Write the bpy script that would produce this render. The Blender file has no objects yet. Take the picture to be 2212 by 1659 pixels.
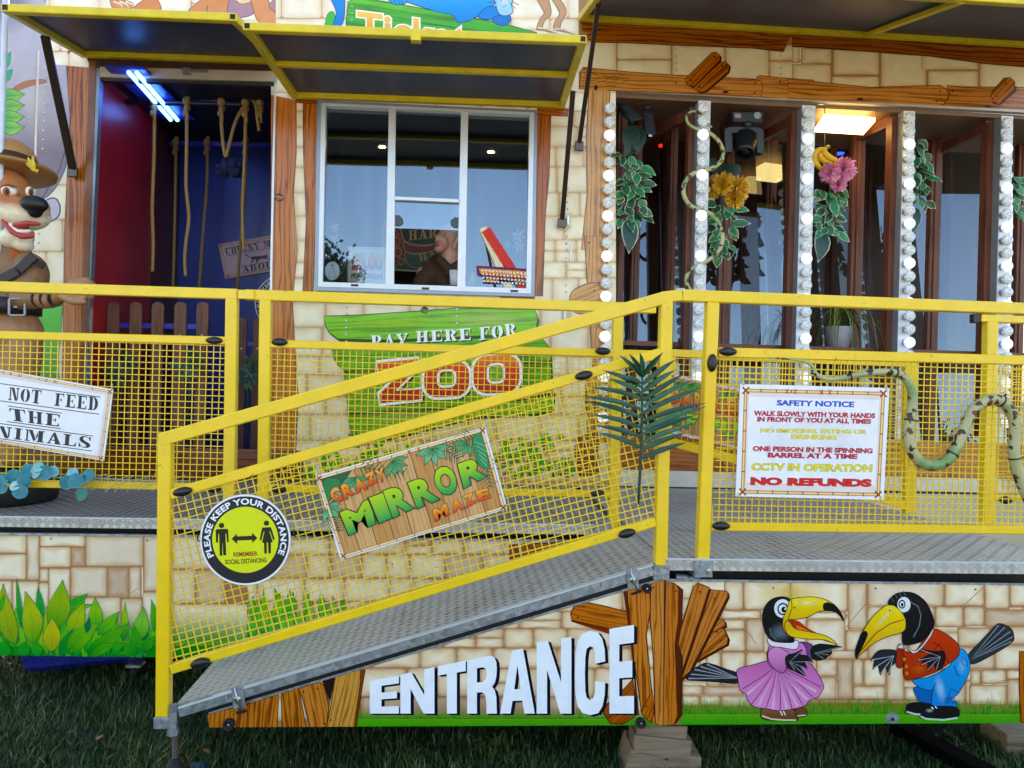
import bpy, bmesh, math, random
import numpy as np
from mathutils import Vector, Matrix
from mathutils.geometry import tessellate_polygon

R = math.radians
random.seed(7)
scene = bpy.context.scene
COL = scene.collection

# ------------------------------------------------------------------ camera
EYE = Vector((0.0, 0.0, 1.62))
YAW, ROLL, PITCH, FPX = R(4.0), 0.027, R(0.0), 1660.0          # focal length in survey pixels (survey sheet 2212 x 1659)
_f = Vector((math.sin(YAW) * math.cos(PITCH), math.cos(YAW) * math.cos(PITCH), math.sin(PITCH)))
_r0 = Vector((math.cos(YAW), -math.sin(YAW), 0.0))
_u0 = _r0.cross(_f)
RT = _r0 * math.cos(ROLL) + _u0 * math.sin(ROLL)
UP = _u0 * math.cos(ROLL) - _r0 * math.sin(ROLL)
cam_data = bpy.data.cameras.new("camera")
cam_data.sensor_fit, cam_data.sensor_width = 'HORIZONTAL', 36.0
cam_data.lens = 36.0 * FPX / 2212.0
cam_data.clip_start, cam_data.clip_end = 0.05, 900.0
cam = bpy.data.objects.new("camera", cam_data)
COL.objects.link(cam)
cam.matrix_world = Matrix(((RT.x, UP.x, -_f.x, EYE.x), (RT.y, UP.y, -_f.y, EYE.y), (RT.z, UP.z, -_f.z, EYE.z), (0, 0, 0, 1)))
scene.camera = cam

# ------------------------------------------------------------------ light
SUN_EL, SUN_AZ = R(32.0), R(-14.0)           # azimuth clockwise from +Y: a low sun behind the attraction, so its front stands in open shade
world = bpy.data.worlds.new("World")
scene.world = world
world.use_nodes = True
_wt = world.node_tree
_sky = _wt.nodes.new('ShaderNodeTexSky')
_sky.sky_type = 'NISHITA'
_sky.sun_disc = False
_sky.sun_elevation = SUN_EL
_sky.sun_rotation = SUN_AZ
_sky.dust_density = 1.4
_sky.ozone_density = 1.0
_wb = _wt.nodes.new('ShaderNodeMixRGB')                 # camera white balance: slightly warm
_wb.blend_type = 'MULTIPLY'
_wb.inputs[0].default_value = 1.0
_wb.inputs[2].default_value = (1.0, 0.92, 0.81, 1)
_wt.links.new(_sky.outputs['Color'], _wb.inputs[1])
_wt.links.new(_wb.outputs[0], _wt.nodes['Background'].inputs['Color'])
_wt.nodes['Background'].inputs['Strength'].default_value = 0.15
sun_data = bpy.data.lights.new("sun", 'SUN')
sun_data.energy = 3.0
sun_data.angle = R(0.6)
sun_data.color = (1.0, 0.93, 0.83)
sun = bpy.data.objects.new("sun", sun_data)
COL.objects.link(sun)
_sd = Vector((math.sin(SUN_AZ) * math.cos(SUN_EL), math.cos(SUN_AZ) * math.cos(SUN_EL), math.sin(SUN_EL)))
sun.rotation_euler = _sd.to_track_quat('Z', 'Y').to_euler()
scene.view_settings.view_transform = 'Standard'
scene.view_settings.look = 'None'
scene.view_settings.gamma = 1.0
scene.view_settings.exposure = 2.1
scene.cycles.max_bounces = 8
scene.cycles.transparent_max_bounces = 32
scene.cycles.sample_clamp_indirect = 6.0
scene.cycles.use_denoising = True

# ------------------------------------------------------------------ survey: sheet pixels -> points on real planes
PA, PB, PW = 3.15, 3.90, 5.40               # ramp-side rail plane, walkway rail plane, painted wall plane
DECK = 0.905


def at(x, y, Y):
    d = _f * FPX + RT * (x - 1106.0) - UP * (y - 829.5)
    return EYE + d * ((Y - EYE.y) / d.y)


def atz(x, y, z):
    d = _f * FPX + RT * (x - 1106.0) - UP * (y - 829.5)
    return EYE + d * ((z - EYE.z) / d.z)


def ppm(Y):
    return FPX / Y                           # survey pixels per metre, near enough, at distance Y


def px_of(p):
    d = Vector(p) - EYE
    z = d.dot(_f)
    return (1106.0 + FPX * d.dot(RT) / z, 829.5 - FPX * d.dot(UP) / z)


K = 2212.0 / 4080.0
SHEETS = dict(C1=(0, 0, 1360, 2212), C2=(1200, 0, 1360, 2212), C3=(2300, 0, 900, 2196), C4=(3180, 0, 900, 2196),
              D1=(0, 900, 1100, 2212), D2=(1000, 880, 1400, 2212), D3=(2300, 600, 900, 2212), D4=(3180, 600, 900, 2212),
              E1=(0, 1700, 1360, 2212), E2=(1100, 1600, 1600, 2212), E3=(2300, 1150, 1780, 2212), E4=(2500, 2100, 1580, 2212),
              F1=(0, 2500, 1400, 2212), F2=(1240, 880, 920, 2212), F3=(0, 540, 420, 917), F4=(2240, 2100, 660, 1141),
              G2=(1200, 0, 1200, 2212), G3=(2500, 1350, 800, 2212), G4=(3280, 1380, 800, 1619), G5=(1200, 1700, 1300, 2212),
              G6=(2300, 2180, 600, 2212), H1=(0, 1900, 700, 1528), H2=(800, 2250, 1200, 2212), H3=(2400, 400, 700, 1366),
              H4=(3140, 400, 940, 1485), H5=(3280, 2650, 800, 2212), H6=(380, 250, 740, 1889), I1=(0, 0, 420, 1161),
              I2=(1050, 1150, 850, 1270), I3=(0, 1400, 460, 876), I4=(740, 1940, 500, 1133), P=(0, 0, 4080, 2212))


def S(sheet, x, y):
    ox, oy, w, cw = SHEETS[sheet]
    k = w / cw
    return ((ox + x * k) * K, (oy + y * k) * K)


def SS(sheet, pts):
    return [S(sheet, x, y) for x, y in pts]


# ------------------------------------------------------------------ colours
def lin(c):
    return c / 12.92 if c <= 0.04045 else ((c + 0.055) / 1.055) ** 2.4


def hx(h, a=1.0):
    h = h.lstrip('#')
    return (lin(int(h[0:2], 16) / 255), lin(int(h[2:4], 16) / 255), lin(int(h[4:6], 16) / 255), a)


def mixc(a, b, t):
    return tuple(a[i] * (1 - t) + b[i] * t for i in range(4))


# ------------------------------------------------------------------ materials
def new_mat(name):
    m = bpy.data.materials.new(name)
    m.use_nodes = True
    return m, m.node_tree, m.node_tree.nodes['Principled BSDF']


def N(nt, kind, **kw):
    n = nt.nodes.new('ShaderNode' + kind)
    for k, v in kw.items():
        setattr(n, k, v)
    return n


def MA(nt, op, a, b=None, c=None):
    n = nt.nodes.new('ShaderNodeMath')
    n.operation = op
    for i, v in enumerate((a, b, c)):
        if v is None:
            continue
        if isinstance(v, (int, float)):
            n.inputs[i].default_value = v
        else:
            nt.links.new(v, n.inputs[i])
    return n.outputs[0]


def ramp(nt, fac, stops):
    n = N(nt, 'ValToRGB')
    e = n.color_ramp.elements
    while len(e) > 1:
        e.remove(e[-1])
    e[0].position, e[0].color = stops[0]
    for p, c in stops[1:]:
        q = e.new(p)
        q.color = c
    nt.links.new(fac, n.inputs[0])
    return n.outputs[0]


def noise(nt, scale, detail=4.0, rough=0.55, vec=None, coord='Object'):
    n = N(nt, 'TexNoise')
    n.inputs['Scale'].default_value = scale
    n.inputs['Detail'].default_value = detail
    n.inputs['Roughness'].default_value = rough
    if vec is None:
        vec = N(nt, 'TexCoord').outputs[coord]
    nt.links.new(vec, n.inputs['Vector'])
    return n.outputs['Fac']


def bump(nt, bsdf, height, strength=0.2, dist=0.01):
    b = N(nt, 'Bump')
    b.inputs['Strength'].default_value = strength
    b.inputs['Distance'].default_value = dist
    nt.links.new(height, b.inputs['Height'])
    nt.links.new(b.outputs[0], bsdf.inputs['Normal'])


MATS = {}


def simple(name, col, rough=0.5, metal=0.0, var=0.12, scale=9.0, bmp=0.0, bscale=60.0, spec=0.5, coat=0.0, wear=None):
    """plain procedural surface: base colour broken by two noises, roughness broken by another"""
    if name in MATS:
        return MATS[name]
    m, nt, b = new_mat(name)
    c = hx(col) if isinstance(col, str) else col
    n1 = noise(nt, scale, 5)
    lo = tuple(x * (1 - var) for x in c[:3]) + (1,)
    hi = tuple(min(1, x * (1 + var)) for x in c[:3]) + (1,)
    o = ramp(nt, n1, [(0.3, lo), (0.7, hi)])
    if wear:
        n3 = noise(nt, wear[1], 8, 0.7)
        mx = N(nt, 'MixRGB')
        nt.links.new(ramp(nt, n3, [(wear[2], (0, 0, 0, 1)), (wear[2] + 0.05, (1, 1, 1, 1))]), mx.inputs[0])
        nt.links.new(o, mx.inputs[1])
        mx.inputs[2].default_value = hx(wear[0])
        o = mx.outputs[0]
    nt.links.new(o, b.inputs['Base Color'])
    n2 = noise(nt, scale * 3.1, 4)
    nt.links.new(MA(nt, 'MULTIPLY_ADD', n2, 0.3 * rough, rough * 0.85), b.inputs['Roughness'])
    b.inputs['Metallic'].default_value = metal
    b.inputs['Specular IOR Level'].default_value = spec
    if coat:
        b.inputs['Coat Weight'].default_value = coat
        b.inputs['Coat Roughness'].default_value = 0.12
    if bmp:
        bump(nt, b, noise(nt, bscale, 4), bmp, 0.004)
    MATS[name] = m
    return m


def emit_mat(name, col, strength):
    if name in MATS:
        return MATS[name]
    m, nt, b = new_mat(name)
    b.inputs['Base Color'].default_value = hx(col)
    b.inputs['Emission Color'].default_value = hx(col)
    b.inputs['Emission Strength'].default_value = strength
    MATS[name] = m
    return m


def paint_mat(name, rough=0.2, spec=0.5):
    """hand-painted / printed artwork: colours come from the drawing, wood grain from the 'grain' attribute (along, across, amount)"""
    m, nt, b = new_mat(name)
    at_ = N(nt, 'Attribute', attribute_name='paint')
    gr = N(nt, 'Attribute', attribute_name='grain')
    sp = N(nt, 'SeparateXYZ')
    nt.links.new(gr.outputs['Vector'], sp.inputs[0])
    u, v, amt = sp.outputs
    cv = N(nt, 'CombineXYZ')
    nt.links.new(MA(nt, 'MULTIPLY', u, 0.07), cv.inputs[0])
    nt.links.new(v, cv.inputs[1])
    n1 = N(nt, 'TexNoise')
    n1.inputs['Scale'].default_value = 0.075
    n1.inputs['Detail'].default_value = 2.0
    nt.links.new(cv.outputs[0], n1.inputs['Vector'])
    ph = MA(nt, 'ADD', MA(nt, 'MULTIPLY', v, 0.62), MA(nt, 'MULTIPLY', n1.outputs['Fac'], 17.0))
    sn = MA(nt, 'SINE', ph)
    cv2 = N(nt, 'CombineXYZ')
    nt.links.new(MA(nt, 'MULTIPLY', u, 0.03), cv2.inputs[0])
    nt.links.new(MA(nt, 'MULTIPLY', v, 0.6), cv2.inputs[1])
    n2 = N(nt, 'TexNoise')
    n2.inputs['Scale'].default_value = 1.0
    n2.inputs['Detail'].default_value = 3.0
    nt.links.new(cv2.outputs[0], n2.inputs['Vector'])
    line = MA(nt, 'POWER', MA(nt, 'MULTIPLY_ADD', sn, 0.5, 0.5), 3.5)
    g = MA(nt, 'MULTIPLY_ADD', n2.outputs['Fac'], 0.55, MA(nt, 'MULTIPLY', line, 0.75))
    g = MA(nt, 'MULTIPLY', MA(nt, 'SUBTRACT', g, 0.22), amt)
    dark = N(nt, 'MixRGB', blend_type='MULTIPLY')
    dark.inputs[2].default_value = (0.30, 0.17, 0.12, 1)
    nt.links.new(g, dark.inputs[0])
    nt.links.new(at_.outputs['Color'], dark.inputs[1])
    # faint airbrush mottling
    n3 = noise(nt, 14.0, 4)
    mot = N(nt, 'MixRGB', blend_type='MULTIPLY')
    mot.inputs[0].default_value = 1.0
    nt.links.new(dark.outputs[0], mot.inputs[1])
    nt.links.new(ramp(nt, n3, [(0.3, (0.94, 0.935, 0.93, 1)), (0.7, (1.03, 1.03, 1.03, 1))]), mot.inputs[2])
    hs = N(nt, 'HueSaturation')
    hs.inputs['Saturation'].default_value = 1.08
    hs.inputs['Value'].default_value = 1.03
    nt.links.new(mot.outputs[0], hs.inputs['Color'])
    nt.links.new(hs.outputs[0], b.inputs['Base Color'])
    b.inputs['Specular IOR Level'].default_value = spec
    nt.links.new(MA(nt, 'MULTIPLY_ADD', noise(nt, 5.0, 3), 0.12, rough - 0.05), b.inputs['Roughness'])
    nt.links.new(at_.outputs['Alpha'], b.inputs['Alpha'])
    MATS[name] = m
    return m


# ------------------------------------------------------------------ scene objects
def link(o, parent=None):
    COL.objects.link(o)
    if parent:
        o.parent = parent
    return o


def tag(o, label=None, cat=None, group=None, kind=None):
    for k, v in (('label', label), ('category', cat), ('group', group), ('kind', kind)):
        if v:
            o[k] = v
    return o


def thing(name, loc, label, cat, group=None):
    o = bpy.data.objects.new(name, None)
    o.empty_display_size = 0.1
    o.location = loc
    link(o)
    return tag(o, label, cat, group)


def origin_of(parent):
    v = Vector((0, 0, 0))
    while parent:
        v = v + Vector(parent.location)
        parent = parent.parent
    return v


class MB:
    """collects pieces of one part; build() links them as one mesh"""

    def __init__(s):
        s.v, s.f, s.m, s.sm = [], [], [], []
        s.cur = 0
        s.smooth = False

    def add(s, vs, fs):
        o = len(s.v)
        s.v += [tuple(p) for p in vs]
        s.f += [tuple(i + o for i in f) for f in fs]
        s.m += [s.cur] * len(fs)
        s.sm += [s.smooth] * len(fs)
        return s

    def mat(s, i):
        s.cur = i
        return s

    def box(s, lo, hi, bev=0.0):
        x0, y0, z0 = lo
        x1, y1, z1 = hi
        return s.hexa([(x0, y0, z0), (x1, y0, z0), (x1, y1, z0), (x0, y1, z0), (x0, y0, z1), (x1, y0, z1), (x1, y1, z1), (x0, y1, z1)], bev)

    def hexa(s, c, bev=0.0):
        fs = [(0, 3, 2, 1), (4, 5, 6, 7), (0, 1, 5, 4), (1, 2, 6, 5), (2, 3, 7, 6), (3, 0, 4, 7)]
        if bev <= 0:
            return s.add(c, fs)
        bm = bmesh.new()
        vs = [bm.verts.new(p) for p in c]
        for f in fs:
            bm.faces.new([vs[i] for i in f])
        bmesh.ops.bevel(bm, geom=list(bm.edges) + list(bm.verts), offset=bev, segments=1, affect='EDGES', profile=0.5)
        bm.verts.index_update()
        s.add([v.co[:] for v in bm.verts], [[v.index for v in f.verts] for f in bm.faces])
        bm.free()
        return s

    def bar(s, p0, p1, w, h=None, up=(0, 1, 0), bev=0.0):
        """rectangular bar from p0 to p1; 'up' is the direction of size h, w is across"""
        p0, p1 = Vector(p0), Vector(p1)
        h = w if h is None else h
        d = (p1 - p0).normalized()
        u = Vector(up)
        u = (u - d * u.dot(d)).normalized()
        q = d.cross(u)
        a, b = q * (w / 2), u * (h / 2)
        return s.hexa([p0 - a - b, p0 + a - b, p0 + a + b, p0 - a + b, p1 - a - b, p1 + a - b, p1 + a + b, p1 - a + b], bev)

    def tube(s, path, r, n=8, caps=True, rr=None):
        path = [Vector(p) for p in path]
        rings = []
        prev = None
        for i, p in enumerate(path):
            t = (path[min(i + 1, len(path) - 1)] - path[max(i - 1, 0)]).normalized()
            if prev is None:
                a = t.cross(Vector((0, 0, 1)))
                if a.length < 0.1:
                    a = t.cross(Vector((0, 1, 0)))
                a.normalize()
            else:
                a = (prev - t * prev.dot(t)).normalized()
            prev = a
            b = t.cross(a)
            ra = rr[i] if rr else r
            rings.append([p + (a * math.cos(2 * math.pi * k / n) + b * math.sin(2 * math.pi * k / n)) * ra for k in range(n)])
        vs = [q for ring in rings for q in ring]
        fs = []
        for i in range(len(rings) - 1):
            for k in range(n):
                k2 = (k + 1) % n
                fs.append((i * n + k, i * n + k2, (i + 1) * n + k2, (i + 1) * n + k))
        if caps:
            fs.append(tuple(range(n))[::-1])
            fs.append(tuple((len(rings) - 1) * n + k for k in range(n)))
        return s.add(vs, fs)

    def lathe(s, prof, c, axis=(0, 0, 1), n=16):
        """profile [(radius, height)] turned round the axis through c"""
        ax = Vector(axis).normalized()
        a = ax.cross(Vector((1, 0, 0)))
        if a.length < 0.1:
            a = ax.cross(Vector((0, 1, 0)))
        a.normalize()
        b = ax.cross(a)
        c = Vector(c)
        vs, fs = [], []
        for r, h in prof:
            for k in range(n):
                t = 2 * math.pi * k / n
                vs.append(c + ax * h + (a * math.cos(t) + b * math.sin(t)) * max(r, 1e-4))
        for i in range(len(prof) - 1):
            for k in range(n):
                k2 = (k + 1) % n
                fs.append((i * n + k, i * n + k2, (i + 1) * n + k2, (i + 1) * n + k))
        fs.append(tuple(range(n))[::-1])
        fs.append(tuple((len(prof) - 1) * n + k for k in range(n)))
        return s.add(vs, fs)

    def ball(s, c, r, n=12, sq=(1, 1, 1)):
        vs, fs = [], []
        m = n // 2
        for i in range(m + 1):
            th = math.pi * i / m
            for k in range(n):
                ph = 2 * math.pi * k / n
                vs.append((c[0] + r * sq[0] * math.sin(th) * math.cos(ph), c[1] + r * sq[1] * math.sin(th) * math.sin(ph), c[2] + r * sq[2] * math.cos(th)))
        for i in range(m):
            for k in range(n):
                k2 = (k + 1) % n
                fs.append((i * n + k, i * n + k2, (i + 1) * n + k2, (i + 1) * n + k))
        return s.add(vs, fs)

    def prism(s, pts, dy):
        """polygon given as 3D points, thickened along +Y by dy"""
        n = len(pts)
        vs = [tuple(p) for p in pts] + [(p[0], p[1] + dy, p[2]) for p in pts]
        tri = tessellate_polygon([[Vector(p) for p in pts]])
        fs = [tuple(t) for t in tri] + [tuple(i + n for i in t)[::-1] for t in tri]
        fs += [(i, (i + 1) % n, n + (i + 1) % n, n + i) for i in range(n)]
        return s.add(vs, fs)

    def build(s, name, mats, parent=None, recalc=True):
        me = bpy.data.meshes.new(name)
        o = Vector((0, 0, 0))
        if parent:
            o = origin_of(parent)
            loc = None
        else:
            a = np.array(s.v)
            loc = Vector(((a[:, 0].min() + a[:, 0].max()) / 2, (a[:, 1].min() + a[:, 1].max()) / 2, a[:, 2].min()))
            o = loc
        me.from_pydata([(p[0] - o.x, p[1] - o.y, p[2] - o.z) for p in s.v], [], s.f)
        if not isinstance(mats, (list, tuple)):
            mats = [mats]
        for m in mats:
            me.materials.append(m)
        me.polygons.foreach_set('material_index', s.m)
        me.polygons.foreach_set('use_smooth', s.sm)
        if recalc:
            bm = bmesh.new()
            bm.from_mesh(me)
            bmesh.ops.recalc_face_normals(bm, faces=bm.faces)
            bm.to_mesh(me)
            bm.free()
        me.update()
        ob = bpy.data.objects.new(name, me)
        if loc is not None:
            ob.location = loc
        return link(ob, parent)


def copy_tree(o, parent=None):
    c = o.copy()
    COL.objects.link(c)
    if parent:
        c.parent = parent
    for ch in list(o.children):
        copy_tree(ch, c)
    return c


def cr(pts, closed=False, n=6):
    """smooth curve through the points (Catmull-Rom)"""
    out = []
    m = len(pts)
    P_ = [Vector(p) for p in pts]
    for i in range(m if closed else m - 1):
        p0 = P_[(i - 1) % m] if closed or i > 0 else P_[0]
        p1, p2 = P_[i], P_[(i + 1) % m]
        p3 = P_[(i + 2) % m] if closed or i + 2 < m else P_[-1]
        for k in range(n):
            t = k / n
            out.append(tuple(0.5 * ((2 * p1) + (p2 - p0) * t + (2 * p0 - 5 * p1 + 4 * p2 - p3) * t * t + (3 * p1 - p0 - 3 * p2 + p3) * t ** 3)))
    if not closed:
        out.append(tuple(P_[-1]))
    return out


# ------------------------------------------------------------------ writing: outlines of the built-in typeface, laid out by hand
_glyphs = {}


def text_tris(s, bold=0.0, spacing=1.0):
    key = (s, bold, spacing)
    if key in _glyphs:
        return _glyphs[key]
    cu = bpy.data.curves.new("lettering_source", 'FONT')
    cu.body = s
    cu.offset = bold
    cu.space_character = spacing
    cu.resolution_u = 3
    ob = bpy.data.objects.new("lettering_source", cu)
    COL.objects.link(ob)
    dg = bpy.context.evaluated_depsgraph_get()
    me = bpy.data.meshes.new_from_object(ob.evaluated_get(dg))
    me.calc_loop_triangles()
    v = [(p.co.x, p.co.y) for p in me.vertices]
    t = [tuple(v[i] for i in lt.vertices) for lt in me.loop_triangles]
    bpy.data.objects.remove(ob)
    bpy.data.curves.remove(cu)
    bpy.data.meshes.remove(me)
    _glyphs[key] = t
    return t


# ------------------------------------------------------------------ painted artwork on a flat panel
class Art:
    """a drawing on one plane: coloured triangles in survey pixels, stacked in hair-thin coats towards the viewer"""
    STEP = 0.000014

    def __init__(s, Y, sheet='P', lift=0.002, clip=None, place=None):
        s.Y, s.sheet, s.lift, s.n = Y, sheet, lift, 0
        s.clip = clip
        s.T = []                                            # (verts[(x,y,rgba,grain)], coat)
        s.place = place or (lambda x, y, d: at(x, y, Y) + Vector((0, -d, 0)))

    def sh(s, sheet):
        s.sheet = sheet
        return s

    def q(s, p):
        return S(s.sheet, p[0], p[1])

    def k(s):
        o = SHEETS[s.sheet]
        return o[2] / o[3] * K

    def coat(s):
        s.n += 1

    def tri(s, vs):
        if s.clip:
            poly = vs
            C = s.clip
            m = len(C)
            ar = sum(C[i][0] * C[(i + 1) % m][1] - C[(i + 1) % m][0] * C[i][1] for i in range(m))
            sg = 1 if ar > 0 else -1
            for i in range(m):
                a, b = C[i], C[(i + 1) % m]
                ex, ey = b[0] - a[0], b[1] - a[1]
                out = []
                L = len(poly)
                ds = [sg * (ex * (p[1] - a[1]) - ey * (p[0] - a[0])) for p in poly]
                for j in range(L):
                    p, r = poly[j], poly[(j + 1) % L]
                    dp, dr = ds[j], ds[(j + 1) % L]
                    if dp >= 0:
                        out.append(p)
                    if (dp >= 0) != (dr >= 0):
                        t = dp / (dp - dr)
                        out.append((p[0] + (r[0] - p[0]) * t, p[1] + (r[1] - p[1]) * t, mixc(p[2], r[2], t), tuple(p[3][i_] + (r[3][i_] - p[3][i_]) * t for i_ in range(3))))
                poly = out
                if len(poly) < 3:
                    return
            s.T.append((poly, s.n))
        else:
            s.T.append((vs, s.n))

    def poly(s, pts, col, grain=None, holes=(), raw=False):
        """filled outline; col is a colour or a function of (x, y) in sheet units"""
        s.n += 1
        loops = [list(pts)] + [list(h) for h in holes]
        flat = [p for l in loops for p in l]
        tri = tessellate_polygon([[Vector((p[0], p[1], 0)) for p in l] for l in loops])
        vs = []
        for p in flat:
            c = col(p[0], p[1]) if callable(col) else col
            g = grain(p[0], p[1]) if grain else (0, 0, 0)
            xy = p if raw else s.q(p)
            vs.append((xy[0], xy[1], c, g))
        for t in tri:
            s.tri([vs[i] for i in t])

    def ribbon(s, pts, w, col, closed=False, soft=False, w1=None, col1=None):
        """line of width w (sheet units) along pts; soft fades to nothing at both edges; w1: width at the far end"""
        s.n += 1
        P_ = [Vector((p[0], p[1])) for p in pts]
        if closed:
            P_ = P_ + [P_[0]]
        m = len(P_)
        if m < 2:
            return
        L, Rr, C, cc = [], [], [], []
        for i in range(m):
            if closed:
                a = P_[i - 1] if i > 0 else P_[m - 2]
                b = P_[i + 1] if i < m - 1 else P_[1]
            else:
                a, b = P_[max(i - 1, 0)], P_[min(i + 1, m - 1)]
            t = b - a
            if t.length < 1e-6:
                t = Vector((1, 0))
            t.normalize()
            nrm = Vector((-t.y, t.x))
            f = i / (m - 1)
            ww = w if w1 is None else w + (w1 - w) * f
            L.append(P_[i] + nrm * ww / 2)
            Rr.append(P_[i] - nrm * ww / 2)
            C.append(P_[i])
            cc.append(col if col1 is None else mixc(col, col1, f))
        for i in range(m - 1):
            def V_(p, j, al=None):
                c = cc[j] if al is None else cc[j][:3] + (0.0,)
                x, y = s.q(p)
                return (x, y, c, (0, 0, 0))
            if soft:
                for E in (L, Rr):
                    s.tri([V_(E[i], i, 0), V_(E[i + 1], i + 1, 0), V_(C[i + 1], i + 1)])
                    s.tri([V_(E[i], i, 0), V_(C[i + 1], i + 1), V_(C[i], i)])
            else:
                s.tri([V_(L[i], i), V_(L[i + 1], i + 1), V_(Rr[i + 1], i + 1)])
                s.tri([V_(L[i], i), V_(Rr[i + 1], i + 1), V_(Rr[i], i)])

    def glow(s, x, y, rx, ry, col, a=0.8, rot=0.0, n=20, core=0.0):
        """airbrushed spot fading outwards"""
        s.n += 1
        ct, st = math.cos(rot), math.sin(rot)
        def pt(r, k):
            th = 2 * math.pi * k / n
            dx, dy = rx * r * math.cos(th), ry * r * math.sin(th)
            return s.q((x + dx * ct - dy * st, y + dx * st + dy * ct))
        c0, c1 = col[:3] + (a,), col[:3] + (0.0,)
        ctr = s.q((x, y))
        rad = [(0.0, 1.0), (0.35 if core == 0 else core, 0.8 if core == 0 else 1.0), (0.7, 0.25), (1.0, 0.0)]
        for (r0, a0), (r1, a1) in zip(rad, rad[1:]):
            ca, cb = col[:3] + (a * a0,), col[:3] + (a * a1,)
            for k in range(n):
                p1, p2 = pt(r1, k), pt(r1, k + 1)
                if r0 == 0:
                    s.tri([(ctr[0], ctr[1], ca, (0, 0, 0)), (p1[0], p1[1], cb, (0, 0, 0)), (p2[0], p2[1], cb, (0, 0, 0))])
                else:
                    q1, q2 = pt(r0, k), pt(r0, k + 1)
                    s.tri([(q1[0], q1[1], ca, (0, 0, 0)), (p1[0], p1[1], cb, (0, 0, 0)), (p2[0], p2[1], cb, (0, 0, 0))])
                    s.tri([(q1[0], q1[1], ca, (0, 0, 0)), (p2[0], p2[1], cb, (0, 0, 0)), (q2[0], q2[1], ca, (0, 0, 0))])

    def disc(s, x, y, rx, col, ry=None, n=18, r0=0.0):
        ry = rx if ry is None else ry
        c = [(x + rx * math.cos(2 * math.pi * k / n), y + ry * math.sin(2 * math.pi * k / n)) for k in range(n)]
        h = [[(x + r0 * rx * math.cos(2 * math.pi * k / n), y + r0 * ry * math.sin(2 * math.pi * k / n)) for k in range(n)]] if r0 else ()
        s.poly(c, col, holes=h)

    def shape(s, pts, col, line=None, lw=3.0, smooth=6, grain=None):
        c = cr(pts, True, smooth) if smooth else list(pts)
        s.poly(c, col, grain)
        if line:
            s.ribbon(c, lw, line, closed=True)

    def text(s, body, quad, col, bold=0.012, spacing=1.0, outline=None, ow=0.05, shadow=None, shadow_off=(4, 4), warp=None):
        """body fitted into quad (bottom-left, bottom-right, top-right, top-left) in sheet units"""
        base = text_tris(body, bold, spacing)
        xs = [p[0] for t in base for p in t]
        ys = [p[1] for t in base for p in t]
        x0, x1, y0, y1 = min(xs), max(xs), min(ys), max(ys)
        bl, br, tr, tl = [Vector(p) for p in quad] if quad else (None,) * 4

        def mp(p, off=(0, 0)):
            u, v = (p[0] - x0) / (x1 - x0), (p[1] - y0) / (y1 - y0)
            if warp:
                r = warp(u, v)
            else:
                r = (bl * (1 - u) + br * u) * (1 - v) + (tl * (1 - u) + tr * u) * v
            return (r[0] + off[0], r[1] + off[1]), v
        lays = []
        if shadow:
            lays.append((base, shadow, shadow_off))
        if outline:
            lays.append((text_tris(body, bold + ow, spacing), outline, (0, 0)))
        lays.append((base, col, (0, 0)))
        for tris, c_, off in lays:
            s.n += 1
            for t in tris:
                vs = []
                for p in t:
                    r, v = mp(p, off)
                    x, y = s.q(r)
                    vs.append((x, y, c_(v) if callable(c_) else c_, (0, 0, 0)))
                s.tri(vs)

    # -- motifs
    def stone(s, pts, tone=0.0, rnd=None, inset=5.0, light='#f6ead2', mid='#e6ceaa', edge='#bb8d64'):
        """one airbrushed ashlar: dark rim, tan border, pale middle"""
        rnd = rnd or random
        s.n += 1
        P_ = [Vector(p) for p in pts]
        ctr = sum(P_, Vector((0, 0))) / len(P_)
        ring = []
        m = len(P_)
        for i in range(m):                                  # round the corners, wobble the sides
            a, b, c = P_[i - 1], P_[i], P_[(i + 1) % m]
            la, lc = (a - b).length, (c - b).length
            r = min(inset * 1.1, la * 0.3, lc * 0.3)
            p, q_ = b + (a - b).normalized() * r, b + (c - b).normalized() * r
            ring += [p, (p + q_ + b * 1.4) / 3.4, q_]
            ring.append(q_ + (c - q_) * 0.5 + Vector((rnd.uniform(-1, 1), rnd.uniform(-1, 1))) * inset * 0.22)
        inn, inn2 = [], []
        for p in ring:
            d = ctr - p
            dl = max(d.length, 1e-3)
            inn.append(p + d * min(0.4, inset * 1.0 / dl))
            inn2.append(p + d * min(0.85, inset * 3.8 / dl))
        dk = hx('#a87a58')
        e, mi, li = hx(edge), mixc(hx(mid), dk, tone), mixc(hx(light), mixc(dk, hx('#c7a184'), 0.6), tone)
        e = mixc(mixc(e, mi, 0.28), dk, tone * 0.5)
        n = len(ring)
        g0 = (0, 0, 0)
        Q = lambda p, c: s.q(p) + (c, g0)
        for k in range(n):
            k2 = (k + 1) % n
            for A_, B_, ca, cb in ((ring, inn, e, mi), (inn, inn2, mi, li)):
                s.tri([Q(A_[k], ca), Q(A_[k2], ca), Q(B_[k2], cb)])
                s.tri([Q(A_[k], ca), Q(B_[k2], cb), Q(B_[k], cb)])
            s.tri([Q(inn2[k], li), Q(inn2[k2], li), Q(ctr, li)])

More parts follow.
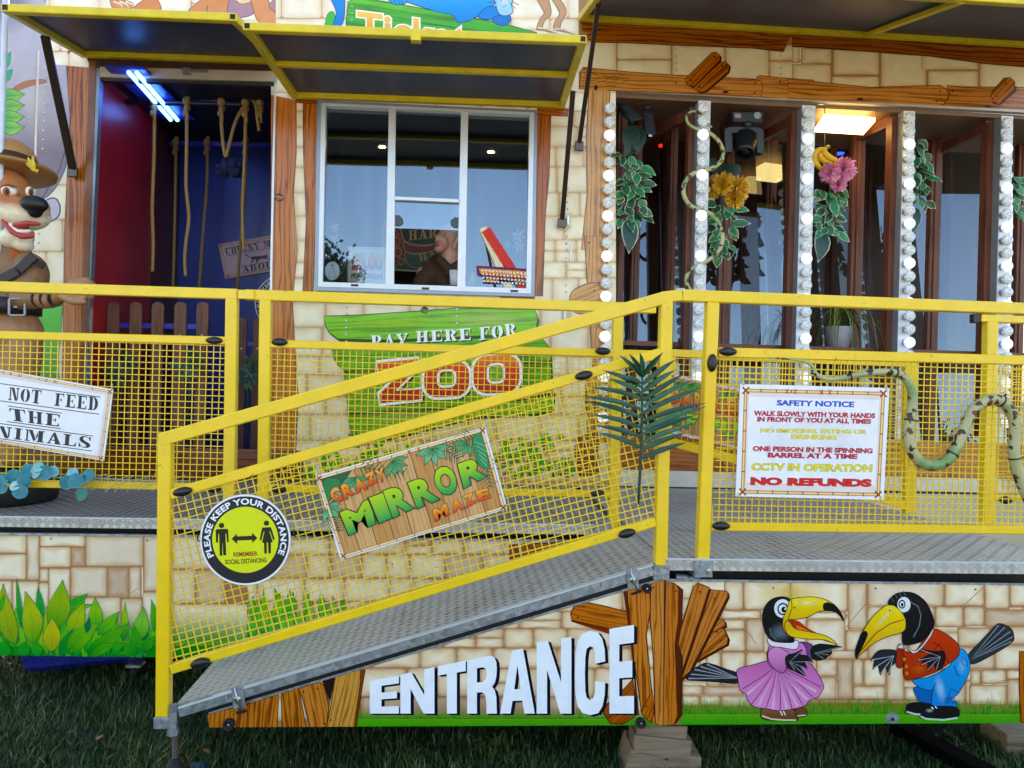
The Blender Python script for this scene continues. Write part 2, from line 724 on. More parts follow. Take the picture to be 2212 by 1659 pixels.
    def stones(s, rects, seed=1, gap=2.0, inset=5.0, tones=(0.0, 0.05, 0.0, 0.1, 0.22), **kw):
        rnd = random.Random(seed)
        gap *= 0.66
        for r in rects:
            x0, y0, x1, y1 = r[:4]
            tone = r[4] if len(r) > 4 else rnd.choice(tones)
            j = lambda: rnd.uniform(-1, 1) * gap * 0.5
            s.stone([(x0 + gap / 2 + j(), y0 + gap / 2 + j()), (x1 - gap / 2 + j(), y0 + gap / 2 + j()), (x1 - gap / 2 + j(), y1 - gap / 2 + j()), (x0 + gap / 2 + j(), y1 - gap / 2 + j())], tone, rnd, inset, **kw)

    def course(s, x0, y0, x1, y1, rows, wmin, wmax, seed=1, slope=0.0, **kw):
        """random coursed masonry"""
        rnd = random.Random(seed)
        rects = []
        hs = [rnd.uniform(0.7, 1.3) for _ in range(rows)]
        y = y0
        for h in hs:
            hh = h / sum(hs) * (y1 - y0)
            x = x0 - rnd.uniform(0, wmax * 0.6)
            while x < x1:
                w = rnd.uniform(wmin, wmax)
                if w < wmin * 1.5 and hh > 10 and rnd.random() < 0.3:
                    rects += [(x, y, x + w, y + hh * 0.5), (x, y + hh * 0.5, x + w, y + hh)]
                else:
                    rects.append((x, y, x + w, y + hh))
                x += w
            y += hh
        s.stones(rects, seed, **kw)

    def plank(s, pts, axis, col='#c98748', line='#4a1f10', lw=3.0, amount=1.0, nails=(), scale=1.0, side=None, smooth=0, shade=True):
        """painted plank: outline pts, grain running along axis=(p,q), nails as (x,y)"""
        c = cr(pts, True, smooth) if smooth else list(pts)
        a, b = Vector(axis[0]), Vector(axis[1])
        t = (b - a).normalized()
        nn = Vector((-t.y, t.x))
        k = s.k() / scale
        off = random.uniform(0, 400)
        gr = lambda x, y: ((Vector((x, y)) - a).dot(t) * k + off, (Vector((x, y)) - a).dot(nn) * k + off * 0.37, amount)
        vs_ = [(Vector(p) - a).dot(nn) for p in c]
        lo, hi = min(vs_), max(vs_)
        if side:
            s.poly([(x + side[0], y + side[1]) for x, y in c], hx('#5a2412'))
        cc = hx(col)
        s.poly(c, cc, gr)
        if shade and hi - lo > 4:
            for v, w_ in ((lo, 1), (hi, -1)):
                pass
        if line:
            s.ribbon(c, lw, hx(line), closed=True)
        for x, y in nails:
            s.disc(x, y, 5.5 * 0.35 / s.k() * 1.0, hx('#2a120a'), n=10)

    def leaf(s, base, tip, w, c0='#2f8f1f', c1='#b6c81e', line='#0a5a30', lw=2.2, veins=4, bend=0.0, serr=0.0):
        a, b = Vector(base), Vector(tip)
        t = b - a
        L = t.length
        t.normalize()
        n = Vector((-t.y, t.x))
        rnd = random.Random(int(a.x * 7 + b.y))
        def mid(u):
            return a + t * L * u + n * bend * L * math.sin(math.pi * u)
        prof = [(0.0, 0.15), (0.12, 0.62), (0.28, 0.95), (0.45, 1.0), (0.62, 0.8), (0.8, 0.42), (0.92, 0.15), (1.0, 0.0)]
        l = [mid(u) + n * w / 2 * r * (1 + rnd.uniform(-serr, serr)) for u, r in prof]
        r_ = [mid(u) - n * w / 2 * r * (1 + rnd.uniform(-serr, serr)) for u, r in prof[:-1]]
        out = cr([tuple(p) for p in l + r_[::-1]], True, 3)
        A_, B_ = hx(c0), hx(c1)
        def colf(x, y):
            u = max(0, min(1, (Vector((x, y)) - a).dot(t) / L))
            return mixc(A_, B_, min(1, u * 1.5) if u < 0.6 else 0.9 - (u - 0.6) * 0.8)
        s.poly(out, colf)
        dk = hx(line)
        if lw:
            s.ribbon(out, lw, dk, closed=True)
        s.ribbon([tuple(mid(u)) for u in (0, 0.3, 0.6, 0.92)], lw or 1.5, mixc(dk, A_, 0.3), w1=0.6)
        n0 = s.n + 1
        for i in range(veins):
            s.n = n0 - 1
            u = 0.18 + 0.6 * i / max(1, veins)
            for sg in (1, -1):
                e = mid(u + 0.16) + n * sg * w * 0.33
                s.n = n0 - 1
                s.ribbon([tuple(mid(u)), tuple(e)], (lw or 2) * 0.5, mixc(dk, B_, 0.45))

    def turf(s, x0, x1, ytop, ybot, seed=3, n=60, h=60, c='#1c9a1c', c2='#0f7f1e'):
        """painted grass: a green band that fades upwards and scattered blades"""
        g = hx(c)
        m = 14
        for i in range(m):
            xa, xb = x0 + (x1 - x0) * i / m, x0 + (x1 - x0) * (i + 1) / m
            ym = ytop + (ybot - ytop) * 0.55
            if i == 0:
                s.n += 1
            for (ya, aa), (yb, ab) in (((ytop, 0.0), (ym, 0.75)), ((ym, 0.75), (ybot, 1.0))):
                A_ = [s.q(p) + (col, (0, 0, 0)) for p, col in (((xa, ya), hx('#a5b51e')[:3] + (aa,)), ((xb, ya), hx('#a5b51e')[:3] + (aa,)), ((xb, yb), g[:3] + (ab,)), ((xa, yb), g[:3] + (ab,)))]
                if aa == 0.75:
                    A_[0] = A_[0][:2] + (hx('#5fb01c')[:3] + (0.75,), (0, 0, 0))
                    A_[1] = A_[1][:2] + (hx('#5fb01c')[:3] + (0.75,), (0, 0, 0))
                s.tri([A_[0], A_[1], A_[2]])
                s.tri([A_[0], A_[2], A_[3]])
        rnd = random.Random(seed)
        n0 = s.n
        for i in range(n):
            s.n = n0 + i % 8
            x = rnd.uniform(x0, x1)
            hh = h * rnd.uniform(0.3, 1.0) * (0.5 + 0.5 * math.sin(x * 0.02 + seed) ** 2)
            yb = ytop + (ybot - ytop) * rnd.uniform(0.3, 0.6)
            s.ribbon([(x, yb), (x + rnd.uniform(-0.2, 0.2) * hh, yb - hh)], 4.0 * 0.35 / s.k(), hx(c2, 0.8), w1=0.8, col1=hx('#4db52a', 0.7))
        s.n = n0 + 9

    def rivets(s, pts, col='#cbb9a2', r=3.0):
        for x, y in pts:
            s.disc(x + r * 0.25, y + r * 0.3, r * 1.15, hx('#5a4a3c'), n=8)
            s.disc(x, y, r, hx(col), n=8)

    # -- into the scene
    def mesh(s, name, slab=None, mats=None, parent=None, thick=0.02):
        """one mesh: the board (slab: outline in survey pixels) plus the drawing on its face"""
        vs, fs, cols, grs, mi = [], [], [], [], []
        if slab:
            pts = [s.place(x, y, 0.0) for x, y in slab]
            nrm = (pts[1] - pts[0]).cross(pts[2] - pts[0]).normalized()
            if nrm.dot(EYE - pts[0]) > 0:
                nrm = -nrm
            n = len(pts)
            vs += [tuple(p) for p in pts] + [tuple(p + nrm * thick) for p in pts]
            tri = tessellate_polygon([pts])
            sf = [tuple(t) for t in tri] + [tuple(i + n for i in t)[::-1] for t in tri] + [(i, (i + 1) % n, n + (i + 1) % n, n + i) for i in range(n)]
            fs += sf
            mi += [1] * len(sf)
            cols += [(0.5, 0.5, 0.5, 1)] * (2 * n)
            grs += [(0, 0, 0)] * (2 * n)
        for poly, cn in s.T:
            o = len(vs)
            d = s.lift + cn * s.STEP
            for p in poly:
                vs.append(tuple(s.place(p[0], p[1], d)))
                cols.append(p[2])
                grs.append(p[3])
            fs.append(tuple(range(o, o + len(poly))))
            mi.append(0)
        me = bpy.data.meshes.new(name)
        O = origin_of(parent) if parent else None
        loc = None
        if O is None:
            a = np.array(vs)
            loc = O = Vector(((a[:, 0].min() + a[:, 0].max()) / 2, (a[:, 1].min() + a[:, 1].max()) / 2, a[:, 2].min()))
        me.from_pydata([(p[0] - O.x, p[1] - O.y, p[2] - O.z) for p in vs], [], fs)
        ca = me.attributes.new('paint', 'FLOAT_COLOR', 'POINT')
        ca.data.foreach_set('color', [x for c in cols for x in c])
        ga = me.attributes.new('grain', 'FLOAT_VECTOR', 'POINT')
        ga.data.foreach_set('vector', [x for g in grs for x in g])
        for m in (mats or [MATS['panel_paint'], MATS['panel_edge']]):
            me.materials.append(m)
        me.polygons.foreach_set('material_index', mi)
        me.update()
        ob = bpy.data.objects.new(name, me)
        if loc is not None:
            ob.location = loc
        return link(ob, parent)
# ------------------------------------------------------------------ shared surfaces
paint_mat('panel_paint', 0.2, 0.5)
paint_mat('print_paint', 0.38, 0.4)
simple('panel_edge', '#b9b2a8', 0.4, 0.3)
YEL = simple('yellow_paint', '#f2cb04', 0.34, 0.0, 0.07, 7.0, 0.12, 160.0, 0.5, 0.25, wear=('#8a7630', 30.0, 0.625))
YELW = simple('yellow_paint_weathered', '#dcc414', 0.42, 0.0, 0.12, 9.0, 0.15, 120.0, 0.5, 0.1, wear=('#55502a', 26.0, 0.66))
BLK = simple('black_plastic', '#15161a', 0.35, 0.0, 0.1, 20.0, 0.1, 200.0)
RUB = simple('black_rubber', '#0d0d0f', 0.65)
VOIDBLK = simple('void_black', '#060608', 0.6)  # near-black for gaps and holes, in place of their shade
SCREW = simple('bright_screw', '#b9bcc0', 0.3, 0.9)
STRUT = simple('brown_steel', '#2b1b17', 0.45, 0.2, 0.15)
NAVY = simple('navy_sheet', '#26365c', 0.42, 0.0, 0.1, 3.0, 0.05, 20.0, 0.5)
WOODB = None


def wood_mat(name, col, dark, scale=1.0, rough=0.5, axis='Z'):
    m, nt, b = new_mat(name)
    tc = N(nt, 'TexCoord')
    mp = N(nt, 'Mapping')
    s_ = [14.0 * scale] * 3
    s_['XYZ'.index(axis)] = 1.1 * scale
    mp.inputs['Scale'].default_value = s_
    nt.links.new(tc.outputs['Object'], mp.inputs['Vector'])
    n = N(nt, 'TexNoise')
    n.inputs['Scale'].default_value = 2.6
    n.inputs['Detail'].default_value = 8
    n.inputs['Distortion'].default_value = 0.6
    nt.links.new(mp.outputs[0], n.inputs['Vector'])
    o = ramp(nt, n.outputs['Fac'], [(0.3, hx(dark)), (0.5, mixc(hx(dark), hx(col), 0.7)), (0.68, hx(col))])
    nt.links.new(o, b.inputs['Base Color'])
    b.inputs['Roughness'].default_value = rough
    bump(nt, b, n.outputs['Fac'], 0.25, 0.003)
    MATS[name] = m
    return m


STAIN = wood_mat('stained_timber', '#7a4430', '#4a2618', 1.0, 0.45)
TIMBER = wood_mat('raw_timber', '#8d7a62', '#57493a', 1.2, 0.75, 'X')
PICKET = wood_mat('picket_wood', '#7a4d38', '#44281c', 1.4, 0.6)


def galv_mat():
    m, nt, b = new_mat('galvanised_steel')
    v = N(nt, 'TexVoronoi')
    v.inputs['Scale'].default_value = 55.0
    nt.links.new(N(nt, 'TexCoord').outputs['Object'], v.inputs['Vector'])
    sp = N(nt, 'SeparateColor')
    nt.links.new(v.outputs['Color'], sp.inputs[0])
    nt.links.new(ramp(nt, sp.outputs[0], [(0.0, hx('#7c858d')), (1.0, hx('#a9b1b8'))]), b.inputs['Base Color'])
    b.inputs['Metallic'].default_value = 0.55
    nt.links.new(MA(nt, 'MULTIPLY_ADD', sp.outputs[1], 0.18, 0.34), b.inputs['Roughness'])
    MATS['galv'] = m
    return m


GALV = galv_mat()


def tread_mat(name, col, dirt, cell=0.03, metal=0.45):
    """five-bar checker plate: groups of raised bars, turned a quarter turn from cell to cell"""
    m, nt, b = new_mat(name)
    uvn = N(nt, 'Attribute', attribute_name='plate')
    sp = N(nt, 'SeparateXYZ')
    nt.links.new(uvn.outputs['Vector'], sp.inputs[0])
    X = MA(nt, 'DIVIDE', sp.outputs[0], cell)
    Y = MA(nt, 'DIVIDE', sp.outputs[1], cell)
    fx, fy = MA(nt, 'FRACT', X), MA(nt, 'FRACT', Y)
    par = MA(nt, 'MODULO', MA(nt, 'ADD', MA(nt, 'FLOOR', X), MA(nt, 'FLOOR', Y)), 2.0)
    par = MA(nt, 'ABSOLUTE', par)
    p = MA(nt, 'MULTIPLY', MA(nt, 'SUBTRACT', MA(nt, 'ADD', fx, fy), 1.0), 0.7071)
    q = MA(nt, 'MULTIPLY', MA(nt, 'SUBTRACT', fx, fy), 0.7071)
    def pick(a, c):
        return MA(nt, 'ADD', MA(nt, 'MULTIPLY', a, MA(nt, 'SUBTRACT', 1.0, par)), MA(nt, 'MULTIPLY', c, par))
    al, ac = pick(p, q), pick(q, p)
    bars = MA(nt, 'MULTIPLY_ADD', MA(nt, 'COSINE', MA(nt, 'MULTIPLY', ac, 2 * math.pi * 5.2)), 0.5, 0.5)
    win = MA(nt, 'MULTIPLY', MA(nt, 'LESS_THAN', MA(nt, 'ABSOLUTE', al), 0.40), MA(nt, 'LESS_THAN', MA(nt, 'ABSOLUTE', ac), 0.46))
    h = MA(nt, 'MULTIPLY', MA(nt, 'POWER', bars, 1.5), win)
    nz = noise(nt, 3.0, 6, 0.6)
    nz2 = noise(nt, 22.0, 5, 0.65)
    base = ramp(nt, MA(nt, 'MULTIPLY_ADD', nz2, 0.45, MA(nt, 'MULTIPLY', nz, 0.6)), [(0.40, hx(dirt)), (0.50, mixc(hx(dirt), hx(col), .7)), (0.58, hx(col))])
    mx = N(nt, 'MixRGB')
    nt.links.new(MA(nt, 'MULTIPLY', h, 0.95), mx.inputs[0])
    nt.links.new(base, mx.inputs[1])
    mx.inputs[2].default_value = hx('#efede8')
    nt.links.new(mx.outputs[0], b.inputs['Base Color'])
    b.inputs['Metallic'].default_value = metal
    nt.links.new(MA(nt, 'MULTIPLY_ADD', h, -0.16, MA(nt, 'MULTIPLY_ADD', nz2, 0.2, 0.42)), b.inputs['Roughness'])
    bump(nt, b, h, 1.0, 0.005)
    MATS[name] = m
    return m


TREAD = tread_mat('tread_plate', '#aeaca8', '#837d74', 0.042, 0.5)
TREADB = tread_mat('tread_plate_shaded', '#716b69', '#4c4442', 0.042, 0.4)  # darker copy: the wall's dim reflection is put into the plate colour
TREADE = tread_mat('tread_plate_edge', '#d3cfc6', '#a8a299', 0.034)


def plate_uv(ob, fn):
    a = ob.data.attributes.new('plate', 'FLOAT_VECTOR', 'POINT')
    off = origin_of(ob)
    a.data.foreach_set('vector', [c for v in ob.data.vertices for c in fn(v.co + off)])
    return ob


# ------------------------------------------------------------------ ground
def ground():
    m, nt, b = new_mat('meadow_soil')
    n = noise(nt, 1.1, 8, 0.65)
    n2 = noise(nt, 30.0, 6, 0.7)
    nt.links.new(ramp(nt, MA(nt, 'MULTIPLY_ADD', n2, 0.5, MA(nt, 'MULTIPLY', n, 0.5)), [(0.3, hx('#141d0c')), (0.55, hx('#25331a')), (0.75, hx('#3b4524'))]), b.inputs['Base Color'])
    b.inputs['Roughness'].default_value = 0.95
    bump(nt, b, n2, 0.6, 0.02)
    mb = MB()
    k = 24
    xs = [-260 + 520 * i / k for i in range(k + 1)]
    vs, fs = [], []
    for j in range(k + 1):
        for i in range(k + 1):
            vs.append((xs[i], xs[j], 0.0))
    for j in range(k):
        for i in range(k):
            o = j * (k + 1) + i
            fs.append((o, o + 1, o + k + 2, o + k + 1))
    mb.add(vs, fs)
    tag(mb.build('ground', m), kind='structure')

    g, nt, b = new_mat('grass_blade')
    at_ = N(nt, 'Attribute', attribute_name='tint')
    nt.links.new(ramp(nt, at_.outputs['Fac'], [(0.0, hx('#15290a')), (0.45, hx('#243f14')), (0.8, hx('#3f5c22')), (0.93, hx('#6a7a42')), (1.0, hx('#8c7c50'))]), b.inputs['Base Color'])
    b.inputs['Roughness'].default_value = 0.5
    b.inputs['Specular IOR Level'].default_value = 0.3
    rng = np.random.default_rng(5)
    n = 74000
    y = 2.9 + (rng.random(n) ** 1.6) * 3.4
    x = (rng.random(n) - 0.5) * (2.0 * (y * 0.72 + 0.3)) + y * 0.07
    clump = 0.55 + 0.5 * np.sin(x * 5.1 + 1.3) * np.sin(y * 6.3) + 0.35 * np.sin(x * 13.0 + y * 9.0)
    h = (0.022 + 0.04 * rng.random(n)) * np.clip(0.75 + 0.4 * clump, 0.5, 1.5)
    a = rng.random(n) * 2 * np.pi
    lean = (0.25 + 0.9 * rng.random(n)) * h
    w = 0.0016 + 0.0016 * rng.random(n)
    dx, dy = np.cos(a), np.sin(a)
    px_, py_ = -dy * w, dx * w
    V = np.zeros((n, 5, 3))
    V[:, 0] = np.stack([x - px_, y - py_, np.zeros(n)], 1)
    V[:, 1] = np.stack([x + px_, y + py_, np.zeros(n)], 1)
    mx_, my_ = x + dx * lean * 0.35, y + dy * lean * 0.35
    V[:, 2] = np.stack([mx_ + px_ * 0.8, my_ + py_ * 0.8, h * 0.62], 1)
    V[:, 3] = np.stack([mx_ - px_ * 0.8, my_ - py_ * 0.8, h * 0.62], 1)
    V[:, 4] = np.stack([x + dx * lean, y + dy * lean, h], 1)
    me = bpy.data.meshes.new('grass')
    F = []
    base = np.arange(n) * 5
    q = np.stack([base, base + 1, base + 2, base + 3], 1)
    t = np.stack([base + 3, base + 2, base + 4], 1)
    me.vertices.add(n * 5)
    me.vertices.foreach_set('co', V.reshape(-1))
    loops = np.concatenate([q.reshape(-1), t.reshape(-1)])
    me.loops.add(len(loops))
    me.loops.foreach_set('vertex_index', loops)
    me.polygons.add(2 * n)
    st = np.concatenate([np.arange(n) * 4, n * 4 + np.arange(n) * 3])
    me.polygons.foreach_set('loop_start', st)
    me.update(calc_edges=True)
    me.validate()
    tint = np.repeat(np.clip(rng.random(n) * 0.8 + 0.2 * clump - 0.05 + (rng.random(n) > 0.92) * 0.35, 0, 1), 5)
    me.attributes.new('tint', 'FLOAT', 'POINT').data.foreach_set('value', tint)
    me.materials.append(g)
    ob = bpy.data.objects.new('grass', me)
    link(ob)
    tag(ob, kind='stuff')

    p_, nt, b = new_mat('bounce_gravel')
    n4 = noise(nt, 3.0, 8, 0.7)
    nt.links.new(ramp(nt, n4, [(0.3, hx('#a89a80')), (0.7, hx('#cfc3aa'))]), b.inputs['Base Color'])
    b.inputs['Roughness'].default_value = 0.9
    tag(MB().box((-60, -45, -0.05), (60, -2.6, 0.012)).build('path', p_), kind='structure')  # unseen pale ground, added behind the viewer to bounce light onto the front


ground()

leafm = simple('dead_leaf', '#8a5f3c', 0.7)
for i, (x, y, lab) in enumerate(((485, 1789, 'upright brown dead leaf in the grass left of the ramp foot'), (395, 1805, 'pale tan dead leaf lying flat in the grass'), (1300, 1850, 'dark brown dead leaf on the grass under the entrance board'))):
    p = atz(*S('F1', x / 1.0, y - 1100) if False else S('F1', {0: 765, 1: 625, 2: 1300}[i], {0: 685, 1: 695, 2: 780}[i]), 0.035)
    c, s_ = math.cos(i * 1.3), math.sin(i * 1.3)
    mb = MB()
    pts = [(-0.02, 0, 0), (-0.008, 0.011, 0.004), (0.012, 0.009, 0.003), (0.024, 0, 0.002), (0.012, -0.01, 0.003), (-0.008, -0.012, 0.006)]
    tilt = (0.9, 0.1, 0.3)[i]
    top = [(p.x + a * c - b_ * s_, p.y + (a * s_ + b_ * c) * (1 - tilt * 0.6), p.z + z + a * tilt) for a, b_, z in pts]
    mb.add(top + [(q[0], q[1] + 0.001, q[2] - 0.0012) for q in top], [(0, 1, 2, 3, 4, 5), (6, 11, 10, 9, 8, 7)] + [(k, (k + 1) % 6, 6 + (k + 1) % 6, 6 + k) for k in range(6)])
    tag(mb.build('dead_leaf', leafm), lab, 'leaf')


# ------------------------------------------------------------------ walkway decks and ramp
def quad_bar(mb, p0, p1, Y, th, depth=0.05, bev=0.004):
    """bar between two survey points on plane Y; th is its face width in survey pixels"""
    a, b = at(p0[0], p0[1], Y), at(p1[0], p1[1], Y)
    w = th / ppm(Y)
    dv = Vector((0, depth / 2, 0))
    mb.bar(a + dv, b + dv, w, depth, (0, 1, 0), bev)


RAMP_A, RAMP_B = at(372, 1531, PA), at(1416, 1216, PA)
RW = 0.80

dk = thing('walkway_deck', at(650, 1120, PB) + Vector((0, 0.6, 0)), 'raised walkway of dark checker plate running left below the ticket window', 'deck', 'raised walkway decks')
xl, xr = at(-120, 1100, PB).x, at(1335, 1130, PB).x
ob = MB().box((xl, PB + 0.012, DECK - 0.04), (xr, PW + 0.9, DECK)).build('tread_plate', TREADB, dk)
plate_uv(ob, lambda p: (p.x, p.y, 0))
ob = MB().box((xl, PB - 0.003, DECK - 0.047), (at(1302, 1130, PB).x, PB + 0.012, DECK + 0.001), 0.002).build('edge_trim', TREADE, dk)
plate_uv(ob, lambda p: (p.x * 0.9, p.z * 0.9, 0))
dk2 = thing('walkway_deck', at(1800, 1218, PA) + Vector((0, 0.8, 0)), 'raised deck of silver checker plate behind the safety notice, at the top of the ramp', 'deck', 'raised walkway decks')
x2l, x2r = at(1438, 1216, PA).x, at(2330, 1220, PA).x
ob = MB().box((x2l, PA + 0.012, DECK - 0.042), (x2r, PW - 0.02, DECK + 0.004)).build('tread_plate', TREAD, dk2)
plate_uv(ob, lambda p: (p.x, p.y, 0))
ob = MB().box((x2l, PA - 0.003, DECK - 0.045), (x2r, PA + 0.012, DECK + 0.005), 0.002).build('edge_trim', TREADE, dk2)
plate_uv(ob, lambda p: (p.x * 0.9, p.z * 0.9, 0))

rp = thing('entrance_ramp', RAMP_A + Vector((0, RW / 2, -0.05)), 'sloping checker plate ramp with a galvanised edge climbing right to the deck', 'ramp')
mb = MB()
a, b = RAMP_A, RAMP_B + (RAMP_B - RAMP_A) * 0.02
dn = Vector((0, 0, -0.03))
back = Vector((0, RW, 0))
f0 = Vector((0, 0.012, 0))
mb.hexa([a + f0 + dn, b + f0 + dn, b + back + dn, a + back + dn, a + f0, b + f0, b + back, a + back])
ob = mb.build('tread_plate', TREAD, rp)
sl = (b - a).normalized()
plate_uv(ob, lambda p: ((p - a).dot(sl), p.y, 0))
for i, Yk in enumerate((PA, PA + RW)):
    mb = MB()
    e0, e1 = at(386, 1537, PA), at(1410, 1231, PA)
    e0.y = e1.y = Yk
    mb.bar(e0 + Vector((0, 0.008, 0)), e1 + Vector((0, 0.008, 0)), 23.0 / ppm(PA), 0.035, (0, 1, 0), 0.002)
    mb.build('edge_rail', GALV, rp)
mb = MB()
e0, e1 = at(388, 1527, PA - 0.004), at(1410, 1219, PA - 0.004)
mb.bar(e0, e1, 0.007, 0.03, (0, 1, 0), 0.001)
mb.build('highlight_lip', simple('bright_edge', '#d3dae0', 0.3, 0.4), rp)
for Y_, x0_, x1_, par_ in ((PB, xl, at(1302, 1130, PB).x, dk), (PA, x2l, x2r, dk2)):
    MB().box((x0_, Y_ - 0.005, DECK - 0.001), (x1_, Y_ + 0.006, DECK + 0.007), 0.002).build('highlight_lip', MATS['bright_edge'], par_)  # bright strips stand in for the highlight along the deck edges
# near-black bar standing in for the shade under the ramp edge
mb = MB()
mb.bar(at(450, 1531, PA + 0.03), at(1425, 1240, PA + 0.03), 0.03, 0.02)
mb.build('shade_gap_bar', VOIDBLK, rp)


def latch(sheet, x, y, parent):
    """small galvanised tab with a toggle pin hanging from the ramp edge"""
    mb = MB()
    k = SHEETS[sheet][2] / SHEETS[sheet][3] * K
    c = at(*S(sheet, x, y), PA - 0.018)
    t = MB()
    t.bar(c + Vector((-0.006, 0.0, 0.045)), c + Vector((0.006, 0, -0.04)), 0.048, 0.006, (0, 1, 0), 0.002)
    o = t.build('latch_plate', GALV, parent)
    t = MB()
    t.smooth = True
    t.tube([c + Vector((-0.012, -0.012, 0.05)), c + Vector((0.0, -0.014, 0.0)), c + Vector((0.02, -0.012, -0.045))], 0.004, 6)
    t.lathe([(0.0, -0.012), (0.013, -0.012), (0.013, 0), (0, 0)], c, (0, 1, 0), 12)
    t.build('latch_pin', SCREW, o)


latch('G6', 810, 470, rp)
latch('H2', 275, 980, rp)


def socket(px0, py0, px1, py1, Y, parent, bolt=False):
    a, b = at(px0, py0, Y), at(px1, py1, Y)
    mb = MB()
    mb.box((a.x, Y - 0.008, b.z), (b.x, Y + 0.06, a.z), 0.002)
    o = mb.build('post_socket', GALV, parent)
    if bolt:
        c = Vector((a.x * 0.25 + b.x * 0.75, Y - 0.009, a.z * 0.4 + b.z * 0.6))
        t = MB()
        t.lathe([(0.0, 0), (0.012, 0), (0.012, 0.008), (0.008, 0.009), (0.008, 0.022), (0.0, 0.022)], c, (0, -1, 0), 6)
        t.build('bolt', SCREW, o)
    return o


def knob(x, y, Y, parent, ang=0.0, w=31, h=16):
    """black oval clamp cover with two screws, in survey pixels"""
    c = at(x, y, Y)
    k = 1 / ppm(Y)
    mb = MB()
    mb.smooth = True
    n, vs, fs = 18, [], []
    prof = [(1.0, 0.0), (1.0, 0.004), (0.93, 0.009), (0.75, 0.0135), (0.4, 0.016), (0.001, 0.0165)]
    ca, sa = math.cos(ang), math.sin(ang)
    for r, d in prof:
        for i in range(n):
            t = 2 * math.pi * i / n
            u, v = w / 2 * k * r * (abs(math.cos(t)) ** 1.15) * math.copysign(1, math.cos(t)), h / 2 * k * r * math.sin(t)
            vs.append((c.x + u * ca - v * sa, Y - 0.001 - d, c.z + u * sa + v * ca))
    for j in range(len(prof) - 1):
        for i in range(n):
            i2 = (i + 1) % n
            fs.append((j * n + i, j * n + i2, (j + 1) * n + i2, (j + 1) * n + i))
    mb.add(vs, fs)
    o = mb.build('clamp_cover', BLK, parent)
    for sg in (-1, 1):
        u = sg * w * 0.33 * k
        t = MB()
        t.lathe([(0.0, 0.0), (0.0052, 0.0), (0.0046, 0.004), (0.0, 0.0045)], (c.x + u * ca, Y - 0.0085, c.z + u * sa), (0, -1, 0), 10)
        t.build('screw', SCREW, o)


def wires(poly, Y, pitch_a, pitch_b, ang, name, parent, w=0.0045, mat=None):
    """welded mesh: two families of wires clipped to a convex outline (survey pixels), turned by ang in the panel's plane"""
    P3 = [at(x, y, Y) for x, y in poly]
    C = [(p.x, p.z) for p in P3]
    ar = sum(C[i][0] * C[(i + 1) % len(C)][1] - C[(i + 1) % len(C)][0] * C[i][1] for i in range(len(C)))
    if ar < 0:
        C = C[::-1]
    mb = MB()
    rnd = random.Random(3)
    for fam, (th, pit, dy) in enumerate(((ang, pitch_b, 0.0), (ang + math.pi / 2, pitch_a, w * 0.75))):
        d = (math.cos(th), math.sin(th))
        n = (-d[1], d[0])
        ss = [c[0] * n[0] + c[1] * n[1] for c in C]
        lo, hi = min(ss), max(ss)
        k = int((hi - lo) / pit)
        s0 = lo + ((hi - lo) - k * pit) / 2
        for i in range(k + 1):
            s_ = s0 + i * pit + rnd.uniform(-1, 1) * 0.0006
            t0, t1 = -50.0, 50.0
            ok = True
            for j in range(len(C)):
                a, b = C[j], C[(j + 1) % len(C)]
                ex, ey = b[0] - a[0], b[1] - a[1]
                base = ex * (n[1] * s_ - a[1]) - ey * (n[0] * s_ - a[0])
                rate = ex * d[1] - ey * d[0]
                if abs(rate) < 1e-9:
                    if base < 0:
                        ok = False
                    continue
                t = -base / rate
                if rate > 0:
                    t0 = max(t0, t)
                else:
                    t1 = min(t1, t)
            if ok and t1 - t0 > 0.004:
                a = Vector((n[0] * s_ + d[0] * t0, Y + dy, n[1] * s_ + d[1] * t0))
                b = Vector((n[0] * s_ + d[0] * t1, Y + dy, n[1] * s_ + d[1] * t1))
                mb.bar(a, b, w, w * 0.9, (0, 1, 0), w * 0.2)
    return mb.build(name, mat or YEL, parent)


# front rail beside the safety notice
fr = thing('guard_rail', at(1880, 1225, PA), 'yellow guard rail with mesh infill carrying the white safety notice at the deck front', 'guard rail', 'yellow mesh guard rails')
def part_bar(name, parent, p0, p1, Y, th, depth=0.05, mat=None):
    mb = MB()
    quad_bar(mb, p0, p1, Y, th, depth)
    return mb.build(name, mat or YEL, parent)


part_bar('post', fr, (1542, 652), (1520, 1226), PA + 0.001, 27)
part_bar('post', fr, (2262, 668), (2258, 1226), PA + 0.001, 27)
part_bar('top_rail', fr, (1476, 637.5), (2285, 669), PA, 26)
part_bar('middle_rail', fr, (1554, 761), (2249, 779), PA + 0.003, 22, 0.04)
part_bar('bottom_rail', fr, (1536, 1138), (2246, 1146), PA + 0.003, 19, 0.04)
wires([(1555, 770), (2249, 788), (2246, 1140), (1538, 1131)], PA + 0.018, 15.0 / ppm(PA), 14.0 / ppm(PA), -0.005, 'mesh_panel', fr)
socket(1500, 1212, 1538, 1247, PA - 0.004, fr, True)
knob(1572, 759.5, PA, fr, 0.0, 41, 20)
knob(1538, 784, PA - 0.001, fr, R(88), 40, 22)
knob(1557, 1136, PA, fr, 0.0, 41, 20)

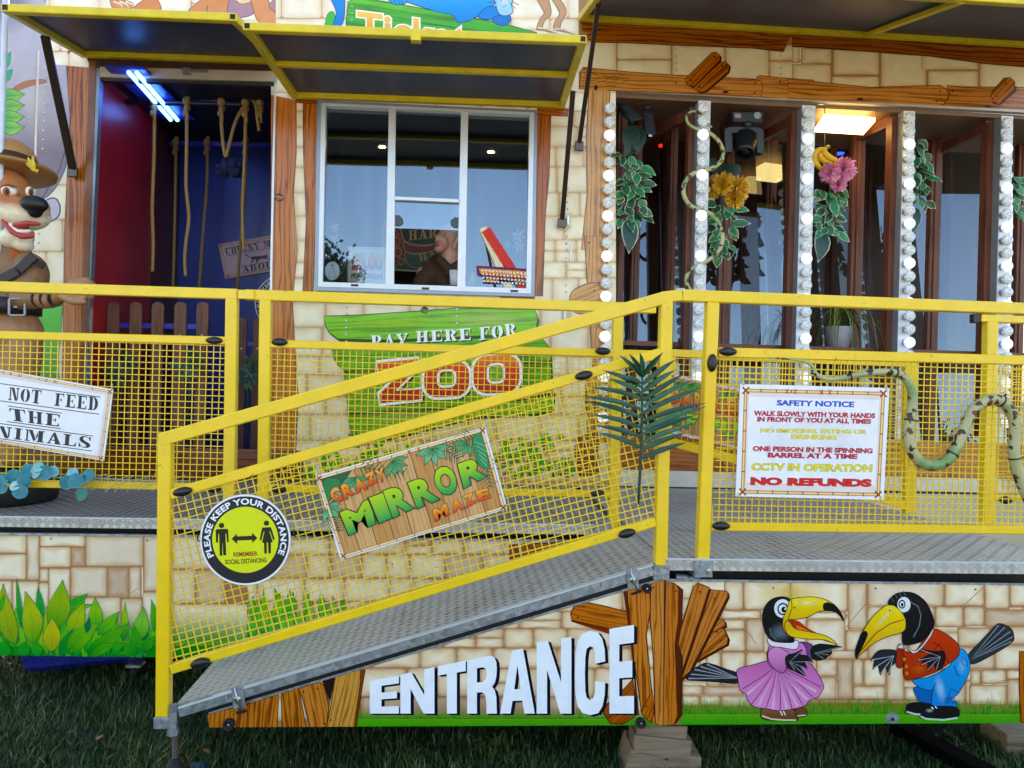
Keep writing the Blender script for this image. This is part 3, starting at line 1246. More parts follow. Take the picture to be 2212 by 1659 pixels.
# rail along the ramp
rr = thing('guard_rail', at(890, 1380, PA), 'sloping yellow guard rail with mesh infill carrying the mirror maze sign, along the ramp', 'guard rail', 'yellow mesh guard rails')
part_bar('post', rr, (354, 948), (349, 1550), PA + 0.001, 27)
part_bar('post', rr, (1442, 645), (1429, 1227), PA + 0.001, 27)
part_bar('top_rail', rr, (343, 951), (1440, 642), PA, 28)
part_bar('top_rail', rr, (1431, 642), (1475, 637), PA + 0.0006, 25)
part_bar('middle_rail', rr, (366, 1069), (1429, 762), PA + 0.003, 22, 0.04)
part_bar('bottom_rail', rr, (366, 1448), (1418, 1128), PA + 0.003, 20, 0.04)
wires([(367, 1076), (1431, 770), (1418, 1120), (366, 1440)], PA + 0.018, 16.2 / ppm(PA), 15.6 / ppm(PA), math.atan(0.27), 'mesh_panel', rr)
socket(1411, 1221, 1445, 1252, PA - 0.004, rr)
knob(395, 1062, PA, rr, R(12), 41, 20)
knob(1261, 811, PA, rr, R(15), 40, 20)
knob(1354, 1152, PA, rr, R(15), 40, 20)
knob(433, 1432, PA, rr, R(15), 42, 22)
mb = MB()
mb.bar(at(1459, 628, PA + 0.02), at(1478, 628, PA + 0.02), 0.02, 0.03, (0, 1, 0), 0.002)
mb.build('hinge_block', GALV, rr)

# rails along the walkway (two frames)
r3 = thing('guard_rail', at(240, 1075, PB), 'yellow guard rail with mesh infill carrying the stencilled animals sign, on the left walkway', 'guard rail', 'yellow mesh guard rails')
part_bar('post', r3, (499, 640), (493, 1110), PB + 0.001, 24)
part_bar('top_rail', r3, (-60, 617), (512, 635), PB, 22)
part_bar('middle_rail', r3, (-60, 722), (490, 736), PB + 0.003, 17, 0.04)
part_bar('bottom_rail', r3, (-60, 1044), (488, 1054), PB + 0.003, 14, 0.04)
wires([(-60, 728), (489, 742), (487, 1050), (-60, 1040)], PB + 0.018, 13.8 / ppm(PB), 13.3 / ppm(PB), -0.003, 'mesh_panel', r3)
knob(463, 735.5, PB, r3, 0.0, 35, 16)
knob(461, 1056, PB, r3, 0.0, 34, 17)
r4 = thing('guard_rail', at(950, 1075, PB), 'yellow guard rail with mesh infill across the walkway below the ticket window', 'guard rail', 'yellow mesh guard rails')
part_bar('post', r4, (572, 640), (567, 1110), PB + 0.001, 24)
part_bar('post', r4, (1337, 670), (1326, 1142), PB + 0.001, 22)
part_bar('top_rail', r4, (528, 636), (1418, 666), PB, 22)
part_bar('middle_rail', r4, (582, 742), (1440, 766), PB + 0.003, 17, 0.04)
part_bar('bottom_rail', r4, (566, 1056), (1330, 1068), PB + 0.003, 15, 0.04)
wires([(582, 748), (1333, 769), (1328, 1063), (578, 1052)], PB + 0.018, 13.8 / ppm(PB), 13.3 / ppm(PB), -0.003, 'mesh_panel', r4)
knob(604, 739, PB, r4, 0.0, 34, 17)
knob(1302, 758.5, PB, r4, 0.0, 34, 17)
knob(603, 1057, PB, r4, 0.0, 32, 17)
knob(1291, 1066, PB, r4, 0.0, 34, 17)
mb = MB()
mb.bar(at(515, 636, PB - 0.005), at(549, 637, PB - 0.005), 0.045, 0.02, (0, 1, 0), 0.003)
mb.build('hinge_block', YEL, r4)
socket(1286, 1125, 1318, 1156, PB - 0.02, r4)

# low barrier sloping down behind the safety notice
r5 = thing('guard_rail', at(1720, 1060, 4.25), 'lower yellow mesh barrier sloping down to the right behind the safety notice', 'guard rail', 'yellow mesh guard rails')
YB5 = 4.22
part_bar('post', r5, (1452, 770), (1446, 960), YB5 + 0.001, 20)
part_bar('post', r5, (1970, 782), (1968, 1110), YB5 + 0.001, 27)
part_bar('top_rail', r5, (1440, 762), (1975, 785), YB5, 17)
part_bar('bottom_rail', r5, (1440, 952), (1960, 1092), YB5 + 0.003, 20, 0.04)
wires([(1446, 770), (1965, 790), (1960, 1086), (1442, 948)], YB5 + 0.018, 13.6 / ppm(YB5), 13.2 / ppm(YB5), -0.005, 'mesh_panel', r5)
r6 = thing('guard_rail', at(2190, 1130, 3.75), 'yellow rail post and frame on the deck at the right edge behind the front rail', 'guard rail', 'yellow mesh guard rails')
Y6 = 3.8
part_bar('post', r6, (2146, 690), (2138, 1132), Y6 + 0.001, 26)
part_bar('top_rail', r6, (2122, 687), (2300, 694), Y6, 17)
part_bar('bottom_rail', r6, (2150, 1076), (2300, 1080), Y6 + 0.003, 14, 0.04)
wires([(2152, 790), (2300, 794), (2300, 1074), (2150, 1070)], Y6 + 0.018, 12.4 / ppm(Y6), 12.4 / ppm(Y6), -0.005, 'mesh_panel', r6)
knob(2172, 1080, Y6 - 0.001, r6, 0.0, 30, 18)
mb = MB()
mb.box(tuple(at(2104, 697, Y6 + 0.01)), tuple(at(2123, 678, Y6 + 0.01) + Vector((0, 0.04, 0))), 0.004)
mb.build('end_cap', BLK, r6)

# threaded jack under the foot of the ramp
jk = thing('ramp_jack', (at(378, 1600, PA).x, PA + 0.03, 0), 'threaded screw jack with a black foot on a blue pad under the ramp corner', 'jack')
jc = at(380, 1575, PA + 0.03)
mb = MB()
mb.smooth = True
prof = []
z = 0.07
while z < 0.21:
    prof += [(0.0105, z), (0.013, z + 0.002), (0.0105, z + 0.004)]
    z += 0.004
mb.lathe(prof, (jc.x, jc.y, 0), (0, 0, 1), 14)
mb.build('threaded_rod', simple('dark_steel', '#5b5450', 0.4, 0.7), jk)
mb = MB()
z0, z1 = at(380, 1588, PA).z, at(380, 1522, PA).z
mb.lathe([(0.0, z0), (0.021, z0), (0.024, z0 + 0.004), (0.024, z0 + 0.024), (0.017, z0 + 0.026), (0.017, z1), (0.0, z1)], (jc.x, jc.y - 0.03, 0), (0, 0, 1), 6)
mb.build('nut', GALV, jk)
mb = MB()
a = at(333, 1546, PA)
mb.box((a.x, PA - 0.008, at(350, 1574, PA).z), (jc.x - 0.01, PA + 0.06, at(350, 1549, PA).z), 0.003)
mb.build('foot_bracket', GALV, jk)
mb = MB()
mb.smooth = True
mb.lathe([(0.0, 0.02), (0.062, 0.02), (0.06, 0.034), (0.035, 0.04), (0.033, 0.056), (0.026, 0.06), (0.022, 0.075), (0.014, 0.08), (0.0, 0.08)], (jc.x, jc.y, 0), (0, 0, 1), 20)
mb.build('foot', RUB, jk)
mb = MB()
mb.box((jc.x - 0.06, jc.y - 0.06, 0.002), (jc.x + 0.1, jc.y + 0.08, 0.021), 0.004)
tag(mb.build('jack_pad', simple('blue_board', '#1c4b9a', 0.5)), 'blue flat pad on the grass under the ramp jack', 'pad')

# timber packing under the joint of the two painted boards
def block(pts, Y, dep, lab, seedrot=0.0):
    a = [at(x, y, Y) for x, y in pts]
    mb = MB()
    d = Vector((0.012, dep, 0.0))
    mb.hexa([a[0], a[1], a[1] + d, a[0] + d, a[3], a[2], a[2] + d, a[3] + d], 0.004)
    return tag(mb.build('timber_block', TIMBER), lab, 'timber block', 'timber blocks under the boards')


block(SS('F4', [(492, 1553), (872, 1655), (898, 1480), (497, 1438)]), PA + 0.0, 0.16, 'sawn timber block in the middle of the short stack below the board joint')
block(SS('F4', [(508, 1450), (850, 1508), (866, 1378), (513, 1362)]), PA + 0.02, 0.14, 'smallest timber block on top of the stack, touching the board joint')
block(SS('F4', [(405, 1760), (950, 1775), (962, 1590), (480, 1540)]), PA + 0.0, 0.2, 'widest timber block at the bottom of the stack below the board joint')
block([(2172, 1668), (2290, 1690), (2290, 1600), (2176, 1589)], PA + 0.14, 0.2, 'lone timber block in the grass at the right edge')
mb = MB()
mb.bar(atz(1938, 1568, 0.05), atz(2240, 1730, 0.05), 0.11, 0.05, (0, 0, 1), 0.01)  # near-black bar laid along the dark band in the grass
tag(mb.build('dark_band', simple('matt_black_band', '#050506', 0.95, spec=0.03)), 'black band lying across the grass under the toucan board', 'beam')

# near-black box put in as the dark void behind the skirts
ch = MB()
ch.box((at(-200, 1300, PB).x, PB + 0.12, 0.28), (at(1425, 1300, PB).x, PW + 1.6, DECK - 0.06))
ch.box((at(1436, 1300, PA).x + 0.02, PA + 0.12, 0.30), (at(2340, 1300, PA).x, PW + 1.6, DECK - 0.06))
tag(ch.build('chassis_void_box', VOIDBLK), 'near-black trailer underframe box filling in the dark void between deck and painted skirts', 'trailer')
mb = MB()
for x in (760, 1500, 2150):
    c = at(x, 1500, PW)
    mb.box((c.x - 0.08, PW, 0), (c.x + 0.08, PW + 0.16, 0.3))
# blue wrapped trolley under the left skirt
bt = thing('wheeled_trolley', at(170, 1470, PB + 0.35), 'low trolley wrapped in shiny blue tarpaulin on castors under the left skirt', 'trolley')
YT = PB + 0.3
mb = MB()
c = [at(x, y, YT) for x, y in ((48, 1458), (318, 1430), (330, 1385), (26, 1385))]
d = Vector((0, 0.6, 0))
mb.hexa([c[0], c[1], c[1] + d, c[0] + d, c[3], c[2], c[2] + d, c[3] + d], 0.03)
mb.build('tarpaulin_cover', simple('blue_tarpaulin', '#16237c', 0.28, 0.0, 0.25, 12.0, 0.7, 24.0), bt)
for x, y in ((77, 1470), (287, 1442)):
    c = at(x, y, YT + 0.02)
    t = MB()
    t.box((c.x - 0.04, c.y, c.z - 0.005), (c.x + 0.04, c.y + 0.07, c.z + 0.012), 0.004)
    o = t.build('castor', GALV, bt)
    t = MB()
    t.lathe([(0.0, -0.016), (0.042, -0.016), (0.045, -0.008), (0.045, 0.008), (0.042, 0.016), (0.0, 0.016)], (c.x, c.y + 0.035, c.z - 0.045), (1, 0, 0), 16)
    t.build('wheel', RUB, o)
# ------------------------------------------------------------------ painted skirts under the decks
MORTAR = hx('#ad805e')
CREAMBASE = hx('#dcc8a2')
DKB = hx('#43200f')
random.seed(11)


def mortar_stones(a, rects, seed, gap=5.0, inset=16.0, **kw):
    for r in rects:
        a.poly([(r[0] - 2, r[1] - 2), (r[2] + 2, r[1] - 2), (r[2] + 2, r[3] + 2), (r[0] - 2, r[3] + 2)], MORTAR)
    a.stones(rects, seed, gap=gap, inset=inset, **kw)


def screws(a, pts, r=4.0):
    for x, y in pts:
        a.disc(x, y, r, hx('#8d7f70'), n=10)
        a.disc(x, y, r * 0.45, hx('#3b332c'), n=8)


# left skirt
clip = [(-60, 1153), (534, 1162), (534, 1422), (-60, 1414)]
a = Art(PB + 0.02, 'H1', clip=clip)
a.poly([(-300, 490), (2200, 490), (2200, 1600), (-300, 1600)], MORTAR)
mortar_stones(a, [(-220, 505, 232, 662), (-220, 670, 232, 892), (237, 500, 342, 897), (347, 500, 740, 604), (347, 610, 616, 785), (620, 610, 740, 778, .65),
                  (746, 510, 1248, 773), (1252, 510, 1480, 995), (346, 798, 424, 910), (428, 795, 612, 1300), (617, 784, 932, 1040), (938, 784, 1122, 1050, .65),
                  (1126, 784, 1226, 1052), (1229, 776, 1248, 1052), (-220, 900, 106, 1400), (110, 908, 338, 1400), (342, 915, 424, 1400), (617, 1045, 1052, 1420),
                  (1057, 1058, 1238, 1500), (1242, 1000, 1500, 1500), (1485, 500, 1900, 800, .2), (1485, 806, 1700, 1100), (1705, 806, 1960, 1100, .5), (1960, 500, 2260, 800), (1505, 1106, 2200, 1500)], 3)
a.ribbon([(1135, 1012), (1175, 985), (1215, 958)], 5, MORTAR)
a.glow(560, 1250, 900, 170, hx('#cfe07a'), 0.5)
a.turf(-300, 2300, 1160, 1640, n=0)
a.poly([(-300, 1470), (2200, 1470), (2200, 1600), (-300, 1600)], hx('#1d8a22'))
rnd = random.Random(8)
for i in range(64):
    x = -260 + i * 26 + rnd.uniform(-16, 16)
    y = rnd.uniform(1080, 1330)
    a.leaf((x + rnd.uniform(-60, 60), y + rnd.uniform(220, 330)), (x, y), rnd.uniform(44, 76), rnd.choice(('#159a22', '#1fae22', '#0f8a3a')), rnd.choice(('#7cd02a', '#58c22e', '#9fd02a')), '#08703a', 2.6, 2, rnd.uniform(-.08, .08))
for b, t, w, c0, c1, bd in (((190, 1300), (150, 880), 44, '#128a3c', '#3fae3a', 0), ((370, 1230), (335, 960), 66, '#0f8a35', '#35a845', 0), ((600, 1100), (765, 1012), 75, '#1f9a1c', '#49b52a', .1),
                            ((590, 1160), (815, 1105), 60, '#1f9a1c', '#7cc22c', 0), ((470, 1330), (550, 890), 195, '#1f8f1f', '#9fbb22', .03), ((640, 1420), (740, 1078), 150, '#3aa022', '#b3c52a', -.05),
                            ((840, 1330), (832, 1045), 122, '#2f9f25', '#93c93a', 0), ((135, 1440), (35, 925), 170, '#6f9a1c', '#a9b622', -.08), ((-60, 1440), (-5, 1150), 90, '#5f9a1c', '#a9b622', 0), ((-60, 1200), (45, 1012), 60, '#1f9a1c', '#49b52a', .1),
                            ((530, 1545), (645, 1310), 90, '#0c7a2c', '#2c9a2a', 0), ((860, 1370), (1045, 1165), 95, '#239a25', '#7cc636', 0), ((780, 1505), (1128, 1265), 115, '#0f8f22', '#5cb52a', .04),
                            ((590, 1525), (876, 1260), 150, '#128a25', '#7fc02c', -.05), ((780, 1565), (1040, 1440), 80, '#128a25', '#5cb52a', -.05), ((290, 1445), (225, 990), 175, '#4a9a1c', '#b9c528', .06),
                            ((455, 1510), (462, 1215), 150, '#8fa31e', '#c9c02a', 0), ((760, 1350), (785, 1215), 50, '#0b6a44', '#0f7a4c', 0), ((1250, 1420), (1292, 1290), 50, '#0b6a44', '#0f7a4c', 0),
                            ((1190, 1430), (1255, 1125), 130, '#2f9f25', '#8fca50', .05), ((1345, 1340), (1320, 1060), 62, '#2f9f25', '#5cb52a', .05), ((1200, 1535), (1178, 1290), 100, '#1a8f22', '#46ae2e', 0),
                            ((1210, 1505), (1050, 1435), 72, '#1a8f22', '#46ae2e', -.08), ((1235, 1505), (1350, 1378), 72, '#1a8f22', '#46ae2e', .08), ((1200, 1540), (1005, 1545), 52, '#1a8f22', '#46ae2e', .08),
                            ((30, 1560), (50, 1420), 130, '#158a2a', '#2fa32c', 0), ((200, 1560), (225, 1430), 110, '#158a2a', '#2fa32c', 0), ((335, 1560), (320, 1430), 100, '#158a2a', '#3fae36', 0), ((1400, 1560), (1480, 1300), 120, '#158a2a', '#3fae36', 0)):
    a.leaf(b, t, w, c0, c1, '#0a6a3c', 3.6, 5, bd, 0.05)
screws(a, [(450, 535), (1283, 550), (450, 1532), (1268, 1545)], 9)
tag(a.mesh('painted_skirt', clip, thick=0.012), 'skirt board painted with pale stones and big green leaves under the left walkway', 'skirt board', 'painted skirt boards')

# skirt behind the ramp
clip = [(535, 1162), (1445, 1172), (1445, 1434), (535, 1422)]
a = Art(PB + 0.02, 'P', clip=clip)
a.poly([(500, 1150), (1450, 1150), (1450, 1440), (500, 1440)], MORTAR)
a.course(520, 1160, 1460, 1345, 4, 40, 120, 21, gap=1.8, inset=4.5, tones=(0, 0, .1, .15, .5))
a.course(520, 1345, 1460, 1450, 2, 40, 120, 22, gap=1.8, inset=4.5)
a.sh('E2')
for pts in ([(1285, 790), (1330, 782), (1345, 890), (1290, 900)], [(1350, 785), (1620, 772), (1630, 850), (1360, 895)]):
    a.plank(pts, (pts[0], pts[2]), '#b5662c', '#3d1a0c', 6, 1.0)
a.sh('H2')
rnd = random.Random(4)
a.glow(380, 520, 760, 170, hx('#4fb52a'), 0.8)
for i in range(74):
    x = -260 + i * 18 + rnd.uniform(-14, 14)
    y = 190 + 110 * abs(math.sin(i * 0.55)) + rnd.uniform(-70, 60) + max(0, x - 700) * .12
    a.leaf((x + rnd.uniform(-50, 50), y + rnd.uniform(190, 260)), (x, y), rnd.uniform(40, 66), rnd.choice(('#159a22', '#1fae22', '#0f8a3a')), rnd.choice(('#7cd02a', '#58c22e', '#b5cf2a')), '#08703a', 3.0, 2, rnd.uniform(-.08, .08))
a.glow(300, 600, 800, 110, hx('#148a2a'), 0.7)
screws(a, [(338, 258)], 9)
a.sh('E2')
screws(a, [(905, 775)], 6)
tag(a.mesh('painted_skirt', clip, thick=0.012), 'skirt board painted with stones and low leaves, seen through the ramp mesh', 'skirt board', 'painted skirt boards')

# bright alloy strip along the top of both back skirts
mb = MB()
quad_bar(mb, (-80, 1152.5), (1446, 1171), PB + 0.008, 4.5, 0.03, 0.0)
tag(mb.build('skirt_trim', GALV), 'thin grey metal strip along the top of the back skirt boards', 'trim')

# ------------------------------------------------------------------ ENTRANCE board under the ramp
clip = [(449, 1544), (1436.5, 1251), (1431, 1565.5), (452, 1570.5)]
a = Art(PA + 0.012, 'P', clip=clip)
a.poly([(430, 1230), (1450, 1230), (1450, 1590), (430, 1590)], MORTAR)
a.course(620, 1225, 1450, 1320, 2, 70, 150, 31, gap=2.2, inset=8, light='#f4e6cc', edge='#b58658', tones=(0, .05, .1))
a.course(620, 1320, 1450, 1555, 5, 60, 140, 32, gap=2.2, inset=8, light='#f3e4c8', edge='#b58658', tones=(0, .05, .1, .2))
a.glow(1000, 1545, 500, 70, hx('#8a5a38'), 0.55)
a.turf(690, 1440, 1528, 1572, 5, 40, 16)
a.sh('H2')
P1 = '#c07a3c'
for pts, ax in (([(40, 1095), (345, 1025), (335, 1200), (40, 1200)], ((330, 1190), (345, 1030))), ([(345, 1022), (575, 950), (562, 1200), (345, 1200)], ((450, 1190), (470, 980))),
                ([(592, 945), (722, 900), (775, 1200), (598, 1200)], ((690, 1190), (660, 930)))):
    a.plank(pts, ax, P1, '#43200f', 7, 1.15)
a.poly([(890, 850), (990, 822), (950, 1010), (905, 880)], hx('#24100a'))
a.plank([(722, 905), (870, 858), (905, 880), (945, 1020), (922, 1200), (806, 1200), (748, 980)], ((860, 1190), (800, 890)), '#c98445', '#43200f', 7, 1.0, [(758, 930), (860, 905), (905, 1165)], shade=False)
a.poly([(1165, 770), (1210, 765), (1185, 900), (1140, 1200), (1120, 1200)], hx('#8a3f1c'))
a.plank([(988, 822), (1170, 768), (1175, 850), (1128, 1200), (925, 1200), (955, 1040)], ((1000, 1190), (1090, 800)), '#d09a52', '#43200f', 7, 0.9, [(957, 1138)])
a.ribbon([(1208, 765), (1188, 880), (1140, 1200)], 8, DKB)
a.sh('F4')
a.plank([(285, 1280), (290, 1230), (400, 1140), (485, 1040), (515, 1290), (420, 1355), (330, 1350)], ((300, 1300), (490, 1120)), '#a85a24', '#3d1a0c', 8, 1.0)
a.poly([(60, 650), (335, 740), (350, 720), (70, 615)], hx('#7a2c14'))
a.plank([(92, 518), (150, 514), (300, 545), (470, 590), (480, 680), (340, 708), (65, 640), (58, 595)], ((60, 560), (480, 650)), '#c2702a', '#4a1c0e', 8, 1.0, [(148, 546), (106, 620)])
a.poly([(418, 430), (450, 425), (530, 1300), (512, 1280), (480, 880)], hx('#5a2412'))
a.plank([(445, 422), (605, 380), (608, 560), (578, 740), (612, 1100), (642, 1350), (545, 1280), (520, 1100), (485, 860)], ((560, 1300), (525, 420)), '#cc8244', '#4a1c0e', 7, 1.1)
a.poly([(632, 372), (660, 364), (668, 470), (640, 520)], hx('#4a1c0e'))
a.plank([(608, 398), (640, 368), (705, 350), (696, 1375), (640, 1350), (626, 900), (605, 640)], ((650, 1350), (655, 370)), '#cf8a4c', '#4a1c0e', 7, 1.0, [(626, 413)])
a.plank([(540, 1270), (622, 1120), (632, 1260), (612, 1350), (570, 1310)], ((550, 1280), (620, 1140)), '#bd6a2a', '#4a1c0e', 7, 1.0, [(580, 1235)])
screws(a, [(680, 366)], 6)
GL = dict(
    E=([(0, 0), (1, 0), (1, .2), (.4, .2), (.4, .41), (.93, .41), (.93, .6), (.4, .6), (.4, .8), (1, .8), (1, 1), (0, 1)], []),
    N=([(0, 0), (.3, 0), (.3, .6), (.68, 0), (1, 0), (1, 1), (.7, 1), (.7, .42), (.32, 1), (0, 1)], []),
    T=([(.32, 0), (.68, 0), (.68, .8), (1, .8), (1, 1), (0, 1), (0, .8), (.32, .8)], []),
    R=([(0, 0), (.33, 0), (.33, .38), (.48, .38), (.6, .34), (.64, .22), (.65, 0), (1, 0), (.985, .28), (.93, .40), (.84, .455), (.94, .53), (.985, .62), (1, .75), (.985, .87), (.92, .95), (.82, .99), (.7, 1), (0, 1)],
       [[(.33, .56), (.52, .56), (.62, .6), (.66, .69), (.62, .79), (.52, .82), (.33, .82)]]),
    A=([(0, 0), (.3, 0), (.36, .2), (.64, .2), (.7, 0), (1, 0), (.66, 1), (.34, 1)], [[(.41, .38), (.59, .38), (.5, .76)]]),
    C=([(1, .63), (.665, .61), (.655, .74), (.61, .81), (.5, .83), (.39, .8), (.35, .7), (.335, .5), (.35, .28), (.39, .2), (.5, .165), (.61, .19), (.655, .26), (.67, .4), (1, .38), (.98, .22), (.91, .09), (.77, .005), (.5, -.02), (.25, .01), (.1, .09), (.03, .22), (0, .5), (.03, .78), (.1, .91), (.25, .995), (.5, 1.02), (.75, .995), (.9, .91), (.98, .78)], []))
LET = [('E', (799, 862), (1470, 1459)), ('N', (865, 938.5), (1457, 1440)), ('T', (946, 1006), (1438, 1426)), ('R', (1009, 1073), (1426, 1412)),
       ('A', (1080, 1155), (1410, 1395)), ('N', (1159, 1234), (1387, 1375)), ('C', (1241, 1307), (1369, 1362)), ('E', (1316, 1369), (1358, 1349))]
a.sh('P')
for i, (ox, oy, col) in enumerate(((7, 3.5, hx('#0a0c22')), (3.5, 2, hx('#0a0c22')), (0, 0, hx('#f1f6ff')))):
    for ch_, (x0, x1), (t0, t1) in LET:
        o, hs = GL[ch_]
        f = lambda p: (x0 + (x1 - x0) * p[0] + ox, 1540.5 + ((t0 + (t1 - t0) * p[0]) - 1540.5) * p[1] + oy)
        a.poly([f(p) for p in o], col, holes=[[f(p) for p in h] for h in hs])
screws(a, [(922, 1401)], 2.2)
en = a.mesh('entrance_board', clip, thick=0.012)
tag(en, 'sloping painted board with large white ENTRANCE lettering under the ramp', 'sign board')
mb = MB()
mb.hexa([at(451, 1543, PA + 0.006), at(1437, 1250.5, PA + 0.006), at(1437, 1250.5, PA + 0.03), at(451, 1543, PA + 0.03), at(450.5, 1539, PA + 0.006), at(1437, 1246, PA + 0.006), at(1437, 1246, PA + 0.03), at(450.5, 1539, PA + 0.03)])
mb.build('top_edge', GALV, en)


def buffer(sheet, x, y, r, Y, parent, name='rubber_buffer'):
    c = at(*S(sheet, x, y), Y)
    k = r * SHEETS[sheet][2] / SHEETS[sheet][3] * K / ppm(Y)
    mb = MB()
    mb.smooth = True
    mb.lathe([(0, 0), (k, 0), (k, 0.022), (k * 0.93, 0.027), (k * 0.8, 0.028), (k * 0.7, 0.018), (k * 0.35, 0.016), (0, 0.016)], c, (0, -1, 0), 20)
    o = mb.build(name, RUB, parent)
    mb = MB()
    mb.lathe([(0, 0.016), (k * 0.26, 0.016), (k * 0.2, 0.021), (0, 0.022)], c, (0, -1, 0), 10)
    mb.build('screw', SCREW, o)


buffer('F4', 578, 417, 32, PA + 0.01, en)
buffer('F4', 537, 1340, 34, PA + 0.01, en)
buffer('H2', 213, 1163, 40, PA + 0.01, en)
for sh_, pts in (('G6', [(785, 680), (940, 625), (945, 665), (800, 710)]), ('H2', [(258, 1080), (332, 1060), (336, 1085), (262, 1102)])):
    mb = MB()
    q = [at(*S(sh_, *p), PA + 0.005) for p in pts]
    mb.prism([q[0], q[1], q[2], q[3]], 0.004)
    mb.build('slot', VOIDBLK, en)

# ------------------------------------------------------------------ toucan board
clip = [(1439, 1254.5), (2262, 1264), (2262, 1560.5), (1432.5, 1565)]
a = Art(PA + 0.012, 'P', clip=clip)
a.poly([(1400, 1240), (2300, 1240), (2300, 1590), (1400, 1590)], MORTAR)
a.course(1480, 1250, 2290, 1520, 6, 34, 90, 41, gap=1.6, inset=5, light='#f4e6cc')
a.sh('E4')
mortar_stones(a, [(540, 300, 644, 460), (648, 300, 905, 460), (909, 300, 1225, 468), (1230, 300, 1332, 568, .3), (1337, 300, 1762, 438), (1767, 300, 1985, 438), (1990, 300, 2126, 455), (2131, 300, 2320, 440),
                  (520, 465, 742, 508), (525, 514, 655, 570), (660, 512, 760, 690, .35), (1000, 474, 1215, 510), (1000, 516, 1211, 690), (1337, 444, 1710, 560), (1715, 442, 1868, 555), (1873, 442, 1985, 550), (1990, 460, 2320, 552, .55),
                  (1216, 575, 1332, 690), (520, 575, 655, 690), (440, 694, 518, 880), (523, 694, 655, 880), (660, 694, 780, 800), (1840, 560, 2022, 660), (2027, 556, 2320, 656, .2), (1840, 665, 2042, 790), (2047, 661, 2320, 790),
                  (300, 882, 416, 932), (421, 886, 650, 932, .5), (300, 938, 400, 992), (405, 938, 515, 992), (520, 938, 700, 1000), (1050, 735, 1166, 828), (1040, 833, 1162, 962), (1170, 735, 1252, 962, .55),
                  (1257, 735, 1312, 880), (1317, 735, 1440, 880), (1256, 885, 1436, 962), (1444, 735, 1540, 965), (1545, 890, 1620, 965), (1912, 795, 1966, 875), (1971, 795, 2106, 870), (2111, 795, 2320, 845), (1905, 880, 2110, 990), (2115, 850, 2320, 990, .3), (920, 474, 996, 700)],
              9, gap=5, inset=15, light='#f5e8cf', edge='#b98c60')
for l in ([(660, 575), (690, 610), (700, 630), (715, 648)], [(1215, 560), (1280, 480), (1330, 425)], [(1868, 440), (1980, 335)], [(2020, 885), (2070, 860), (2130, 845), (2170, 845)]):
    a.ribbon(l, 4, MORTAR)
a.glow(900, 370, 260, 90, hx('#e8cf55'), 0.45)
a.glow(1250, 985, 900, 50, hx('#8a5a2c'), 0.5)
a.turf(290, 2330, 955, 1110, 8, 330, 105)
# planks at the joint
a.sh('F4')
for pts, ax, nl in (([(1060, 620), (1112, 640), (1122, 680), (1020, 730), (1030, 690)], ((1020, 720), (1120, 650)), []), ([(985, 745), (1105, 690), (1140, 765), (1132, 805), (915, 925)], ((930, 910), (1130, 730)), [(1065, 720), (1090, 780)]),
                    ([(1018, 428), (1132, 440), (1138, 475), (1050, 650), (880, 990), (800, 1060), (860, 900)], ((830, 1030), (1090, 440)), [(1046, 490)]), ([(903, 405), (935, 385), (1012, 415), (1000, 450), (965, 570), (800, 1060), (795, 760), (830, 640)], ((800, 960), (960, 400)), [(945, 444)])):
    a.poly([(x + 14, y + 10) for x, y in pts], hx('#4a1c0e'))
    a.plank(pts, ax, '#c88046', '#451a0c', 7, 0.95, nl)
a.poly([(790, 395), (832, 430), (825, 640), (802, 800), (828, 1290), (778, 1358), (770, 900)], hx('#5a2412'))
a.plank([(712, 380), (770, 385), (800, 420), (798, 640), (775, 800), (795, 1290), (765, 1358), (690, 1362)], ((740, 1350), (745, 390)), '#c97c40', '#4a1c0e', 7, 1.0, [(783, 440)])
a.poly([(800, 800), (830, 900), (826, 1290), (806, 1320)], hx('#4a2412'))
screws(a, [(748, 402), (731, 881), (714, 1336)], 7)
a.sh('E4')
a.plank([(2182, 690), (2320, 690), (2320, 1110), (2190, 1085), (2180, 900)], ((2240, 1100), (2240, 700)), '#b5652f', '#4a1c0e', 6, 1.0)
# first bird, pink dress
K0 = hx('#0b0c10')
OUT = hx('#231018')
def streaks(o, tips, c='#aeb4bd', w=6):
    for t in tips:
        a.ribbon([o, ((o[0] + t[0]) / 2, (o[1] + t[1]) / 2), t], w * 0.4, hx(c, 0.75), w1=w, soft=True)
def grad(y0, y1, c0, c1):
    A_, B_ = hx(c0), hx(c1)
    return lambda x, y: mixc(A_, B_, max(0, min(1, (y - y0) / (y1 - y0))))
a.shape([(614, 868), (500, 862), (400, 855), (332, 848), (336, 825), (352, 812), (362, 790), (398, 772), (432, 756), (478, 764), (550, 790), (614, 815)], hx('#1c2026'), K0, 4)
streaks((614, 840), [(338, 842), (350, 818), (372, 792), (405, 775), (440, 762)], w=14)
a.shape([(740, 1035), (752, 1004), (800, 1000), (870, 1010), (932, 1018), (944, 1050), (938, 1078), (800, 1076), (745, 1062)], grad(1000, 1080, '#8a5f40', '#5c3822'), K0, 4)
a.ribbon([(748, 1050), (800, 1068), (870, 1074), (938, 1074)], 9, hx('#d8c8b0'))
a.shape([(930, 1012), (962, 1000), (998, 1022), (992, 1050), (945, 1055)], hx('#6b452c'), K0, 4)
a.ribbon([(945, 1050), (992, 1046)], 7, hx('#d8c8b0'))
a.ribbon([(848, 1020), (862, 1048)], 6, hx('#f1efe8')); a.ribbon([(866, 1022), (878, 1046)], 6, hx('#f1efe8'))
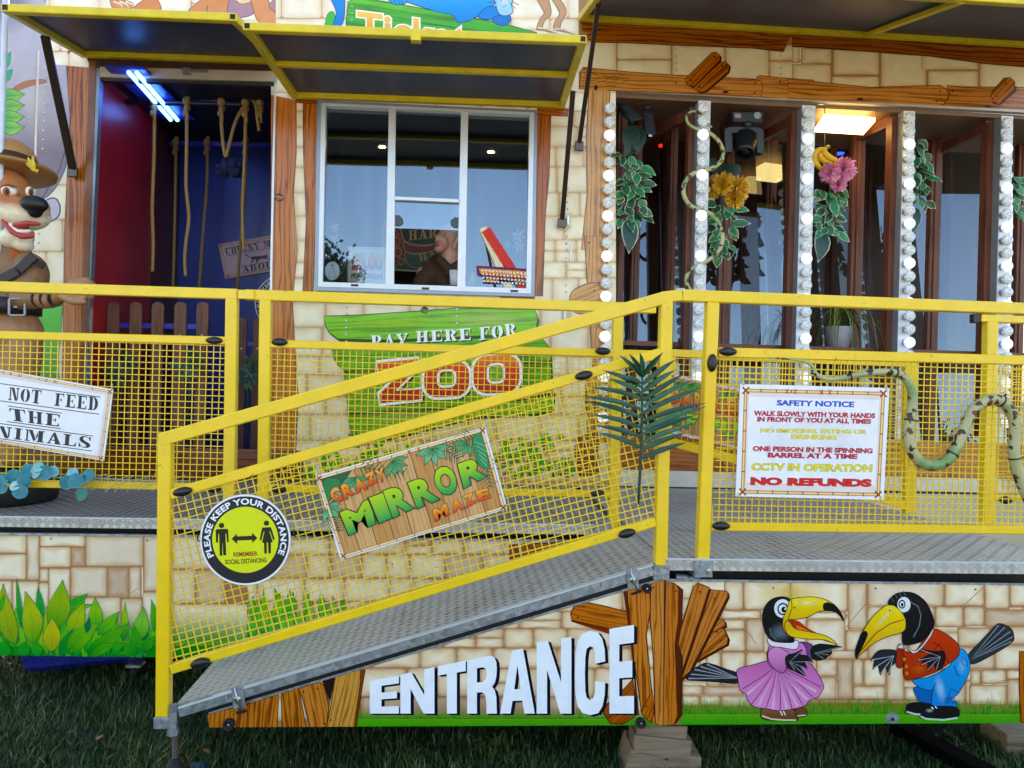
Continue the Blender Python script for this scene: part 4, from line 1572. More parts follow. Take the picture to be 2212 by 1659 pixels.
a.shape([(612, 792), (700, 765), (790, 742), (900, 738), (990, 742), (1050, 800), (1090, 878), (1086, 906), (1062, 945), (1040, 952), (1010, 968), (985, 994), (930, 1010), (850, 1022), (770, 1010), (706, 1000), (668, 962), (658, 930), (625, 905), (614, 850)], grad(740, 1010, '#c06aa8', '#dd8fcb'), OUT, 4)
for x, y in ((690, 985), (770, 1005), (850, 1018), (915, 1010), (975, 990), (1030, 945), (1075, 890), (640, 900)):
    a.ribbon([(830, 770), ((830 + x) / 2 + 10, (770 + y) / 2), (x, y)], 4, hx('#8c3f7e', 0.7), w1=6)
for x, y in ((730, 990), (808, 1010), (885, 1008), (945, 995), (1000, 960), (1050, 915), (665, 930)):
    a.ribbon([(830, 790), ((830 + x) / 2, (790 + y) / 2), (x, y)], 6, hx('#f6cdea', 0.1), w1=34, soft=True, col1=hx('#f6cdea', 0.85))
a.shape([(955, 640), (1020, 650), (1036, 682), (1020, 738), (985, 735), (958, 690)], hx('#74457f'), OUT, 4)
a.shape([(780, 690), (800, 655), (860, 660), (950, 640), (985, 660), (1000, 720), (990, 745), (870, 790), (800, 780), (778, 740)], grad(650, 790, '#d488c4', '#b866a4'), OUT, 4)
a.shape([(785, 690), (830, 665), (880, 690), (898, 712), (872, 806), (822, 792), (786, 745)], grad(660, 800, '#dd98cf', '#b866a4'), OUT, 4)
a.shape([(780, 618), (860, 638), (946, 630), (938, 678), (860, 670), (794, 658)], hx('#e9dcea'), OUT, 4)
a.shape([(1022, 672), (1060, 650), (1110, 652), (1196, 665), (1135, 680), (1138, 698), (1120, 716), (1092, 736), (1045, 740), (1020, 712)], hx('#131417'), K0, 3, smooth=3)
streaks((1040, 700), [(1190, 664), (1130, 690), (1118, 710), (1090, 730)], w=7)
a.shape([(880, 718), (930, 700), (972, 680), (960, 708), (1000, 715), (1026, 752), (985, 745), (1002, 792), (960, 775), (992, 828), (930, 802), (885, 778)], hx('#17181c'), K0, 3, smooth=3)
streaks((900, 750), [(965, 690), (1020, 748), (1000, 788), (988, 822), (930, 795)], w=8)
a.shape([(750, 520), (760, 450), (800, 402), (860, 386), (905, 405), (908, 480), (900, 560), (928, 632), (880, 642), (805, 632), (770, 590)], hx('#0d0e12'), K0, 4)
a.glow(850, 585, 70, 60, hx('#6b7885'), 0.75)
a.ribbon([(790, 560), (800, 600), (830, 630)], 6, hx('#9aa5b0', 0.6), soft=True)
a.disc(862, 452, 47, hx('#dfe7ee'), 52, 22)
a.disc(864, 455, 31, K0, 35, 20)
a.disc(864, 455, 23, hx('#e7edf2'), 26, 18)
a.disc(869, 458, 14, K0, 17, 16)
a.disc(877, 455, 5, hx('#ffffff'), 5, 10)
a.shape([(893, 518), (950, 522), (1000, 560), (1060, 592), (1160, 648), (1090, 630), (980, 592), (925, 565)], hx('#b02f10'), None)
a.shape([(940, 545), (1000, 572), (1080, 612), (1010, 600), (950, 570)], hx('#e07f4a'), None)
a.shape([(866, 550), (888, 592), (925, 612), (1010, 622), (1100, 628), (1166, 654), (1120, 612), (1050, 590), (990, 578), (930, 562), (895, 520), (870, 526)], grad(520, 650, '#d9a814', '#f0d21c'), OUT, 4)
a.shape([(905, 405), (960, 391), (1040, 388), (1110, 406), (1160, 440), (1194, 490), (1202, 520), (1178, 490), (1150, 470), (1100, 464), (1060, 470), (1000, 500), (940, 512), (893, 516), (872, 545), (886, 592), (864, 560), (864, 510), (884, 460)], grad(390, 560, '#f3dc2a', '#cf9c10'), OUT, 4)
a.glow(1000, 420, 90, 22, hx('#fff6a8'), 0.7)
a.shape([(1086, 445), (1092, 424), (1120, 418), (1160, 440), (1194, 490), (1202, 520), (1172, 482), (1130, 467), (1096, 463)], K0, None)
a.ribbon([(912, 405), (915, 450), (897, 500), (893, 518)], 4, OUT)
a.disc(928, 447, 5, OUT, n=8)
# second bird, red jacket
a.shape([(1892, 718), (1960, 640), (2040, 556), (2066, 536), (2105, 545), (2136, 566), (2149, 600), (2140, 640), (2040, 705), (1920, 762)], hx('#2b3138'), K0, 4)
streaks((1905, 740), [(2066, 545), (2100, 556), (2130, 580), (2143, 610), (2136, 636)], '#9aa5ad', 12)
for x, y in ((2085, 545), (2120, 566), (2142, 595)):
    a.ribbon([(1905, 740), (x, y)], 3, hx('#0b0c10', 0.8))
a.shape([(1600, 890), (1700, 900), (1702, 985), (1632, 975), (1598, 925)], hx('#1d62ab'), hx('#0b2c5a'), 4)
a.shape([(1548, 1022), (1560, 985), (1620, 975), (1700, 985), (1720, 1005), (1700, 1045), (1600, 1040), (1552, 1036)], hx('#111215'), K0, 4)
a.ribbon([(1552, 1026), (1600, 1040), (1690, 1044)], 9, hx('#c9ced4'))
a.shape([(1590, 850), (1680, 832), (1790, 772), (1840, 682), (1882, 692), (1906, 762), (1892, 832), (1842, 922), (1802, 960), (1832, 972), (1826, 1002), (1780, 1010), (1700, 992), (1692, 960), (1702, 890), (1690, 908), (1622, 890)], grad(690, 1000, '#3a9fe3', '#1f7fd0'), hx('#0b2c5a'), 4)
a.glow(1740, 900, 34, 90, hx('#a8dcf8'), 0.7, -0.2)
a.glow(1860, 770, 30, 60, hx('#a8dcf8'), 0.45)
a.ribbon([(1842, 920), (1800, 900), (1785, 940), (1780, 970)], 4, hx('#0b2c5a'))
a.ribbon([(1815, 770), (1830, 815), (1848, 826)], 5, hx('#0b2c5a'))
a.ribbon([(1705, 890), (1712, 870)], 5, hx('#0b2c5a'))
a.ribbon([(1856, 742), (1862, 722), (1888, 740), (1892, 776), (1868, 768), (1856, 742)], 4, hx('#14508f'))
for y in (955, 968, 980):
    a.ribbon([(1765, y), (1800, y - 8), (1825, y + 4)], 5, hx('#0f4a8c', 0.8))
a.shape([(1628, 1052), (1652, 1010), (1720, 996), (1830, 1002), (1840, 1055), (1760, 1072), (1650, 1066)], hx('#121316'), K0, 4)
a.ribbon([(1630, 1052), (1660, 1066), (1760, 1072), (1838, 1060)], 10, hx('#b9d0bb'))
a.glow(1680, 1020, 26, 14, hx('#aab4be'), 0.7)
a.ribbon([(1690, 1000), (1702, 1012)], 5, hx('#ffffff')); a.ribbon([(1710, 996), (1722, 1008)], 5, hx('#ffffff'))
a.shape([(1500, 690), (1440, 680), (1390, 690), (1352, 742), (1374, 735), (1364, 792), (1392, 770), (1408, 824), (1432, 775), (1456, 824), (1466, 775), (1492, 750)], hx('#22262c'), K0, 3, smooth=3)
streaks((1480, 715), [(1358, 738), (1368, 785), (1408, 815), (1452, 816)], '#cfd6dd', 10)
a.shape([(1498, 690), (1512, 650), (1532, 660), (1540, 690), (1530, 775), (1495, 772)], hx('#a02c16'), OUT, 4)
a.shape([(1500, 672), (1515, 650), (1534, 656), (1536, 676)], hx('#e6c9c4'), OUT, 3, smooth=0)
a.shape([(1530, 690), (1600, 690), (1690, 572), (1760, 586), (1830, 640), (1846, 680), (1836, 722), (1762, 775), (1700, 812), (1600, 842), (1546, 846), (1532, 800), (1542, 730)], grad(570, 840, '#c43a1c', '#a82c12'), OUT, 4)
a.glow(1620, 790, 60, 40, hx('#e06a34'), 0.6)
a.ribbon([(1700, 642), (1740, 660), (1760, 700), (1790, 760)], 5, hx('#5a150a'))
a.ribbon([(1740, 640), (1700, 690)], 4, hx('#5a150a'))
for x, y in ((1540, 735), (1551, 775), (1554, 812)):
    a.disc(x, y, 8, hx('#c98a2a'), 10, 10)
a.shape([(1762, 692), (1700, 690), (1630, 675), (1625, 690), (1682, 702), (1610, 742), (1642, 737), (1628, 770), (1666, 748), (1668, 802), (1700, 762), (1720, 797), (1762, 760)], hx('#1b1417'), K0, 3, smooth=3)
streaks((1740, 720), [(1632, 682), (1616, 738), (1634, 764), (1668, 794), (1718, 790)], '#cfd0d8', 7)
a.shape([(1450, 425), (1462, 395), (1500, 368), (1560, 360), (1612, 376), (1662, 420), (1692, 480), (1706, 530), (1692, 570), (1640, 632), (1556, 656), (1530, 640), (1530, 580), (1546, 520), (1530, 470), (1490, 440)], hx('#0d0e12'), K0, 4)
a.ribbon([(1575, 415), (1615, 440), (1632, 490), (1622, 550), (1590, 610)], 9, hx('#8d9aa6', 0.7), soft=True)
for x, y in ((1470, 392), (1490, 372), (1512, 362), (1536, 356)):
    a.ribbon([(x + 10, y + 22), (x - 6, y - 4)], 8, hx('#4a525c'), w1=2)
for x, y in ((1690, 500), (1704, 520), (1702, 545)):
    a.ribbon([(x - 14, y - 10), (x + 4, y)], 8, K0, w1=2)
a.shape([(1545, 650), (1596, 688), (1650, 640), (1700, 562), (1690, 600), (1640, 668), (1592, 702), (1556, 670)], hx('#e8d3d0'), OUT, 3)
a.disc(1537, 430, 37, hx('#dfe7ee'), 43, 20)
a.disc(1526, 428, 20, K0, 25, 18)
a.disc(1526, 428, 13, hx('#e7edf2'), 17, 16)
a.disc(1527, 430, 8, K0, 11, 12)
a.shape([(1450, 432), (1492, 442), (1536, 490), (1548, 540), (1530, 582), (1440, 610), (1360, 652), (1302, 702), (1273, 730), (1267, 690), (1284, 630), (1320, 560), (1370, 490), (1420, 446)], grad(430, 720, '#f3dc2a', '#cf9410'), OUT, 4)
a.glow(1430, 500, 90, 20, hx('#fff6a8'), 0.6, -0.9)
a.ribbon([(1534, 514), (1460, 536), (1380, 590), (1300, 684)], 6, hx('#9a3a10'))
a.shape([(1300, 588), (1322, 576), (1336, 596), (1312, 655), (1273, 730), (1267, 690), (1284, 626)], K0, None)
a.disc(1458, 463, 5, OUT, n=8)
screws(a, [(240, 326), (810, 338), (1380, 340), (1935, 345), (225, 713), (777, 1080)], 6)
tb = a.mesh('toucan_board', clip, thick=0.012)
tag(tb, 'skirt board painted with two cartoon toucans in a pink dress and red jacket', 'skirt board', 'painted skirt boards')
mb = MB()
mb.hexa([at(1438, 1256, PA + 0.006), at(2262, 1265.5, PA + 0.006), at(2262, 1265.5, PA + 0.03), at(1438, 1256, PA + 0.03), at(1438, 1250.5, PA + 0.006), at(2262, 1260.5, PA + 0.006), at(2262, 1260.5, PA + 0.03), at(1438, 1250.5, PA + 0.03)])
mb.build('top_edge', GALV, tb)
c = at(*S('E4', 1478, 1072), PA + 0.006)
rr_ = 40 * 0.3873 / ppm(PA)
mb = MB()
pts = [(c.x + rr_ * math.cos(t), c.y, max(c.z - rr_ * 0.55, c.z + rr_ * math.sin(t))) for t in [2 * math.pi * i / 28 for i in range(28)]]
mb.prism([Vector(p) for p in pts], 0.004)
o = mb.build('washer_plate', GALV, tb)
mb = MB()
mb.lathe([(0, 0), (0.0075, 0), (0.0075, 0.003), (0, 0.003)], (c.x, c.y - 0.001, c.z), (0, -1, 0), 12)
mb.build('hole', VOIDBLK, o)
# hinge pins at the joint
mb = MB()
mb.smooth = True
mb.tube([at(1460, 1246, PA + 0.03), at(1486, 1249, PA + 0.03)], 0.014, 12)
mb.tube([at(1487, 1250, PA + 0.03), at(1512, 1250, PA + 0.03)], 0.011, 12)
mb.build('hinge_tube', GALV, rp)
# ------------------------------------------------------------------ slab-serif stencil lettering, drawn by hand
def _seg(x0, x1, y0, y1):
    return [(x0, y0), (x1, y0), (x1, y1), (x0, y1)]


def _arc(cx, cy, rx, ry, tx, ty, a0, a1, n=9):
    o = [(cx + rx * math.cos(R(a0 + (a1 - a0) * i / n)), cy + ry * math.sin(R(a0 + (a1 - a0) * i / n))) for i in range(n + 1)]
    q = [(cx + (rx - tx) * math.cos(R(a0 + (a1 - a0) * i / n)), cy + (ry - ty) * math.sin(R(a0 + (a1 - a0) * i / n))) for i in range(n + 1)]
    return o + q[::-1]


S_ = 0.085
def _fe(full):
    g = [_seg(.14, .46, 0, 1), _seg(0, .14, 0, S_), _seg(.46, .6 if not full else .98, 0, S_), _seg(0, .14, 1 - S_, 1), _seg(.46, .98, 1 - S_, 1), _seg(.5, .68, .47, .53), [(.66, .4), (.74, .34), (.74, .66), (.66, .6)], [(.84, 1 - S_), (.98, 1 - S_), (.98, .68)]]
    if full:
        g.append([(.84, S_), (.98, S_), (.98, .32)])
    return g


SLAB = {
    'N': [_seg(.08, .2, 0, 1), [(.2, 1), (.48, 1), (.86, .0), (.62, .0)], _seg(.8, .9, .12, 1), _seg(-.02, .08, 0, S_), _seg(.2, .3, 0, S_), _seg(.68, .8, 1 - S_, 1), _seg(.9, 1.02, 1 - S_, 1), _seg(0, .08, 1 - S_, 1)],
    'O': [_arc(.46, .5, .46, .5, .32, .07, 95, 265), _arc(.54, .5, .46, .5, .32, .07, -85, 85)],
    'T': [_seg(.33, .67, 0, 1), _seg(.2, .33, 0, S_), _seg(.67, .8, 0, S_), _seg(0, .33, 1 - S_, 1), _seg(.67, 1, 1 - S_, 1), [(0, 1 - S_), (.12, 1 - S_), (0, .64)], [(.88, 1 - S_), (1, 1 - S_), (1, .64)]],
    'F': _fe(False), 'E': _fe(True),
    'D': [_seg(.12, .42, 0, 1), _seg(0, .12, 0, S_), _seg(0, .12, 1 - S_, 1), _arc(.46, .5, .5, .5, .3, .07, -86, 86)],
    'H': [_seg(.1, .36, 0, 1), _seg(.64, .9, 0, 1), _seg(.4, .6, .45, .55), _seg(0, .1, 0, S_), _seg(.36, .44, 0, S_), _seg(0, .1, 1 - S_, 1), _seg(.36, .44, 1 - S_, 1), _seg(.56, .64, 0, S_), _seg(.9, 1, 0, S_), _seg(.56, .64, 1 - S_, 1), _seg(.9, 1, 1 - S_, 1)],
    'A': [[(.42, 1), (.6, 1), (.96, S_), (.62, S_)], [(.42, .9), (.5, .78), (.22, S_), (.12, S_)], _seg(.3, .58, .28, .36), _seg(0, .34, 0, S_), _seg(.56, 1.02, 0, S_)],
    'I': [_seg(.28, .72, 0, 1), _seg(.08, .28, 0, S_), _seg(.72, .92, 0, S_), _seg(.08, .28, 1 - S_, 1), _seg(.72, .92, 1 - S_, 1)],
    'M': [_seg(.06, .15, 0, 1), [(.15, 1), (.36, 1), (.56, .2), (.46, 0)], [(.57, .22), (.66, .5), (.66, .9), (.56, .5)], _seg(.68, .92, 0, 1), _seg(-.02, .06, 0, S_), _seg(.15, .25, 0, S_), _seg(.6, .68, 0, S_), _seg(.92, 1.0, 0, S_), _seg(.92, 1, 1 - S_, 1), _seg(-.02, .06, 1 - S_, 1)],
    'L': [_seg(.14, .46, 0, 1), _seg(0, .14, 0, S_), _seg(.46, .98, 0, S_), _seg(0, .14, 1 - S_, 1), _seg(.46, .6, 1 - S_, 1), [(.82, S_), (.98, S_), (.98, .4)]],
    'S': [[(.9, 1), (.96, 1), (.96, .64), (.9, .66), (.76, .9), (.5, .95), (.34, .86), (.34, .72), (.5, .6), (.8, .46), (.96, .32), (.94, .14), (.76, .02), (.5, -.02), (.26, .04), (.14, .1), (.08, .0), (.02, .0), (.02, .38), (.08, .36), (.22, .1), (.46, .05), (.62, .12), (.62, .24), (.46, .34), (.18, .48), (.04, .64), (.06, .86), (.24, .98), (.46, 1.02), (.66, .98), (.84, .92)]],
    'C': [_arc(.5, .5, .48, .5, .3, .07, 60, 300), _seg(.72, .8, .9, 1), [(.8, 1), (.94, 1), (.94, .64), (.86, .68)], [(.72, .06), (.94, .3), (.94, .2), (.8, .02)]],
    'K': [_seg(.12, .4, 0, 1), _seg(0, .12, 0, S_), _seg(.4, .5, 0, S_), _seg(0, .12, 1 - S_, 1), _seg(.4, .5, 1 - S_, 1), [(.44, .46), (.52, .54), (.86, .98), (.76, .98)], [(.52, .56), (.64, .68), (1.0, 0), (.68, 0)], _seg(.64, .98, 1 - S_, 1)],
    'Y': [_seg(.34, .66, 0, .42), _seg(.22, .34, 0, S_), _seg(.66, .78, 0, S_), [(.04, 1 - S_), (.36, 1 - S_), (.62, .46), (.38, .46)], [(.62, .48), (.7, .46), (.94, 1 - S_), (.84, 1 - S_)], _seg(-.02, .42, 1 - S_, 1), _seg(.7, 1.02, 1 - S_, 1)],
    'B': [_seg(.12, .42, 0, 1), _seg(0, .12, 0, S_), _seg(0, .12, 1 - S_, 1), _arc(.46, .26, .5, .27, .28, .06, -86, 86), _arc(.46, .76, .44, .25, .26, .06, -86, 86)],
    'U': [_seg(.1, .38, .3, 1), _arc(.5, .34, .4, .36, .28, .06, 180, 268), _arc(.5, .34, .36, .36, .09, .08, 272, 360), _seg(.77, .86, .34, 1), _seg(0, .1, 1 - S_, 1), _seg(.38, .5, 1 - S_, 1), _seg(.66, .77, 1 - S_, 1), _seg(.86, .98, 1 - S_, 1)],
    'P': [_seg(.12, .44, 0, 1), _seg(0, .12, 0, S_), _seg(.44, .56, 0, S_), _seg(0, .12, 1 - S_, 1), _arc(.48, .72, .48, .28, .3, .07, -86, 86)],
    'R': [_seg(.12, .42, 0, 1), _seg(0, .12, 0, S_), _seg(.42, .52, 0, S_), _seg(0, .12, 1 - S_, 1), _arc(.46, .74, .46, .26, .28, .06, -86, 86), [(.5, .47), (.7, .5), (.98, 0), (.66, 0)]],
}


def slab_text(a, body, quad, col, widths=None, gap=0.16, shadow=None, off=(4, 4)):
    """body in slab capitals fitted to quad (bl, br, tr, tl), sheet units"""
    wd = dict(I=.6, L=.85, M=1.25, N=1.0, S=.8, F=.85, E=.88, T=.95)
    wd.update(widths or {})
    tot = sum((wd.get(c, .92) if c != ' ' else .55) + gap for c in body) - gap
    bl, br, tr, tl = [Vector(p) for p in quad]
    for lay, (c_, o_) in enumerate((((shadow, off),) if shadow else ()) + ((col, (0, 0)),)):
        x = 0.0
        a.n += 1
        for ch_ in body:
            w = .55 if ch_ == ' ' else wd.get(ch_, .92)
            for pl in SLAB.get(ch_, []):
                pts = []
                for u, v in pl:
                    uu = (x + u * w) / tot
                    p = (bl * (1 - uu) + br * uu) * (1 - v) + (tl * (1 - uu) + tr * uu) * v
                    pts.append((p.x + o_[0], p.y + o_[1]))
                a.n -= 1
                a.poly(pts, c_)
            x += w + gap


# ------------------------------------------------------------------ painted wall: left mural
WJ = dict(light='#f3e8d2', mid='#ead9bb', edge='#cfae88')
clip = [(-70, -40), (205, -40), (205, 140), (195, 700), (186, 1046), (-70, 1040)]
a = Art(PW + 0.02, 'P', clip=clip)
a.poly([(-90, -60), (260, -60), (260, 1100), (-90, 1100)], hx('#a98a68'))
a.course(-90, -60, 260, 1000, 14, 60, 120, 61, gap=1.5, inset=6, tones=(0, 0, .1), **WJ)
g1 = hx('#b3a9b6')
a.shape([(-60, -40), (60, -40), (110, 20), (150, 95), (156, 250), (150, 330), (130, 390), (98, 428), (60, 430), (-60, 380)], lambda x, y: mixc(hx('#b9b2c2'), hx('#7e6a78'), max(0, min(1, (y - 200) / 130))), hx('#5a5166'), 2.5)
a.glow(70, 200, 70, 110, hx('#d9d2d8'), 0.7)
a.glow(20, 10, 60, 70, hx('#8d88a0'), 0.6)
a.ribbon([(146, 312), (128, 368), (92, 428)], 2.5, hx('#35304a'))
a.shape([(12, 205), (50, 178), (90, 172), (100, 178), (60, 188), (20, 205)], hx('#b5714e'), hx('#7a4530'), 1.2)
for i, y in enumerate((200, 222, 246, 268)):
    a.leaf((2, y + 6), (54, y + 4 + i), 30, '#2a9a52', '#a9d04a', '#0f5a3a', 1.5, 0, 0.05)
a.leaf((4, 150), (24, 112), 20, '#1f9a6a', '#3fb07a', '#0f5a3a', 1.0, 2)
a.leaf((4, 176), (28, 150), 20, '#1f9a6a', '#3fb07a', '#0f5a3a', 1.0, 2)
a.shape([(95, 438), (118, 428), (130, 445), (126, 468), (104, 480), (90, 470)], hx('#b9b4c6'), hx('#2f2c46'), 3)
a.rivets([(101 - i * 0.95, 145 + i * 19.6) for i in range(10)] + [(84 - i * .4, 504 + i * 20) for i in range(6)], '#d6ccd0', 2.2)
a.ribbon([(84, 110), (78, 280), (76, 420)], 5, hx('#d8cfc8'))
a.ribbon([(81, 110), (75, 280), (73, 420)], 1.2, hx('#7d7270'))
a.shape([(78, 640), (128, 640), (134, 690), (128, 760), (118, 830), (60, 830), (70, 740)], lambda x, y: mixc(hx('#35c416'), hx('#128a1c'), max(0, min(1, (y - 640) / 190))), hx('#0f6a1c'), 1.5)
for bx, tx, ty in ((90, 60, 760), (100, 84, 790), (60, 30, 800), (110, 126, 800), (40, 10, 840), (80, 70, 850)):
    a.leaf((bx, ty + 120), (tx, ty), 36, '#128a2a', '#4fb52a', '#0a5a2a', 1.5, 3)
a.poly([(60, 960), (260, 960), (260, 1100), (60, 1100)], hx('#5a3a24'))
a.plank([(142, 116), (160, 104), (200, 132), (196, 420), (190, 1046), (130, 1046), (134, 900), (140, 500), (152, 250)], ((165, 1040), (175, 120)), '#bd6a24', '#4a1c0c', 1.6, 1.25)
a.plank([(178, 116), (198, 128), (196, 420), (190, 720), (176, 720), (182, 400)], ((182, 700), (188, 120)), '#c97a2c', '#4a1c0c', 1.2, 1.0)
tag(a.mesh('mural_wall', clip, thick=0.03), 'painted wall left of the doorway with grey animal, stones and orange planks', 'wall')
mb = MB()
mb.smooth = True
mb.tube([at(14, -40, 4.6), at(2, 330, 4.6), at(-14, 900, 4.6)], 0.016, 12)
tag(mb.build('downpipe', simple('white_plastic', '#cfd6e4', 0.3)), 'white vertical pole at the left edge in front of the mural', 'pole')

# ------------------------------------------------------------------ painted fascia above the doorway
clip = [(-70, -40), (596, -40), (596, 160), (190, 146), (-70, 138)]
a = Art(PW + 0.018, 'P', clip=[(100, -40), (596, -40), (596, 160), (190, 146), (100, 138)])
a.poly([(90, -60), (610, -60), (610, 200), (90, 200)], hx('#c79c7c'))
a.course(90, -50, 610, 160, 5, 50, 110, 71, gap=1.4, inset=6, tones=(0,), light='#fdf3e2', mid='#fae6cf', edge='#eecdb0')
a.sh('C1')
a.shape([(715, -30), (760, 0), (800, 0), (860, 20), (870, 50), (820, 60), (730, 50)], hx('#e0986a'), hx('#6b3a26'), 4)
for x in (735, 775, 815):
    a.ribbon([(x, 10), (x + 50, 30), (x + 60, 50)], 12, hx('#f6e4d6'), w1=4)
a.shape([(880, 40), (930, 0), (960, -40), (1010, -20), (1045, 66), (960, 90), (880, 80)], hx('#dd9160'), hx('#6b3a26'), 4)
a.shape([(1220, 76), (1290, 10), (1330, -40), (1480, -40), (1490, 40), (1470, 100), (1300, 110)], hx('#dd9566'), hx('#6b3a26'), 4)
a.ribbon([(1345, 40), (1340, 80)], 5, hx('#6b3a26'))
a.shape([(1490, 0), (1560, 20), (1650, 10), (1640, 90), (1560, 115), (1480, 100)], hx('#b08a92'), hx('#5a4460'), 4)
a.shape([(1520, -40), (1640, -40), (1620, 15), (1550, 22)], hx('#f0cfa0'), hx('#6b3a26'), 3)
a.shape([(1630, -40), (1735, -40), (1745, 20), (1790, 90), (1840, 150), (1690, 150), (1645, 70)], hx('#e09a6a'), hx('#6b3a26'), 4)
a.shape([(1745, 30), (1850, -40), (2000, -40), (1960, 30), (1800, 78)], hx('#b58a8a'), hx('#5a4460'), 4)
tag(a.mesh('painted_fascia', [(100, -40), (596, -40), (596, 160), (190, 146), (100, 138)], thick=0.03), 'painted fascia with orange animal legs above the left canopy', 'wall')

# ------------------------------------------------------------------ ticket booth: painted front with a window opening
bo = thing('ticket_booth', at(950, 1040, PW), 'ticket booth front painted with stones, green board and PAY HERE FOR ZOO lettering', 'ticket booth')
# window outline (survey pixels): outer opening in the wall
WIN = [(688, 226), (1158, 246), (1150, 632), (682, 618)]
pieces = [[(586, -40), (1330, -40), (1330, 254), (586, 222)], [(586, 222), (688, 226), (682, 618), (679, 628), (586, 626)],
          [(1158, 246), (1330, 254), (1322, 640), (1150, 632)], [(586, 626), (679, 628), (682, 618), (1150, 632), (1322, 640), (1318, 1052), (580, 1036)]]
class MultiArt(Art):
    """the same drawing clipped to several convex openings"""
    clips = ()

    def tri(s, vs):
        for c in s.clips:
            s.clip = c
            Art.tri(s, vs)


bottom = [(586, 618), (1330, 641), (1330, 1052), (580, 1036)]
a = MultiArt(PW + 0.018, 'P')
a.clips = [[(586, -40), (1330, -40), (1330, 254), (586, 222)], [(586, 222), (688, 226), (682, 618), (586, 615.1)], [(1158, 246), (1330, 254), (1330, 637.2), (1150, 632)], [(586, 615.1), (1330, 637.2), (1330, 1052), (580, 1036)]]
a.poly([(560, -60), (1350, -60), (1350, 1100), (560, 1100)], hx('#c6a07a'))
a.course(570, -60, 1340, 240, 6, 60, 140, 81, gap=1.4, inset=6, tones=(0,), light='#fbf0dc', mid='#f6e2c6', edge='#e6c6a2')
a.course(570, 240, 1340, 655, 9, 40, 95, 82, gap=1.5, inset=6, tones=(0, 0, .08), light='#f2e8d0', mid='#ead9b6', edge='#caa880')
a.course(570, 655, 1340, 1040, 8, 45, 105, 83, gap=1.6, inset=6, tones=(0, .05, .12), light='#eee2c8', mid='#e2cfac', edge='#bf9a70')
# top mural: cat on a green signboard
a.sh('G2')
a.shape([(180, 170), (200, 102), (240, 96), (250, 200), (180, 220)], hx('#4fbb4a'), hx('#0f6a3a'), 5)
gs = [(345, 15), (420, -20), (700, 30), (1170, 118), (1500, 180), (1730, 242), (1700, 420), (1200, 420), (420, 330), (330, 180)]
a.poly(gs, grad(0, 300, '#6fc843', '#3fa035'), lambda x, y: (x * .16 + 40, (y - x * .14) * .16, .75))
a.ribbon(gs, 6, hx('#0a5a30'), closed=True)
a.ribbon([(330, 80), (700, 130), (1200, 220)], 4, hx('#0a5a30', .7))
a.rivets(SS('P', [])[:0] or [(375, 50), (375, 100), (372, 150)], '#8fc98a', 8)
BLU, BLO = '#3f9ae0', hx('#123a8a')
a.shape([(215, -30), (310, -30), (320, 80), (300, 180), (238, 185), (258, 90)], grad(0, 180, '#3f92dc', '#2f7fd0'), BLO, 5)
a.shape([(640, -60), (1420, -60), (1410, 40), (1330, 100), (1240, 150), (1180, 168), (1150, 166), (1110, 115), (1000, 90), (860, 45), (740, 0)], grad(-60, 160, '#58b0f0', '#2f86d8'), BLO, 5)
a.shape([(620, -40), (740, -40), (775, 0), (760, 30), (700, 38), (660, 20)], hx('#4aa2e6'), BLO, 5)
for x in (690, 720, 745):
    a.ribbon([(x - 10, 5), (x + 8, 34)], 4, BLO)
a.shape([(1300, 118), (1360, 60), (1430, 50), (1455, 100), (1430, 138), (1350, 146)], hx('#2f86d8'), BLO, 5)
a.shape([(1405, 140), (1470, 110), (1535, 120), (1530, 170), (1490, 190), (1430, 178)], hx('#2a78c8'), BLO, 5)
a.shape([(1425, -40), (1550, -40), (1545, 40), (1555, 90), (1510, 118), (1455, 105), (1430, 40)], hx('#a8d4f2'), BLO, 5)
a.glow(1490, 20, 50, 40, hx('#f4fbff'), 0.8)
for x, y in ((1470, 10), (1490, 25), (1475, 40), (1500, 42), (1488, 55)):
    a.disc(x, y, 4, BLO, n=6)
for p in ([(1440, 0), (1400, -10)], [(1440, 18), (1370, 20)], [(1540, 10), (1600, 40)], [(1530, 24), (1575, 65)]):
    a.ribbon(p, 3.5, hx('#1a1a30'))
MK, MKO = hx('#c79a74'), hx('#6b3a26')
a.shape([(1725, -30), (1800, -30), (1832, 60), (1830, 115), (1790, 150), (1765, 210), (1728, 214), (1755, 140), (1785, 100), (1760, 50)], MK, MKO, 4)
a.shape([(1830, -30), (1890, -10), (1940, 60), (1942, 110), (1912, 160), (1895, 220), (1852, 210), (1868, 150), (1896, 108), (1880, 60)], MK, MKO, 4)
for x0, y0 in ((1735, 208), (1860, 214)):
    for i in range(4):
        a.ribbon([(x0 + i * 18, y0), (x0 + 50 + i * 26, y0 + 10 + i * 7), (x0 + 80 + i * 24, y0 + 26 + i * 5)], 14, hx('#e9d3b2'), w1=6)
        a.ribbon([(x0 + i * 18 + 6, y0 + 8), (x0 + 54 + i * 26, y0 + 20 + i * 7)], 3, MKO)
og = lambda v: mixc(hx('#e8742a'), hx('#fbd06a'), max(0, min(1, v)))
a.text('Tickets', [(412, 292), (1330, 398), (1330, 196), (412, 84)], og, bold=0.03, spacing=1.05, outline=hx('#fdfaf2'), ow=0.035, shadow=hx('#0f3a1c'), shadow_off=(10, 10))
